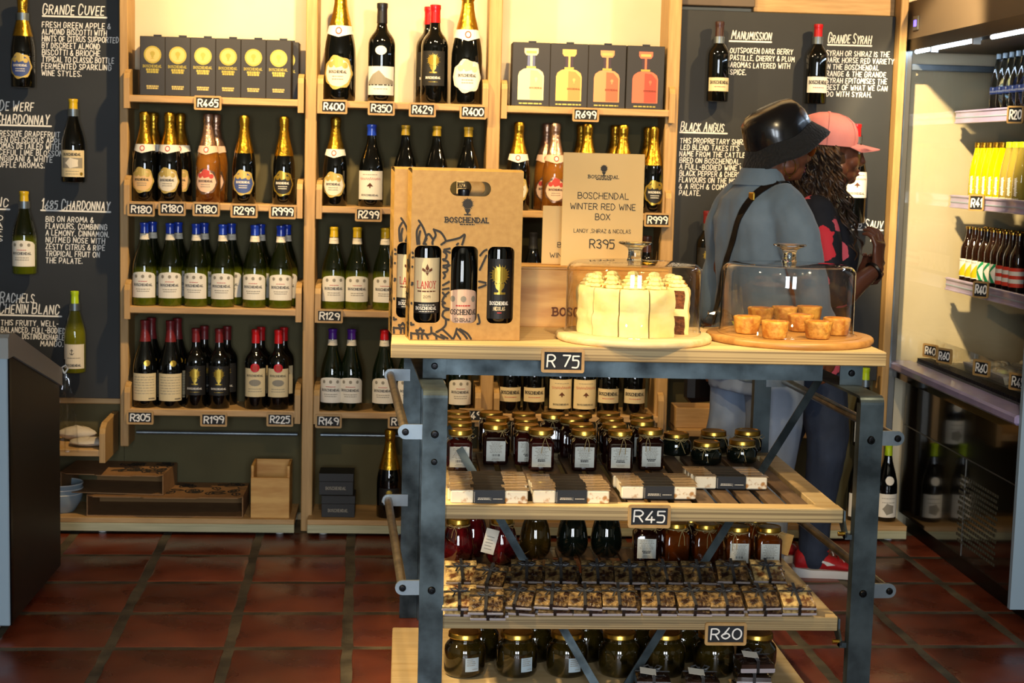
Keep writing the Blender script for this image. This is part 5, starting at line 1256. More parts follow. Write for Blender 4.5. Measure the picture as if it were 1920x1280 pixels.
def square_jar(loc, label, jam, hw, h, group, rz, seed=1, lab=True, twine=True, bar=False):
    t = thing('jam_jar', label, 'jar', loc, rz, group); r = hw*.32
    rings = [sq_ring(hw*.86, 0, r*.8), sq_ring(hw*.97, .003, r), sq_ring(hw, .008, r), sq_ring(hw, h*.68, r)]
    nr = hw*.86
    for q, z in ((.2, .71), (.55, .745), (.85, .77), (1, .79)):
        a = sq_ring(hw, 0, r); rg2 = []
        for (x, y, _) in a:
            l = math.hypot(x, y); tx, ty = x/l*nr, y/l*nr; rg2.append((x+(tx-x)*q, y+(ty-y)*q, h*z))
        rings.append(rg2)
    rings.append([(x, y, h*.87) for x, y, _ in rings[-1]])
    MB().rings(rings, M[jam]).build('jar_body', t, 50)
    lid_mb(hw*1.0, h*.865, h*.125).build('lid', t, 40)
    if lab:
        d = Decal(); lw = hw*.76; z0, z1 = h*.10, h*.60
        d.rect(-lw, lw, z0, z1, M['jar_label'], 0); 
        vs = [z1-(z1-z0)*q for q in (.1, .17, .24, .31, .38, .45, .52, .59)]
        d.lines(-lw*.8, lw*.8, vs, .0016, M['ink_grey'], 1, .5)
        if bar:
            for i in range(12): d.rect(-lw*.4+i*lw*.07, -lw*.4+i*lw*.07+lw*rng.choice((.02, .045)), z0+(z1-z0)*.24, z0+(z1-z0)*.36, M['ink'], 2)
        else: d.lines(-lw*.5, lw*.5, [z0+(z1-z0)*q for q in (.26, .33)], .003, M['ink'], 1, .5)
        d.lines(-lw*.5, lw*.5, [z0+(z1-z0)*q for q in (.06, .13)], .0016, M['ink_grey'], 1, .4)
        d.mb(lambda u, v, l: (u, -hw-.0006-.0003*l, v)).build('paper_label', t)
    if twine: twine_mb(nr*1.05, h*.835, .045, rng.uniform(-.5, .9), seed).build('twine_bow', t)
    return t
JH = .118; JW = .0365
G = 'gold-lidded jam jars on the upper slatted shelf'
cols = [  # lid centre pixels, front to back
 ('first', [(862, 803), (862, 790), (861, 780), (859, 770)], 'jam_red'), ('second', [(929, 793), (933, 781), (921, 771)], 'jam'), ('third', [(1015, 803), (988, 794), (986, 783), (982, 773)], 'jam_red'),
 ('fourth', [(1037, 774)], 'jam'), ('fifth', [(1095, 804), (1090, 793), (1072, 781), (1088, 773)], 'jam'), ('sixth', [(1163, 805), (1152, 793), (1147, 782), (1141, 772)], 'jam'), ('seventh', [(1220, 803), (1205, 787), (1203, 777)], 'jam')]
placed = []
for nm, ls, jam in cols:
    for i, (px, py) in enumerate(ls):
        p = at_z(px, py, S2+JH); q = Vector((p.x, p.y, S2+.0006))
        for it in range(6):
            for e in placed:
                dv = q-e
                if abs(dv.x) < .076 and abs(dv.y) < .076:
                    if abs(dv.y) > abs(dv.x)*.6: q.y = e.y+.0765*(1 if dv.y >= 0 else -1)
                    else: q.x = e.x+.0765*(1 if dv.x >= 0 else -1)
        placed.append(q.copy())
        where = ('front of the %s column from the gift-bag end' % nm, 'second in the %s column from the gift-bag end' % nm, 'third in the %s column from the gift-bag end' % nm, 'rear of the %s column from the gift-bag end' % nm)[i]
        square_jar(q, 'square gold-lidded jam jar, %s, upper shelf' % where, jam, JW, JH, G, rng.uniform(-.03, .03), rng.randrange(99), lab=i < 2 and nm != 'fourth', twine=i < 3, bar=nm in ('first', 'second'))
def round_jar(loc, label, jam, R, h, group, prof, lidR, lab=None, twine=True, seed=1, tagc=False, name='preserve_jar'):
    t = thing(name, label, 'jar', loc, 0, group)
    MB().lathe([(r*R, z*h) for r, z in prof], M[jam], 32).build('jar_body', t, 50)
    lid_mb(lidR*R, prof[-2][1]*h-.006, h*.12 if h > .08 else .014).build('lid', t, 40)
    if twine: twine_mb(lidR*R*1.0, prof[-2][1]*h-.010, .04, rng.uniform(-.4, .9), seed).build('twine_bow', t)
    if lab:
        u0, u1, v0, v1 = lab; d = Decal(); rf_ = lambda v: R*1.0
        n = 5; d.rect(u0*R, u1*R, v0*h, v1*h, M['jar_label_blue'], 0, n)
        for k in range(4):
            v = v1*h-(v1-v0)*h*(.15+.14*k); d.lines(u0*R+(u1-u0)*R*.12, u0*R+(u1-u0)*R*(.9 if k else .7), (v,), .0022, M['ink_grey'], 1, .3, False)
        d.lines(u0*R+(u1-u0)*R*.5, u0*R+(u1-u0)*R*.92, (v0*h+(v1-v0)*h*.15,), .0018, M['ink_grey'], 1, .3, False)
        d.mb(cyl_map(rf_)).build('paper_label', t)
    if tagc:
        T = Matrix.Translation((-R*.75, -R*.95, h*.60)) @ Matrix.Rotation(.25, 4, 'Y') @ Matrix.Rotation(-.1, 4, 'X')
        m = MB().box(-.019, .019, -.0008, 0, -.042, .03, M['paper'], T=T)
        for k in range(5): m.box(-.013, .010-.003*(k % 2), -.0011, -.0008, -.03+.009*k, -.028+.009*k, M['ink_grey'], T=T)
        m.build('card_tag', t)
    return t
SHORT = [(0, .0), (.86, 0), (.97, .05), (1, .14), (1, .5), (.94, .62), (.80, .70), (.78, .74), (.78, .86), (0, .86)]
for i, (px, py, lb) in enumerate(((1268, 810, 'beside the seventh column'), (1325, 826, 'front one in the middle'), (1338, 806, 'rear one in the middle'), (1392, 823, 'front one at the women end'), (1402, 805, 'rear one at the women end'))):
    p = at_z(px, py, S2+.068)
    round_jar((p.x, p.y, S2+.0006), 'squat gold-lidded dark jar, %s, upper shelf' % lb, 'brine_dark', .046, .068, 'squat gold-lidded jars', SHORT, .86, seed=i+40)
POT = [(0, 0), (.6, 0), (.74, .02), (.92, .12), (1, .27), (.98, .42), (.90, .60), (.80, .74), (.70, .82), (.68, .85), (.68, .94), (0, .94)]
for i, (px, py, jam, lb, tg) in enumerate(((858, 1062, 'brine_red', 'round jar of red preserved fruit beside the front steel post', 0), (886, 1046, 'brine_red', 'round jar of dark red fruit behind the first red jar', 0), (941, 1060, 'brine_red', 'round jar of dark red fruit with hanging card tag', 1), (1004, 1048, 'brine_brown', 'round jar of brown preserve beside the tagged jar', 0), (1074, 1044, 'brine_dark', 'round jar of black-green preserve beside the brown jar', 0), (1138, 1044, 'brine_dark', 'round jar of black-green preserve beside the first honey jar', 0))):
    p = at_z(px, py, S3); round_jar((p.x, p.y+.03, S3+.0006), lb, jam, .0475, .135, 'pot-bellied preserve jars on the lower slatted shelf', POT, .74, seed=i+9, tagc=tg, twine=i in (0, 2))
G3 = 'square amber jars on the lower slatted shelf'
for i, (px, py, lb, la, jam) in enumerate(((1212, 1054, 'dark square honey jar with white label beside the black-green jars', 1, 'jam'), (1269, 1056, 'unlabelled square amber jar beside the dark honey jar', 0, 'jam_amber'), (1325, 1058, 'unlabelled square amber jar behind the steel cross brace', 0, 'jam_amber'), (1385, 1063, 'square amber jar with white label, second from the women end of the lower shelf', 1, 'jam_amber'), (1443, 1064, 'square amber jar with white label, at the women end of the lower shelf', 1, 'jam_amber'))):
    p = at_z(px, py, S3); square_jar((p.x, p.y+.035, S3+.0006), lb, jam, .0365, .118, G3, rng.uniform(-.04, .04), 60+i, bool(la), True, i > 2)
for i, (px, dy, lb) in enumerate(((1225, .09, 'dark square jar standing behind the dark honey jar'), (1300, .09, 'dark square jar in the rear behind the unlabelled amber jars'), (1368, .09, 'amber square jar in the rear behind the labelled pair'), (1424, .095, 'amber square jar in the rear at the women end'))):
    p = at_z(px, 1058, S3); square_jar((p.x+.012, p.y+.035+dy, S3+.0006), lb, 'jam_amber' if i > 1 else 'jam', .0365, .118, G3, .02, 70+i, False, True)
p = at_z(1480, 1050, S3); o = MB().box(-.022, .022, -.0006, .0006, -.03, .035, M['kraft'], .0, Matrix.Rotation(.25, 4, 'Y')).build('card_tag_label'); o.name = 'gift_tag'; o.location = (p.x-.004, p.y+.06, S3+.034); tag(o, 'plain brown card tag leaning at the women end of the lower shelf', 'gift tag')
BIG = [(0, 0), (.80, 0), (.93, .03), (1, .12), (1.0, .55), (.97, .66), (.86, .74), (.76, .78), (.745, .82), (.745, .93), (0, .93)]
for i, (px, la) in enumerate(((872, (.0, .68, .18, .50)), (971, (.15, .75, .17, .50)), (1066, (.0, .62, .17, .50)), (1165, None), (1252, None), (1345, None), (1425, None))):
    p = at_z(px, 1276, S4)
    round_jar((p.x, p.y+.066, S4+.0006), 'large gold-lidded jar of dark preserve, %s from the gift-bag end of the bottom deck' % ORD[i], 'brine_olive', .0585, .122, 'large preserve jars on the bottom deck', BIG, .80, la, False, i, name='preserve_jar')
p = at_z(1176, 1276, S4)
for i, px in enumerate((905, 1010, 1110, 1205, 1300)):
    p = at_z(px, 1276, S4); round_jar((p.x, p.y+.20, S4+.0006), 'large dark preserve jar, %s in the rear of the bottom deck' % ORD[i], 'brine_olive', .0565, .118, 'large preserve jars on the bottom deck', BIG, .80, None, False, i)

# ---------------------------------------------------------------- nougat bars
def bar_proto():
    p = {}; L_, D_, H_ = .100, .0165, .034
    p['nougat_body'] = MB().box(-L_, -.041, -D_, D_, 0, H_, M['nougat'], .003).box(.041, L_, -D_, D_, 0, H_, M['nougat'], .003).box(-.041, .041, -D_+.001, D_-.001, .001, H_-.001, M['nougat']).mesh('nougat_body')
    p['wrapper_top'] = MB().box(-L_-.003, L_+.003, -D_*.96, D_*1.02, H_, H_+.0016, M['wrap'], .0005).mesh('wrapper_top')
    b = MB().box(-.041, .041, -D_-.0008, D_+.0006, .0, H_+.0024, M['band'], .001)
    d = Decal(); d.lines(-.030, .002, (.010, .0135), .0018, M['paper'], 1, .2); d.rect(.004, .0045, .008, .016, M['paper'], 1); d.lines(.008, .036, (.0115,), .0018, M['paper'], 1, .2); d.rect(-.0385, -.0378, .003, .031, M['paper'], 1)
    d.mb(lambda u, v, l: (u, -D_-.0009-.0003*l, v), b); p['paper_band'] = b.mesh('paper_band')
    return p
BP = bar_proto(); nb = None
for k, (px, py, cnt, nm) in enumerate(((916, 944, 7, 'first'), (1071, 944, 6, 'second'), (1237, 936, 5, 'third'), (1367, 917, 4, 'fourth'))):
    f = at_z(px, py, S2+.001)
    for i in range(cnt):
        lb = 'nougat bar with black paper band, %s, %s pile from the gift-bag end' % ('front one' if i == 0 else ORD[i]+' from the front', nm)
        loc = (f.x+rng.uniform(-.006, .006), f.y+.018+i*.0352, S2+.001)
        if nb is None:
            nb = thing('nougat_bar', lb, 'nougat bar', loc, 0, 'banded nougat bars on the upper slatted shelf')
            for n_, me in BP.items(): link(n_, me, nb)
        else: dup(nb, loc, rng.uniform(-.02, .02), lb)
# ---------------------------------------------------------------- nut slabs tied with ribbon
def slab_proto(m):
    p = {}; w_, d_, h_ = .0435, .047, .014; n = 12; vs = []; fs = []
    for j in range(n+1):
        for i in range(n+1):
            x, y = -w_+2*w_*i/n, -d_+2*d_*j/n; e = i in (0, n) or j in (0, n)
            vs.append((x, y, (h_-.002 if e else h_+.0028*noise.noise(Vector((x*160, y*160, 2)))+.0014*noise.noise(Vector((x*400, y*400, 7))))))
    fs = [(j*(n+1)+i, j*(n+1)+i+1, (j+1)*(n+1)+i+1, (j+1)*(n+1)+i) for j in range(n) for i in range(n)]
    mb = MB(); mb.add(vs, fs, m, True); mb.box(-w_, w_, -d_, d_, 0, h_-.002, m)
    p['nut_slab'] = mb.mesh('nut_slab', 80)
    p['cellophane_fold'] = MB().box(-w_-.002, w_+.002, -d_-.0015, -d_+.0006, .0005, .006, M['cello'], .0005).box(-w_, w_, -d_-.001, d_, -.0002, .0006, M['cello']).mesh('cellophane_fold')
    r = MB(); r.box(-.004, .004, -d_-.002, d_+.001, h_+.003, h_+.0042, M['ribbon']).box(-.004, .004, -d_-.0025, -d_-.0016, 0, h_+.0042, M['ribbon']); r.box(-w_-.001, w_+.001, .010, .014, h_+.0028, h_+.0038, M['ribbon'])
    for s in (-1, 1):
        r.tube([(0, .012, h_+.004), (s*.012, .014, h_+.012), (s*.024, .013, h_+.010), (s*.014, .011, h_+.005), (0, .012, h_+.004)], .0022, M['ribbon'], 5, flat=(.45, 1.3))
        r.tube([(0, .012, h_+.004), (s*.010, .004, h_+.007), (s*.017, -.004+.01*s, h_+.005)], .002, M['ribbon'], 5, flat=(.4, 1.2))
    p['ribbon_bow'] = r.mesh('ribbon_bow')
    return p
SP = {'pale': slab_proto(M['slab']), 'dark': slab_proto(M['slab_shaded'])}; sl0 = {}
def slab_stack(px, py, rz, kind, where, z0=S3, grp='ribbon-tied nut slabs on the lower slatted shelf'):
    # one pack lies flat at the rear, two more lean on it with their front edge down
    f = at_z(px, py, z0)
    for L_, (dy, dz, tl) in enumerate(((.052, .0012, 0), (.0, .0235, .36), (-.006, .0405, .36))):
        lb = 'ribbon-tied %s nut slab, %s, %s' % (kind, ('lowest of three', 'middle of three', 'top of three')[L_], where)
        loc = (f.x+rng.uniform(-.004, .004)-(.5 if abs(rz) > .05 else .15)*.02*L_, f.y+.045+dy+rng.uniform(-.002, .002), z0+dz)
        a = rz+rng.uniform(-.06, .06)
        if kind not in sl0:
            sl0[kind] = t = thing('nut_slab_pack', lb, 'nut slab', loc, a, grp)
            for n_, me in SP[kind].items(): link(n_, me, t)
        else: t = dup(sl0[kind], loc, a, lb)
        t.rotation_euler = (tl, rng.uniform(-.03, .03) if tl else 0, a)
fr = [(866, 1160, 0, 'pale'), (926, 1168, -.1, 'dark'), (985, 1158, -.22, 'dark'), (1050, 1158, -.12, 'dark'), (1113, 1159, -.1, 'dark'), (1176, 1159, -.08, 'dark'), (1240, 1159, -.05, 'dark'), (1303, 1159, 0, 'dark'), (1368, 1159, 0, 'dark'), (1433, 1159, 0, 'dark'), (1500, 1158, 0, 'pale')]
for i, (px, py, a, kd) in enumerate(fr): slab_stack(px, py, a, kd, 'front row, %s from the gift-bag end' % ORD[i])
bk = [(872, 1110, 0, 'pale'), (936, 1118, -.3, 'dark'), (1000, 1108, -.1, 'dark'), (1065, 1108, -.08, 'dark'), (1128, 1109, -.05, 'dark'), (1190, 1110, -.05, 'dark'), (1255, 1110, 0, 'dark'), (1318, 1110, 0, 'dark'), (1382, 1108, 0, 'dark'), (1448, 1107, 0, 'pale')]
for i, (px, py, a, kd) in enumerate(bk): slab_stack(px, py, a, kd, 'rear row, %s from the gift-bag end' % ORD[i])
# chocolate packs on the bottom deck
CP = slab_proto(M['choc'])
for i, (px, yy, n_) in enumerate(((1222, 4.165, 2), (1312, 4.165, 2), (1412, 4.20, 3))):
    f = at_y(px, 1262, yy)
    for k in range(n_):
        lvl = ('lowest', 'middle', 'top')[k] if n_ == 3 else ('lower', 'upper')[k]
        t = thing('chocolate_pack', 'ribbon-tied dark chocolate pack, %s of its stack, %s along the front of the bottom deck' % (lvl, ORD[i]), 'chocolate pack', (f.x+rng.uniform(-.004, .004), yy+rng.uniform(-.003, .003), S4+.001+k*.0375), rng.uniform(-.08, .08), 'dark chocolate packs on the bottom deck')
        for nm, me in CP.items():
            o = link(nm, me, t); o.scale = (1.05, 1, 1.9)
        if k == n_-1: MB().box(-.022, .022, -.014, .014, 0, .0008, M['paper'], T=Matrix.Translation((-.014, -.012, .040)) @ Matrix.Rotation(.3, 4, 'X') @ Matrix.Rotation(.15, 4, 'Y')).build('card_tag', t)
# ---------------------------------------------------------------- fridge
def at_x(px, py, X):
    d = ray(px, py); t = X/d.x
    return Vector((X, d.y*t, H_CAM+d.z*t))
FX, FY0, FY1 = 1.975, 4.955, 6.38
fr = thing('display_fridge', 'tall open display fridge with LED-tinted lavender price rails and black gloss base', 'fridge', (2.4, 5.65, 0)); FO = Vector((-2.4, -5.65, 0))
def fpart(name, mb, label=None):
    o = mb.build(name, fr); o.location = FO
    if label: o['label'] = label
    return o
fpart('base_cabinet', MB().box(2.055, 2.95, FY0+.03, FY1-.01, .07, .655, M['blk_gloss'], .006), 'black gloss lower cabinet')
fpart('kick_plate', MB().box(2.085, 2.93, FY0+.04, FY1-.02, 0, .07, M['bolt']))
gp = MB()
for i in range(16):
    for j in range(13):
        y = 5.30+i*.024+(.012 if j % 2 else 0); z = .13+j*.02
        gp.box(2.0535, 2.0552, y-.008, y+.008, z-.005, z+.005, M['fr_dark'])
tag(fpart('vent_grille', gp), kind='stuff')
fpart('door_seam', MB().box(2.0525, 2.0555, FY0+.03, FY1-.02, .44, .444, M['fr_grey']).box(2.0525, 2.0555, 5.62, 5.624, .08, .44, M['fr_grey']))
fpart('back_wall', MB().box(2.86, 2.95, FY0, FY1, .655, 2.06, M['fr_dark']))
for i in range(5): fpart('wall_channel', MB().box(2.835, 2.86, 5.05+i*.3, 5.08+i*.3, .72, 1.92, M['fr_grey']))
fpart('end_frame', MB().box(1.998, 2.86, FY1-.040, FY1-.018, 1.872, 1.898, M['steel_pale'], .003))
fpart('end_glass', MB().box(2.0, 2.86, FY1-.031, FY1-.026, .705, 1.872, M['pane']))
fpart('end_panel', MB().box(1.985, 2.95, FY0, FY0+.022, .07, 2.06, M['frz_blue']), 'pale outer end panel')
fpart('corner_post', MB().box(1.964, 1.998, FY1-.05, FY1, .0, 1.95, M['fr_grey'], .004).box(1.966, 1.975, FY1-.056, FY1-.05, .68, 1.94, M['steel_pale']))
fpart('header', MB().box(1.975, 2.95, FY0, FY1, 1.965, 2.14, M['fr_header'], .004).box(1.97, 1.976, FY0, FY1, 1.945, 1.99, M['bolt']))
fpart('canopy_liner', MB().box(2.03, 2.95, FY0+.02, FY1-.02, 1.945, 1.966, M['fr_dark']))
t_ = MB().box(1.968, 1.975, 6.20, 6.26, 2.02, 2.075, M['fr_grey'], .002).box(1.9665, 1.968, 6.215, 6.245, 2.035, 2.06, M['display_led']); fpart('thermostat', t_)
for y0, y1 in ((6.12, 6.33), (5.66, 6.10), (5.02, 5.50)):
    fpart('led_tube', MB().tube([(2.012, y0, 1.945), (2.012, y1, 1.945)], .0075, M['led'], 10))
    fpart('tube_clip', MB().box(1.998, 2.026, y0-.012, y0+.004, 1.93, 1.966, M['white_plastic']))
FS = (1.706, 1.372, 1.040)
for z in FS:
    fpart('fridge_shelf', MB().box(2.20, 2.82, FY0+.03, FY1-.06, z-.012, z, M['fr_grey']))
    fpart('price_rail', MB().box(2.188, 2.2, FY0+.03, FY1-.04, z-.040, z+.012, M['rail'], .002).box(2.184, 2.189, FY0+.03, FY1-.04, z-.038, z-.033, M['rail']).box(2.184, 2.189, FY0+.03, FY1-.04, z+.005, z+.010, M['rail']).box(2.186, 2.189, FY0+.03, FY1-.04, z-.018, z-.014, M['frz_blue']), 'LED-tinted lavender price rail')
fpart('front_ledge', MB().box(1.972, 2.075, FY0+.022, FY1-.01, .672, .706, M['rail'], .008).box(1.985, 2.06, FY0+.022, FY1-.01, .645, .672, M['blk_gloss']), 'LED-tinted lavender front ledge')
wv = MB(); i = 0; y = FY0+.06
while y < FY1-.06:
    wv.box(2.082, 2.14, y, y+.006, .700, .722, M['bolt']).box(2.082, 2.14, y+.006, y+.0125, .700, .709, M['steel_pale']); y += .0125
tag(fpart('air_grille', wv), kind='stuff')
fpart('deck', MB().box(2.075, 2.86, FY0+.03, FY1-.02, .655, .700, M['fr_grey']))
fpart('glass_riser', MB().box(2.146, 2.151, FY0+.05, FY1-.08, .700, .80, M['pane']))
food = None
for i in range(8):
    loc = (2.30+.20*(i % 2), 6.05-.24*(i//2), .701); lb = 'white packed food tray under the fridge glass, %s from the fridge end panel, %s row' % (ORD[i//2], ('front', 'inner')[i % 2])
    if food is None:
        food = thing('food_tray', lb, 'food pack', loc, 0, 'white food packs in the fridge deck')
        MB().prism([(-.08, 0), (.08, 0), (.09, .03), (-.09, .03)], -.10, .10, M['white_plastic'], 'y').build('tray', food)
        m = MB(); 
        for q in range(7): m.sphere((rng.uniform(-.055, .055), rng.uniform(-.07, .07), .033), rng.uniform(.018, .028), M['tray_food'], 9, 6, (1, 1.2, .6))
        m.build('contents', food)
    else: dup(food, loc, rng.uniform(-.06, .06), lb)
TGF = 'slate price tags on the fridge'
for px, py, s, X, w_, h_, where in ((1905, 215, 'R20', 2.183, .062, .062, 'on the top fridge rail'), (1832, 380, 'R41', 2.183, .062, .062, 'on the middle fridge rail'), (1840, 543, 'R40', 2.183, .062, .062, 'on the lowest fridge rail'),
   (1721, 648, 'R40', 2.143, .08, .055, 'in the fridge well, first from the end panel'), (1772, 667, 'R60', 2.143, .08, .060, 'in the fridge well, second from the end panel'), (1842, 690, 'R60', 2.143, .08, .060, 'in the fridge well, third from the end panel'), (1911, 716, 'R45', 2.143, .08, .060, 'in the fridge well, fourth from the end panel')):
    p = at_x(px, py, X-(.022 if X > 2.15 else .018)); p.y = min(p.y, 6.285); price_tag(s, p, w_, h_, 'framed slate price tag reading %s %s' % (s.split('.')[0], where), TGF, -PI/2+(.75 if X > 2.15 else .45))
# fridge bottles
def small_bottle(k, loc, label, group, glass, parts, R, H, capm, c0):
    key = ('f', glass, parts, capm)
    if key not in PROTO:
        rf = rfun(k, R, H); pr = {}
        pr['bottle_body'] = MB().lathe([(r*R, z*H) for r, z in PROF[k]], M[glass], 20).mesh('bottle_body', 50)
        top = PROF[k][-1][1]*H
        pr['bottle_cap'] = MB().lathe([(rf(c0*H), c0*H)]+[(rf(c0*H+(top-c0*H)*i/4)+.0012, c0*H+(top-c0*H)*i/4) for i in range(5)]+[(rf(top)*.9, top+.002), (0, top+.0025)], M[capm], 14).mesh('bottle_cap', 40)
        d = Decal(); w_ = R*1.45
        if parts == 'water':
            d.cols(us(w_), lambda u: H*.30, lambda u: H*.42, M['paper_blue'], 0); d.text('BOSCHENDAL', 0, H*.33, H*.025, M['paper_white'], w_*1.0, 'c', .2, True, rnd=False, layer=1); d.emblem(0, H*.365, H*.045, M['paper_white'], 1)
        elif parts in ('soda_y', 'soda_p'):
            d.stroke([(R*.2*math.sin(i*2.1)*(1.5 if i%7 == 0 else 1), H*(.10+.30*i/34)) for i in range(35)], H*.012, M['paper_white'], 1, False)
            d.lines(-R*.5, R*.5, (H*.05,), H*.012, M['paper_white'], 1)
        else:
            a, b = H*.10, H*.42; d.cols(us(w_), lambda u: a, lambda u: b, M['paper_white'], 0); h = b-a
            if parts == 'yel': d.poly([(-w_*.75, a+h*.05), (w_*.75, a+h*.05), (w_*.35, a+h*.85)], M['lb_yellow'], 1); d.lines(-w_*.6, w_*.2, (a+h*.86,), H*.012, M['ink_grey'], 2)
            if parts == 'grn': d.poly([(w_*.45, b), (w_*.1, b), (-w_*.6, a+h*.5), (-w_*.35, a+h*.5)], M['lb_green'], 1); d.poly([(-w_*.6, a+h*.5), (-w_*.25, a+h*.5), (w_*.25, a), (-w_*.1, a)], M['lb_green'], 1)
            if parts == 'red':
                for t0, t1 in ((.82, 1), (.42, .60), (.0, .2)): d.cols(us(w_), lambda u: a+h*t0, lambda u: a+h*t1, M['lb_red'], 1)
        pr['label'] = d.mb(cyl_map(rf)).mesh('label'); PROTO[key] = pr
    t = thing('drink_bottle', label, 'bottle', loc, -PI/2+.55, group)
    for n_, me in PROTO[key].items(): link(n_, me, t)
for si, (pxs, specs) in enumerate((
   ((1833, 1845, 1857, 1869, 1883, 1899, 1915), ['water']*7), ((1810, 1822, 1835, 1849, 1862, 1880, 1895, 1910), ['soda_y']*5+['soda_p']*3), ((1793, 1804, 1816, 1828, 1840, 1855, 1872, 1890, 1906), ['yel']*3+['grn']*3+['red']*3))):
    for i, (px, sp) in enumerate(zip(pxs, specs)):
        p = at_x(px, (200, 362, 515)[si], 2.245)
        y = FY1-.34+.0-.066*i if si == 0 else (FY1-.165-.066*i if si == 1 else FY1-.12-.066*i)
        nm = {'water': 'clear water bottle with dark band', 'soda_y': 'bright yellow soda bottle', 'soda_p': 'pale amber soda bottle', 'yel': 'brown beer bottle with yellow triangle label', 'grn': 'brown beer bottle with green chevron label', 'red': 'brown beer bottle with red striped label'}[sp]
        g = {'water': 'clear_glass', 'soda_y': 'soda_yellow', 'soda_p': 'soda_pale'}.get(sp, 'brn_glass'); cp_ = {'water': 'steel_pale', 'soda_y': 'gold_foil', 'soda_p': 'cap_lime'}.get(sp, 'brass')
        i0 = specs[:i].count(sp)
        for rr_ in (0, 1):
            if rr_ and si != 2: continue
            small_bottle({0: 'soda', 1: 'soda', 2: 'beer'}[si], (2.245+.07*rr_, y, FS[si]+.0006), '%s, %s from the fridge end panel, %s' % (nm, ORD[i0], ('front row', 'second row')[rr_]), 'bottles on the %s fridge shelf' % ('top', 'middle', 'lowest')[si], g, sp, .031, .222, cp_, {0: .90, 1: .90, 2: .95}[si])

# ---------------------------------------------------------------- sloping freezer at the counter end
fz = thing('chest_freezer', 'black-sided chest freezer with pale blue front and sloping grey rim', 'freezer', (-1.6, 5.18, 0)); fo = Vector((-1.6, 5.18, 0))
def zpart(n, mb):
    o = mb.build(n, fz); o.location = -fo; return o
fx0, fx1, fy0, fy1 = -2.05, -1.180, 4.825, 5.545
zt = lambda y: .862-(y-fy0)/(fy1-fy0)*.195
zpart('side_panel', MB().prism([(fy0+.012, .035), (fy1, .035), (fy1, zt(fy1)), (fy0+.06, zt(fy0+.03)), (fy0+.012, zt(fy0))], fx1-.02, fx1, M['frz_black'], 'x'))
zpart('body', MB().prism([(fy0+.012, .035), (fy1, .035), (fy1, zt(fy1)-.01), (fy0+.012, zt(fy0)-.01)], fx0, fx1-.021, M['frz_black'], 'x'))
zpart('front_panel', MB().box(fx0, fx1+.002, fy0-.006, fy0+.0115, .035, .862, M['frz_blue'], .003))
zpart('corner_trim', MB().box(fx1-.006, fx1+.006, fy0+.0, fy0+.03, .035, .862, M['bolt'], .002))
k = .060
zpart('rim', MB().prism([(fy0-.018, .856), (fy0+.05, .856), (fy1+.01, zt(fy1)), (fy1+.012, zt(fy1)+k), (fy1-.01, zt(fy1)+k+.006), (fy0+.06, .925), (fy0, .928), (fy0-.018, .918)], fx1-.09, fx1+.008, M['frz_rim'], 'x')
  .prism([(fy0-.018, .856), (fy0+.05, .856), (fy0+.06, .925), (fy0, .928), (fy0-.018, .918)], fx0, fx1-.0905, M['frz_rim'], 'x'))
zpart('glass_lid', MB().prism([(fy0+.07, .905), (fy1-.01, zt(fy1)+k-.012), (fy1-.01, zt(fy1)+k-.006), (fy0+.07, .911)], fx0, fx1-.091, M['pane'], 'x'))
for x, y in ((fx1-.06, fy0+.06), (fx1-.06, fy1-.06), (fx0+.1, fy0+.06)):
    c = MB().lathe([(0, -.012), (.016, -.012), (.0175, -.008), (.0175, .008), (.016, .012), (0, .012)], M['white_plastic'], 16, T=Matrix.Translation((x, y, .0185)) @ Matrix.Rotation(PI/2, 4, 'X'))
    c.box(x-.012, x+.012, y-.016, y-.0125, .015, .036, M['steel_pale']).box(x-.012, x+.012, y+.0125, y+.016, .015, .036, M['steel_pale']); zpart('caster', c)

# ---------------------------------------------------------------- things low on the wall side
zl = at_y(160, 843, 6.10).z
tray(-1.80, -1.128, zl, 'short pine tray shelf holding paper napkin packs below the white-wine chalkboard', 6.10, YB-.055, (0, 1))
zr = at_y(1300, 801, 6.2).z
tray(1.07, 1.75, zr-.001, 'short pine tray shelf holding a small wooden box below the red-wine chalkboard', 6.14, YB-.055, (0, 1))
a, b = at_y(1266, 801, 6.2), at_y(1347, 801, 6.2); h = at_y(1300, 764, 6.2).z-zr; wb = (b.x-a.x)/2
t = thing('wooden_box', 'small pale wooden box on the short tray behind the trolley jars', 'box', ((a.x+b.x)/2, 6.19, zr))
for n_, q in (('front_board', (-wb, wb, 0, .009, 0, h)), ('back_board', (-wb, wb, .13, .139, 0, h)), ('end_board', (-wb, -wb+.009, .0095, .1295, 0, h)), ('end_board', (wb-.009, wb, .0095, .1295, 0, h)), ('bottom_board', (-wb+.0095, wb-.0095, .0095, .1295, 0, .008))): MB().box(*q, M['pine'], .001).build(n_, t)
def lump(name, label, cat, loc, sx, sy, sz, m, seed, group=None, n=16, k=8):
    rg = []
    for j in range(k+1):
        ph = -PI/2+PI*j/k
        rg.append([(sx*math.cos(ph)*math.cos(2*PI*i/n)*(1+.22*noise.noise(Vector((i*.8, j, seed)))), sy*math.cos(ph)*math.sin(2*PI*i/n)*(1+.22*noise.noise(Vector((i*.7, j, seed+5)))), sz*(1+math.sin(ph))*(1+.15*noise.noise(Vector((i*.9, j*.8, seed+9))))) for i in range(n)])
    o = MB().rings(rg, m, smooth=True).build(name); o.location = loc
    return tag(o, label, cat, group)
M['napkin'] = mat('napkin', 'b9b0a2', .8, bump=.4, bscale=25)
p = at_y(183, 838, 6.17); lump('napkin_pack', 'flat cream paper napkin pack lying on the short pine tray', 'napkins', (p.x-.035, 6.19, zl+.001), .078, .06, .015, M['napkin'], 3, 'paper napkin packs')
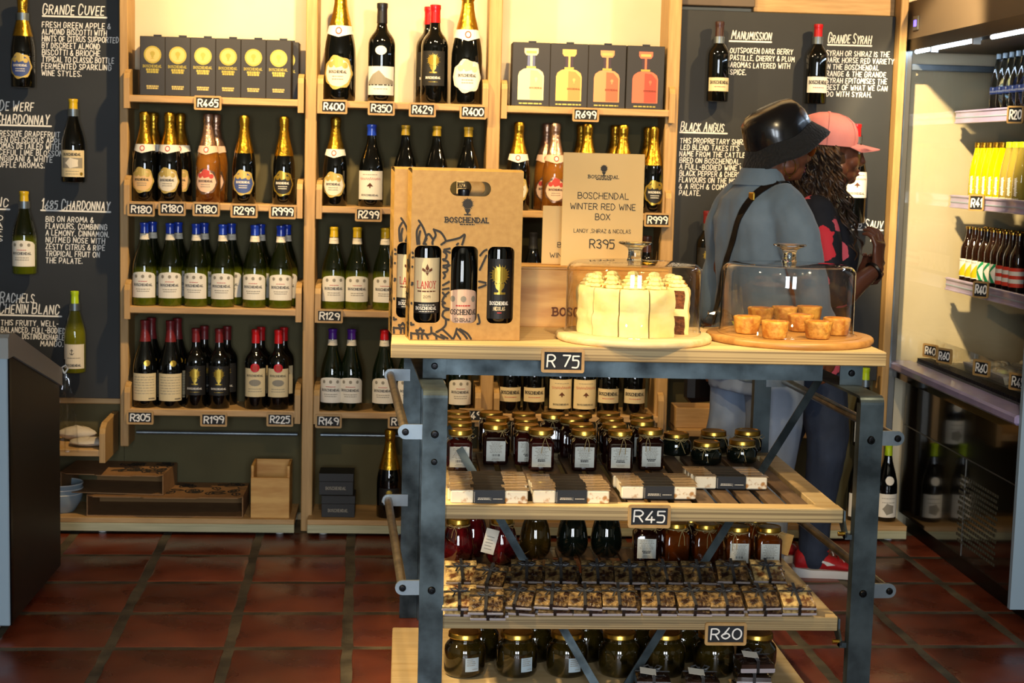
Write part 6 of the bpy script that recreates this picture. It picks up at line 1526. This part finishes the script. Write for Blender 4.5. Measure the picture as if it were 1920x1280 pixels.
p = at_y(150, 838, 6.25); lump('napkin_pack', 'white paper napkin pack heaped at the rear of the short pine tray', 'napkins', (p.x-.02, 6.30, zl+.001), .075, .045, .027, M['napkin'], 8, 'paper napkin packs')
p0 = at_y(121, 700, 5.95); p1 = at_y(121, 838, 5.95); mb = MB(); n, k = 9, 12; vs = []
for j in range(k+1):
    for i in range(n+1):
        u = i/n-.5; v = j/k; vs.append((u*.10*(.25+.75*v**.5), .016*math.sin(u*14+j*.3)*v+.012*noise.noise(Vector((i*.6, j*.7, 2))), -(p0.z-p1.z)*v))
fs = [(j*(n+1)+i, j*(n+1)+i+1, (j+1)*(n+1)+i+1, (j+1)*(n+1)+i) for j in range(k) for i in range(n)]
mb.add(vs, fs, M['cling'], True)
mb.tube([(0, 0, 0), (.012, 0, .018), (.004, 0, .03), (-.010, 0, .02), (0, 0, 0)], .003, M['white_plastic'], 6)
mb.tube([(0, 0, .028), (0, .0, .05)], .0025, M['bolt'], 6)
o = mb.build('plastic_bag'); o.location = (p0.x, 5.575, p0.z-.0); 
pp = at_y(121, 700, 5.575); o.location = (pp.x, 5.575, pp.z); tag(o, 'clear plastic bag hanging on the rear edge of the chest freezer', 'plastic bag')
def carton(label, loc, w_, d_, h, rz, pattern, flap=True):
    t = thing('card_carton', label, 'carton', loc, rz, 'brown card wine cartons on the plinth'); th = .004; W = w_/2
    MB().box(-W, W, 0, d_, 0, th, M['kraft_dark']).build('bottom_panel', t)
    MB().box(-W, W, 0, d_, h-th, h, M['kraft_dark']).build('top_panel', t)
    for s in (-1, 1): MB().box(s*W-(th if s > 0 else 0), s*W+(th if s < 0 else 0), 0, d_, th, h-th, M['kraft_dark']).build('side_panel', t)
    MB().box(-W+th, W-th, d_-th, d_, th, h-th, M['kraft_in']).build('back_panel', t)
    if flap:
        pts = [(-W, .0), (-W+.03, -.03), (-W*.3, -.03), (-W*.25, -.042), (W*.4, -.042), (W*.45, -.03), (W-.02, -.03), (W, 0)]
        MB().prism([(x, y) for x, y in pts], h-th, h, M['kraft_dark'], 'z').build('flap', t)
    d = Decal(); rg_ = random.Random(5)
    for i in range(26):
        u, v = pattern[0]+(pattern[1]-pattern[0])*rg_.random(), .02+(d_-.06)*rg_.random()
        leaf(d, u, v, .055, rg_.uniform(0, 6.3), .28, .0065)
    d.q = [q for q in d.q if all(-W < a < W and 0 < b_ < d_ for a, b_ in q[0])]
    d.mb(lambda u, v, l: (u, v, h+.0006+.0002*l)).build('black_print', t)
    return t
pc = at_y(312, 965, 6.2)
carton('long flat brown card carton beside the tall wooden box', (pc.x+.0, 6.165, .0665), .60, .25, .085, 0, (0, .28))
pc = at_y(212, 920, 6.2)
carton('smaller brown card carton tilted on top of the long one', (pc.x, 6.175, .153), .40, .24, .082, -.08, (.02, .19))
a, b = at_y(471, 966, 6.19), at_y(543, 966, 6.19); wb = (b.x-a.x)/2; h = at_y(506, 893, 6.19).z-.066
t = thing('wooden_box', 'tall square pale wooden box at the end of the freezer-side plinth', 'box', ((a.x+b.x)/2, 6.165, .0662)); hb = h+.045
for n_, q in (('front_board', (-wb, wb, 0, .010, 0, h)), ('back_board', (-wb, wb, .15, .16, 0, hb)), ('end_board', (-wb, -wb+.010, .0105, .1495, 0, hb)), ('end_board', (wb-.010, wb, .0105, .1495, 0, hb)), ('bottom_board', (-wb+.0105, wb-.0105, .0105, .1495, 0, .008))): MB().box(*q, M['crate'], .001).build(n_, t)
p = at_y(112, 966, 6.21); pl = None
for i in range(3):
    loc = (p.x, 6.25, .0665+.019*i); lb = 'pale blue-white bowl in the low stack beside the cartons, %s' % ('bottom one', 'middle one', 'top one')[i]
    if pl is None:
        pl = thing('bowl', lb, 'bowl', loc, 0, 'bowls stacked on the plinth')
        MB().lathe([(0, .004), (.04, .004), (.045, 0), (.05, .004), (.075, .045), (.082, .075), (.079, .075), (.071, .047), (.046, .0075), (0, .0075)], M['frz_blue'], 32).build('bowl_body', pl, 60)
        MB().lathe([(.0785, .074), (.0815, .0775), (.0825, .074)], M['white_plastic'], 32).build('rim', pl)
    else: dup(pl, loc, 0, lb)
bb = None
for i, (x0, x1, y0, y1, dy) in enumerate(((603, 665, 924, 967, 0), (598, 662, 880, 924, .01))):
    a, b = at_y(x0, y1, 6.2), at_y(x1, y1, 6.2); w_ = (b.x-a.x)/2; h = .086
    t = thing('black_box', ('lower', 'upper')[i]+' matt black box of the two stacked on the middle plinth', 'box', ((a.x+b.x)/2, 6.19+dy, .0665+i*.0865), 0, 'black boxes stacked on the middle plinth')
    MB().box(-w_, w_, 0, .12, 0, h*.62, M['label_black'], .001).build('box_base', t); MB().box(-w_-.001, w_+.001, -.001, .121, h*.62+.0005, h, M['label_black'], .001).build('box_lid', t)
    d = Decal(); d.text('BOSCHENDAL', .0, h*.25, .011, M['ink_grey'], w_*1.2, 'c', .18, True, rnd=False); d.mb(plane_map()).build('lettering', t)
# ---------------------------------------------------------------- people
def fuse(name, mb, voxel, mtl, parent, smooth=4, wrinkle=0.0, wscale=12.0, fac=0.5, seed=0):
    """One continuous surface from overlapping lofts: voxel remesh, smoothing, cloth folds."""
    me = mb.mesh(name); o = bpy.data.objects.new(name, me); COL.objects.link(o)
    r = o.modifiers.new('remesh', 'REMESH'); r.mode = 'VOXEL'; r.voxel_size = voxel; r.use_smooth_shade = True
    s = o.modifiers.new('smooth', 'SMOOTH'); s.factor = fac; s.iterations = smooth
    dg = bpy.context.evaluated_depsgraph_get(); nm = bpy.data.meshes.new_from_object(o.evaluated_get(dg))
    bpy.data.objects.remove(o)
    if wrinkle:
        nm.update()
        ns = [v.normal.copy() for v in nm.vertices]
        for v, n in zip(nm.vertices, ns):
            p = v.co
            w_ = noise.noise(Vector((p.x*wscale, p.y*wscale, p.z*wscale*.75+seed)))+.5*noise.noise(Vector((p.x*wscale*2.3, p.y*wscale*2.3+seed, p.z*wscale*1.5)))
            v.co = p+n*(w_*wrinkle)
    nm.materials.clear(); nm.materials.append(mtl)
    for p in nm.polygons: p.use_smooth = True
    nm.update()
    return link(name, nm, parent)
def ell(c, fx, sy, n=20, tilt=0.0, sup=2.0):
    """ring in the horizontal plane: fx half depth (forward x), sy half width (sideways y)"""
    out = []
    for i in range(n):
        a = 2*PI*i/n; ca, sa = math.cos(a), math.sin(a)
        x = fx*abs(ca)**(2/sup)*(1 if ca >= 0 else -1); y = sy*abs(sa)**(2/sup)*(1 if sa >= 0 else -1)
        out.append((c[0]+x, c[1]+y, c[2]+tilt*x))
    return out
def torso(mb, secs, m):
    mb.rings([ell(s[0], s[1], s[2], 24, s[3] if len(s) > 3 else 0, 2.3) for s in secs], m)
def limb(mb, pts, rs, m, n=14):
    # sub-sampled so that joints bend softly
    P = [tuple(p) for p in pts]; Q = catmull([(*p, r) for p, r in zip(P, rs)], 4)
    mb.tube([q[:3] for q in Q], [max(q[3], .002) for q in Q], m, n)
    mb.sphere(P[0], rs[0], m, 12, 8); mb.sphere(P[-1], rs[-1], m, 12, 8)
def head(mb, c, m, s=1.0, pitch=0.0, yaw=0.0):
    """face looks along +x; c is the centre of the skull"""
    T = Matrix.Translation(c) @ Matrix.Rotation(yaw, 4, 'Z') @ Matrix.Rotation(pitch, 4, 'Y') @ Matrix.Scale(s, 4)
    def S(x, y, z, r, sc=(1, 1, 1)): mb.sphere((x, y, z), r, m, 18, 12, sc, T)
    S(-.020, 0, .030, .097, (1.0, .80, .94))      # skull
    S(.030, 0, -.010, .080, (.86, .82, 1.15))     # face block
    S(.036, 0, -.070, .052, (.98, .98, .80))      # jaw
    S(.070, 0, -.088, .021, (1.0, 1.1, .85))      # chin
    S(.073, 0, .028, .032, (.6, 1.5, .55))        # brow
    for y in (-1, 1):
        S(.056, y*.038, -.028, .031, (.9, .8, .9))   # cheek
        S(-.012, y*.079, -.012, .022, (.75, .35, 1.25))  # ear
        S(.005, y*.055, -.060, .034, (1.1, .7, .9))  # jaw corner
        S(.094, y*.011, -.034, .011, (1, 1, .8))     # nostril
    mb.tube([T @ Vector(p) for p in ((.090, 0, .022), (.100, 0, -.002), (.109, 0, -.026), (.098, 0, -.038))], [.009*s, .011*s, .0145*s, .009*s], m, 10)
    S(.088, 0, -.058, .016, (.75, 1.45, .48)); S(.086, 0, -.071, .016, (.75, 1.3, .5))   # lips
    return T
def face_bits(T, parent, lips=True):
    mb = MB()
    for y in (-.031, .031):
        mb.sphere((.078, y, .006), .0125, M['eye_white'], 14, 10, (.8, 1, .8), T); mb.sphere((.0845, y, .006), .0068, M['eye'], 10, 8, (.8, 1, 1), T)
    mb.build('eyes', parent)
    b = MB()
    for y in (-1, 1): b.tube([T @ Vector(p) for p in ((.084, y*.014, .029), (.088, y*.030, .035), (.078, y*.048, .028))], [.003, .0035, .0015], M['eye'], 6)
    b.build('eyebrows', parent)
    l = MB()
    for z, k in ((-.0585, 1.0), (-.0705, .9)): l.sphere((.0915, 0, z), .0145, M['lips'], 14, 8, (.7, 1.5*k, .42), T)
    l.build('lips', parent)
def hand(mb, wrist, fwd, palm_n, m, side=1, curl=.5, s=1.0):
    """palm grows along fwd from the wrist; palm_n is the way the palm faces; the thumb leaves the side"""
    f = Vector(fwd).normalized(); n = (Vector(palm_n)-f*Vector(palm_n).dot(f)).normalized(); l = f.cross(n)*side; W = Vector(wrist)
    rg = []
    for t, hw, ht in ((0, .024, .019), (.02, .030, .017), (.05, .038, .0145), (.078, .040, .013), (.088, .037, .010)):
        c = W+f*t*s; rg.append([c+l*(math.cos(2*PI*i/14)*hw*s)+n*(math.sin(2*PI*i/14)*ht*s) for i in range(14)])
    mb.rings(rg, m)
    for k, (o, L_, sp) in enumerate(((.030, .072, .16), (.010, .080, .05), (-.011, .075, -.07), (-.030, .060, -.18))):
        c = curl*(1+.12*k); p = W+f*(.076*s)+l*(o*s); d = (f+l*sp).normalized(); pts = [p-d*.02*s, p]
        ang = 0
        for q, fr_ in enumerate((.46, .30, .24)):
            ang += c*(.55 if q == 0 else .75); p = p+(d*math.cos(ang)+n*math.sin(ang))*(L_*fr_*s); pts.append(p)
        mb.tube(pts, [.0092*s, .0095*s, .0088*s, .0082*s, .0062*s], m, 9); mb.sphere(pts[-1], .0064*s, m, 8, 6)
    p = W+f*.022*s+l*.026*s; d = (f*.62+l*.72+n*.3).normalized(); pts = [p-d*.012*s, p, p+d*.034*s]; d2 = (f*.9+l*.15+n*.45).normalized(); pts += [pts[-1]+d2*.028*s, pts[-1]+d2*.050*s]
    mb.tube(pts, [.012*s, .0125*s, .0108*s, .0098*s, .0072*s], m, 9); mb.sphere(pts[-1], .0073*s, m, 8, 6)
def shoe(parent, c, yaw, mu, ms, swoosh=False):
    T = Matrix.Translation(c) @ Matrix.Rotation(yaw, 4, 'Z'); t = MB(); o = MB()
    secs = [(-.095, .030, .052, .085), (-.085, .036, .05, .098), (-.05, .038, .0, .105), (-.01, .038, .0, .098), (.04, .041, .0, .075), (.09, .046, .0, .058), (.135, .044, .0, .050), (.165, .032, .0, .040), (.178, .012, .0, .030)]
    rg = []
    for x, hw, _, h in secs: rg.append([T @ Vector((x, hw*math.cos(2*PI*i/16), .024+max(0, (h-.024))*.5+(h-.024)*.5*math.sin(2*PI*i/16))) for i in range(16)])
    t.rings(rg, mu)
    outl = [(-.105, .022), (-.09, .036), (-.04, .040), (.03, .040), (.09, .048), (.14, .046), (.17, .032), (.186, .0)]; pts = outl+[(x, -y) for x, y in reversed(outl[:-1])]
    lo = [T @ Vector((x*.98, y*.96, .001+(.012 if x > .15 else 0)+(.006 if x < -.09 else 0))) for x, y in pts]; mid = [T @ Vector((x, y*1.03, .016)) for x, y in pts]; hi = [T @ Vector((x*.99, y, .030+(.006 if x < -.05 else 0))) for x, y in pts]
    o.rings([lo, mid, hi], ms)
    u = t.build('shoe', parent, 60); o.build('sole', u, 50)
    k = MB()
    for i in range(4): k.tube([T @ Vector((.02+.02*i, y, .104-.0135*i-.006*abs(y)/.02)) for y in (-.022, 0, .022)], .003, M['shoe_sole'] if i % 2 else mu, 6)
    k.build('laces', u)
    if swoosh:
        w_ = MB()
        for s in (-1, 1):
            w_.add([T @ Vector(p) for p in ((.045, s*.0432, .052), (.02, s*.0415, .062), (-.012, s*.0405, .070), (-.018, s*.040, .064), (.005, s*.041, .057), (.015, s*.0418, .048))], [(0, 1, 2, 3, 4, 5)], M['shoe_sole'])
        w_.build('side_emblem', u)

# --- woman in denim shirt and black hat (seen from behind and her right side)
P1 = Vector((1.225, 5.40, 0)); A1 = math.radians(26)
w1 = thing('person', 'woman in black satin bucket hat, chambray denim shirt and pale jeans facing the fridge', 'person', P1, A1)
sk = M['skin_a']; b = MB()
HC = Vector((.055, .0, 1.545))
HY = math.radians(-10); T1 = head(b, HC, sk, .98, .10, HY)
limb(b, [(-.03, 0, 1.34), (-.01, 0, 1.42), (.012, 0, 1.50)], [.066, .058, .060], sk)
torso(b, [((-.02, 0, .80), .105, .155), ((-.01, 0, .92), .115, .165), ((0, 0, 1.05), .105, .14), ((-.01, 0, 1.20), .115, .155), ((-.02, 0, 1.29), .085, .13), ((-.03, 0, 1.35), .055, .08)], sk)
for s in (-1, 1):
    if s < 0: EL_, WR_, FD = (.05, s*.225, .95), (.13, s*.19, .865), (.55, -.25*s, -.7)
    else: EL_, WR_, FD = (-.03, s*.235, .965), (-.035, s*.225, .85), (.1, 0, -1)
    limb(b, [(-.03, s*.115, 1.315), (-.02, s*.185, 1.20), (-.005 if s < 0 else -.02, s*.215, 1.06), EL_, WR_], [.045, .044, .040, .036, .026], sk)
    hand(b, WR_, FD, (-.3, -s, 0), sk, s, .5, .95)
    f = -.05 if s < 0 else -.07
    limb(b, [(-.01, s*.085, .80), (.02+f*.5, s*.098, .62), (.02+f, s*.10, .42), (.01+f, s*.10, .20), (f, s*.10, .09)], [.080, .062, .050, .044, .035], sk)
fuse('body', b, .006, sk, w1, 4)
face_bits(T1, w1)
c = MB()
torso(c, [((-.02, 0, .76), .146, .190), ((-.01, 0, .86), .146, .190), ((.0, 0, .96), .136, .176), ((.0, 0, 1.06), .136, .172), ((-.005, 0, 1.18), .144, .176), ((-.02, 0, 1.30), .134, .184), ((-.03, 0, 1.37), .108, .150), ((-.03, 0, 1.41), .078, .098), ((-.028, 0, 1.445), .066, .070)], M['denim'])
for s in (-1, 1):
    limb(c, [(-.03, s*.115, 1.36), (-.028, s*.178, 1.295), (-.010, s*.222, 1.17), (.02 if s < 0 else -.02, s*.236, 1.04), (.06 if s < 0 else -.03, s*.232, .97)], [.066, .072, .064, .059, .058], M['denim'])
shirt = fuse('denim_shirt', c, .0085, M['denim'], w1, 3, .009, 11, .5, 3)
k = MB()
rg = []
for q, (z, r) in enumerate(((1.41, .076), (1.44, .066), (1.468, .062), (1.474, .066), (1.447, .078), (1.418, .092))):
    rg.append([(-.025+r*1.05*math.cos(2*PI*i/28), r*1.12*math.sin(2*PI*i/28), z-(.035*max(0, math.cos(2*PI*i/28)))) for i in range(28)])
k.rings(rg, M['denim'], cap=False); k.build('collar', w1, 60)
j = MB()
torso(j, [((-.02, 0, .72), .135, .178), ((-.02, 0, .82), .140, .185), ((-.01, 0, .92), .125, .17), ((0, 0, .98), .115, .155)], M['jean_pale'])
for s, f in ((-1, -.05), (1, -.07)):
    limb(j, [(-.01, s*.085, .80), (.02+f*.5, s*.098, .62), (.02+f, s*.10, .42), (.01+f, s*.10, .20), (f, s*.10, .035)], [.105, .098, .088, .086, .088], M['jean_pale'])
fuse('jeans', j, .009, M['jean_pale'], w1, 6, .005, 10, .5, 8)
for s, f in ((-1, -.05), (1, -.07)): shoe(w1, (f+.005, s*.10, 0), .1*s, M['white_plastic'], M['shoe_sole'])
# bucket hat, brim turned up at the face
h = MB(); HT = Matrix.Translation(HC+Vector((-.012, 0, .032))) @ Matrix.Rotation(HY, 4, 'Z') @ Matrix.Rotation(math.radians(-28), 4, 'Y')
n = 40
def hr(r, z, fl=0): return [HT @ Vector((r*1.10*math.cos(2*PI*i/n)*(1+fl*.08*math.cos(2*PI*i/n)), r*.98*math.sin(2*PI*i/n), z+.004*math.sin(5*2*PI*i/n)*(r > .09)))*1.0 if 0 else HT @ Vector(((r+.005*noise.noise(Vector((i*.35, z*40, 4))))*1.10*math.cos(2*PI*i/n)*(1+fl*.08*math.cos(2*PI*i/n)), (r+.005*noise.noise(Vector((i*.35, z*40, 4))))*.98*math.sin(2*PI*i/n), z+.004*math.sin(5*2*PI*i/n)*(r > .09))) for i in range(n)]
h.rings([hr(.112, .0), hr(.111, .026), hr(.105, .060), hr(.096, .088), hr(.080, .106), hr(.05, .114), hr(.01, .116)], M['hat_satin'])
hat = h.build('bucket_hat', w1, 70)
h = MB(); h.rings([hr(.1125, .012), hr(.122, -.006, .4), hr(.136, -.026, .6), hr(.144, -.038, .6), hr(.148, -.048, .6), hr(.142, -.054, .6), hr(.130, -.038, .6), hr(.117, -.014, .4), hr(.110, .0)], M['hat_fur'], cap=False)
h.build('plush_brim', hat, 80)
# hair at the nape, hoop earrings, tinted glasses, bag strap
g = MB()
for s in (-1, 1):
    e = T1 @ Vector((-.012, s*.086, -.040)); g.tube([e+Vector((.024*math.sin(2*PI*i/28), s*.004, -.026+.028*math.cos(2*PI*i/28))) for i in range(28)], .0016, M['brass'], 6, True)
    g.sphere(e+Vector((0, s*.004, -.062)), .0042, M['brass'], 8, 6)
g.build('hoop_earrings', w1)
g = MB()
for s in (-1, 1):
    g.sphere((.098, s*.036, .004), .026, M['lens'], 16, 10, (.25, 1.05, .85), T1); g.tube([T1 @ Vector(p) for p in ((.092, s*.062, .010), (.04, s*.082, .010), (-.015, s*.084, .006))], .0022, M['brass'], 6)
g.tube([T1 @ Vector(p) for p in ((.106, -.012, .010), (.110, 0, .014), (.106, .012, .010))], .002, M['brass'], 6)
g.build('sunglasses', w1)
from mathutils.bvhtree import BVHTree
me_ = shirt.data; bv = BVHTree.FromPolygons([v.co for v in me_.vertices], [p.vertices for p in me_.polygons])
loop = [(.13, -.06, 1.20), (.10, -.085, 1.32), (.03, -.10, 1.43), (-.05, -.09, 1.43), (-.12, -.06, 1.34), (-.18, -.01, 1.20), (-.19, .06, 1.06), (-.18, .13, .93), (-.13, .22, .80)]
lp = []
for q_ in catmull(loop, 8):
    co, no, _, _ = bv.find_nearest(Vector(q_)); lp.append(co+no*.006)
for _ in range(3): lp = [lp[0]]+[(lp[i-1]+lp[i]*2+lp[i+1])/4 for i in range(1, len(lp)-1)]+[lp[-1]]
g = MB(); vs = []
for i, q_ in enumerate(lp):
    t_ = (lp[min(i+1, len(lp)-1)]-lp[max(i-1, 0)]).normalized(); co, no, _, _ = bv.find_nearest(q_); sd = t_.cross(no).normalized()*.0125
    vs += [q_-sd+no*.002, q_+sd+no*.002, q_+sd-no*.002, q_-sd-no*.002]
g.rings([vs[4*i:4*i+4] for i in range(len(lp))], M['leather'], smooth=False); g.build('bag_strap', w1)
g = MB(); q = lp[30]; g.box(q.x-.009, q.x-.002, q.y-.015, q.y+.015, q.z-.014, q.z+.014, M['brass'], .003); g.build('strap_buckle', w1)
g = MB(); g.box(-.13, .06, .215, .275, .64, .84, M['leather'], .02); g.build('shoulder_bag', w1)

# --- woman in pink cap and floral top
P2 = Vector((1.475, 5.72, 0)); A2 = math.radians(2)
w2 = thing('person', 'woman in pink cap with long curly hair, floral top, dark jeans and red shoes', 'person', P2, A2)
sk = M['skin_b']; b = MB(); HC2 = Vector((.058, 0, 1.535)); T2 = head(b, HC2, sk, 1.02, .05)
limb(b, [(-.03, 0, 1.33), (-.012, 0, 1.41), (.008, 0, 1.49)], [.064, .056, .058], sk)
torso(b, [((-.02, 0, .80), .105, .155), ((-.01, 0, .92), .115, .16), ((0, 0, 1.05), .10, .135), ((-.01, 0, 1.20), .115, .15), ((-.02, 0, 1.28), .085, .125), ((-.03, 0, 1.34), .055, .08)], sk)
WR = Vector((.192, -.150, 1.13)); EL = Vector((.035, -.225, 1.03))
limb(b, [(-.03, -.11, 1.305), (-.01, -.19, 1.17), EL, (EL+WR)/2, WR], [.044, .042, .039, .036, .025], sk)
hand(b, WR, (.06, .04, .99), (-.75, .65, 0), sk, -1, .6, 1.1)
WL = Vector((.165, -.05, 1.07)); limb(b, [(-.03, .11, 1.305), (.0, .19, 1.17), (.05, .20, 1.02), (.11, .10, 1.04), WL], [.052, .045, .039, .035, .025], sk)
hand(b, WL, (.35, -.35, .8), (-.4, -.8, .2), sk, 1, .6, .98)
for s, f in ((-1, .045), (1, -.075)): limb(b, [(-.01, s*.085, .80), (.02+f*.5, s*.092, .62), (.015+f, s*.096, .44), (f-.015, s*.10, .24), (f-.02, s*.10, .09)], [.075, .060, .045, .040, .034], sk)
fuse('body', b, .0042, sk, w2, 3)
face_bits(T2, w2)
c = MB()
torso(c, [((-.02, 0, .74), .142, .19), ((-.01, 0, .85), .145, .195), ((.0, 0, .98), .132, .175), ((.01, 0, 1.10), .140, .172), ((.015, 0, 1.19), .148, .175), ((-.01, 0, 1.28), .125, .178), ((-.03, 0, 1.335), .10, .155), ((-.035, 0, 1.375), .072, .10)], M['floral'])
for s, pts in ((-1, [(-.035, -.13, 1.315), (-.025, -.185, 1.24), (-.008, -.212, 1.13), (.03, -.225, 1.045)]), (1, [(-.035, .13, 1.315), (-.02, .188, 1.24), (.005, .212, 1.13), (.04, .203, 1.04)])): limb(c, pts, [.072, .068, .058, .056], M['floral'])
fuse('floral_top', c, .0085, M['floral'], w2, 6, .005, 14, .5, 5)
j = MB(); torso(j, [((-.02, 0, .70), .125, .17), ((-.02, 0, .82), .132, .178), ((-.01, 0, .92), .12, .165), ((0, 0, .98), .108, .15)], M['jean_dark'])
FT = ((-1, .045), (1, -.075))
for s, f in FT: limb(j, [(-.01, s*.085, .80), (.02+f*.5, s*.092, .62), (.015+f, s*.096, .44), (f-.015, s*.10, .24), (f-.02, s*.10, .075)], [.098, .088, .070, .060, .052], M['jean_dark'])
fuse('jeans', j, .0085, M['jean_dark'], w2, 6, .006, 14, .5, 2)
for s, f in FT: shoe(w2, (f+.01, s*.105, 0), .12*s, M['shoe_red'], M['shoe_sole'], True)
# baseball cap
h = MB(); CT = Matrix.Translation(HC2+Vector((-.028, 0, .036))) @ Matrix.Rotation(math.radians(3), 4, 'Y')
def cr_(r, z): return [CT @ Vector((r*1.03*math.cos(2*PI*i/n), r*.94*math.sin(2*PI*i/n), z)) for i in range(n)]
h.rings([cr_(.108, -.012), cr_(.110, .02), cr_(.106, .047), cr_(.093, .075), cr_(.069, .094), cr_(.038, .104), cr_(.006, .107)], M['cap_pink'])
cap_ = h.build('pink_cap', w2, 70)
v = MB(); top = []; bot = []
for i in range(9):
    u = -1+2*i/8
    for j_ in range(5):
        t = j_/4; y = u*.088*(1-.35*t*t); x = .109*math.sqrt(max(0, 1-(u*.80)**2))+t*.092*math.sqrt(max(0, 1-u*u*.72)); z = .006-.016*u*u-.014*t
        top.append(CT @ Vector((x, y, z))); bot.append(CT @ Vector((x, y, z-.004)))
f_ = [(i*5+j_, i*5+j_+1, (i+1)*5+j_+1, (i+1)*5+j_) for i in range(8) for j_ in range(4)]
v.add(top+bot, f_+[tuple(q+45 for q in reversed(a_)) for a_ in f_]+[(i*5+4, (i+1)*5+4, (i+1)*5+49, i*5+49) for i in range(8)]+[(q, q+1, q+46, q+45) for q in range(4)]+[(q+40, q+41, q+86, q+85) for q in range(4)], M['cap_pink'], True)
v.build('cap_peak', cap_, 50)
v = MB(); v.sphere(CT @ Vector((0, 0, .108)), .007, M['cap_pink'], 10, 6, (1, 1, .6))
for a_ in range(6):
    v.tube([CT @ Vector((r*1.035*math.cos(a_*PI/3+.3), r*.945*math.sin(a_*PI/3+.3), z)) for r, z in ((.1085, -.010), (.1105, .02), (.1065, .048), (.0935, .076), (.0695, .095), (.038, .1045), (.004, .108))], .0011, M['cap_pink'], 5)
v.build('cap_seams', cap_)
# long curls
hb = MB(); rg_ = random.Random(11)
for i in range(210):
    a = rg_.uniform(1.55, 2*PI-1.55); side = rg_.random() < .25
    if side: a = rg_.choice((-1, 1))*rg_.uniform(1.50, 1.85)
    sx, sy = math.cos(a), math.sin(a); p = Vector((HC2.x-.018+.082*sx, .078*sy, HC2.z+.026)); L_ = rg_.uniform(.20, .42); r = rg_.uniform(.006, .011); ph = rg_.uniform(0, 6.3); tw = rg_.uniform(7, 12)
    ln = rg_.uniform(.65, 1.2); pts = []; N_ = 40; fwd_ = rg_.uniform(.02, .12) if side else -.02
    for q in range(N_+1):
        t = q/N_; out = .012+.070*math.sin(min(1, t*1.15)*PI*.55)*ln
        c_ = Vector((p.x+sx*out*.9+fwd_*max(0, t-.25)*1.3, p.y+sy*out*.8, p.z-L_*t))
        pts.append(c_+Vector((r*math.cos(ph+tw*t*3), r*math.sin(ph+tw*t*3), 0)))
    hb.tube(pts, [.0048*(1-.45*q/N_) for q in range(N_+1)], M['hair'], 5)
# scalp hair under the cap so that no skin shows between the curls
hb.sphere((HC2.x-.030, 0, HC2.z-.025), .098, M['hair'], 18, 12, (.92, .86, 1.1))
tag(hb.build('curly_hair', w2), kind='stuff')
g = MB(); d = (WR-EL).normalized(); c_ = WR-d*.018; ax = d.orthogonal().normalized(); bx = d.cross(ax)
g.tube([c_+ax*(.030*math.cos(2*PI*i/20))+bx*(.030*math.sin(2*PI*i/20)) for i in range(20)], .007, M['leather'], 7, True); g.build('bracelet', w2)
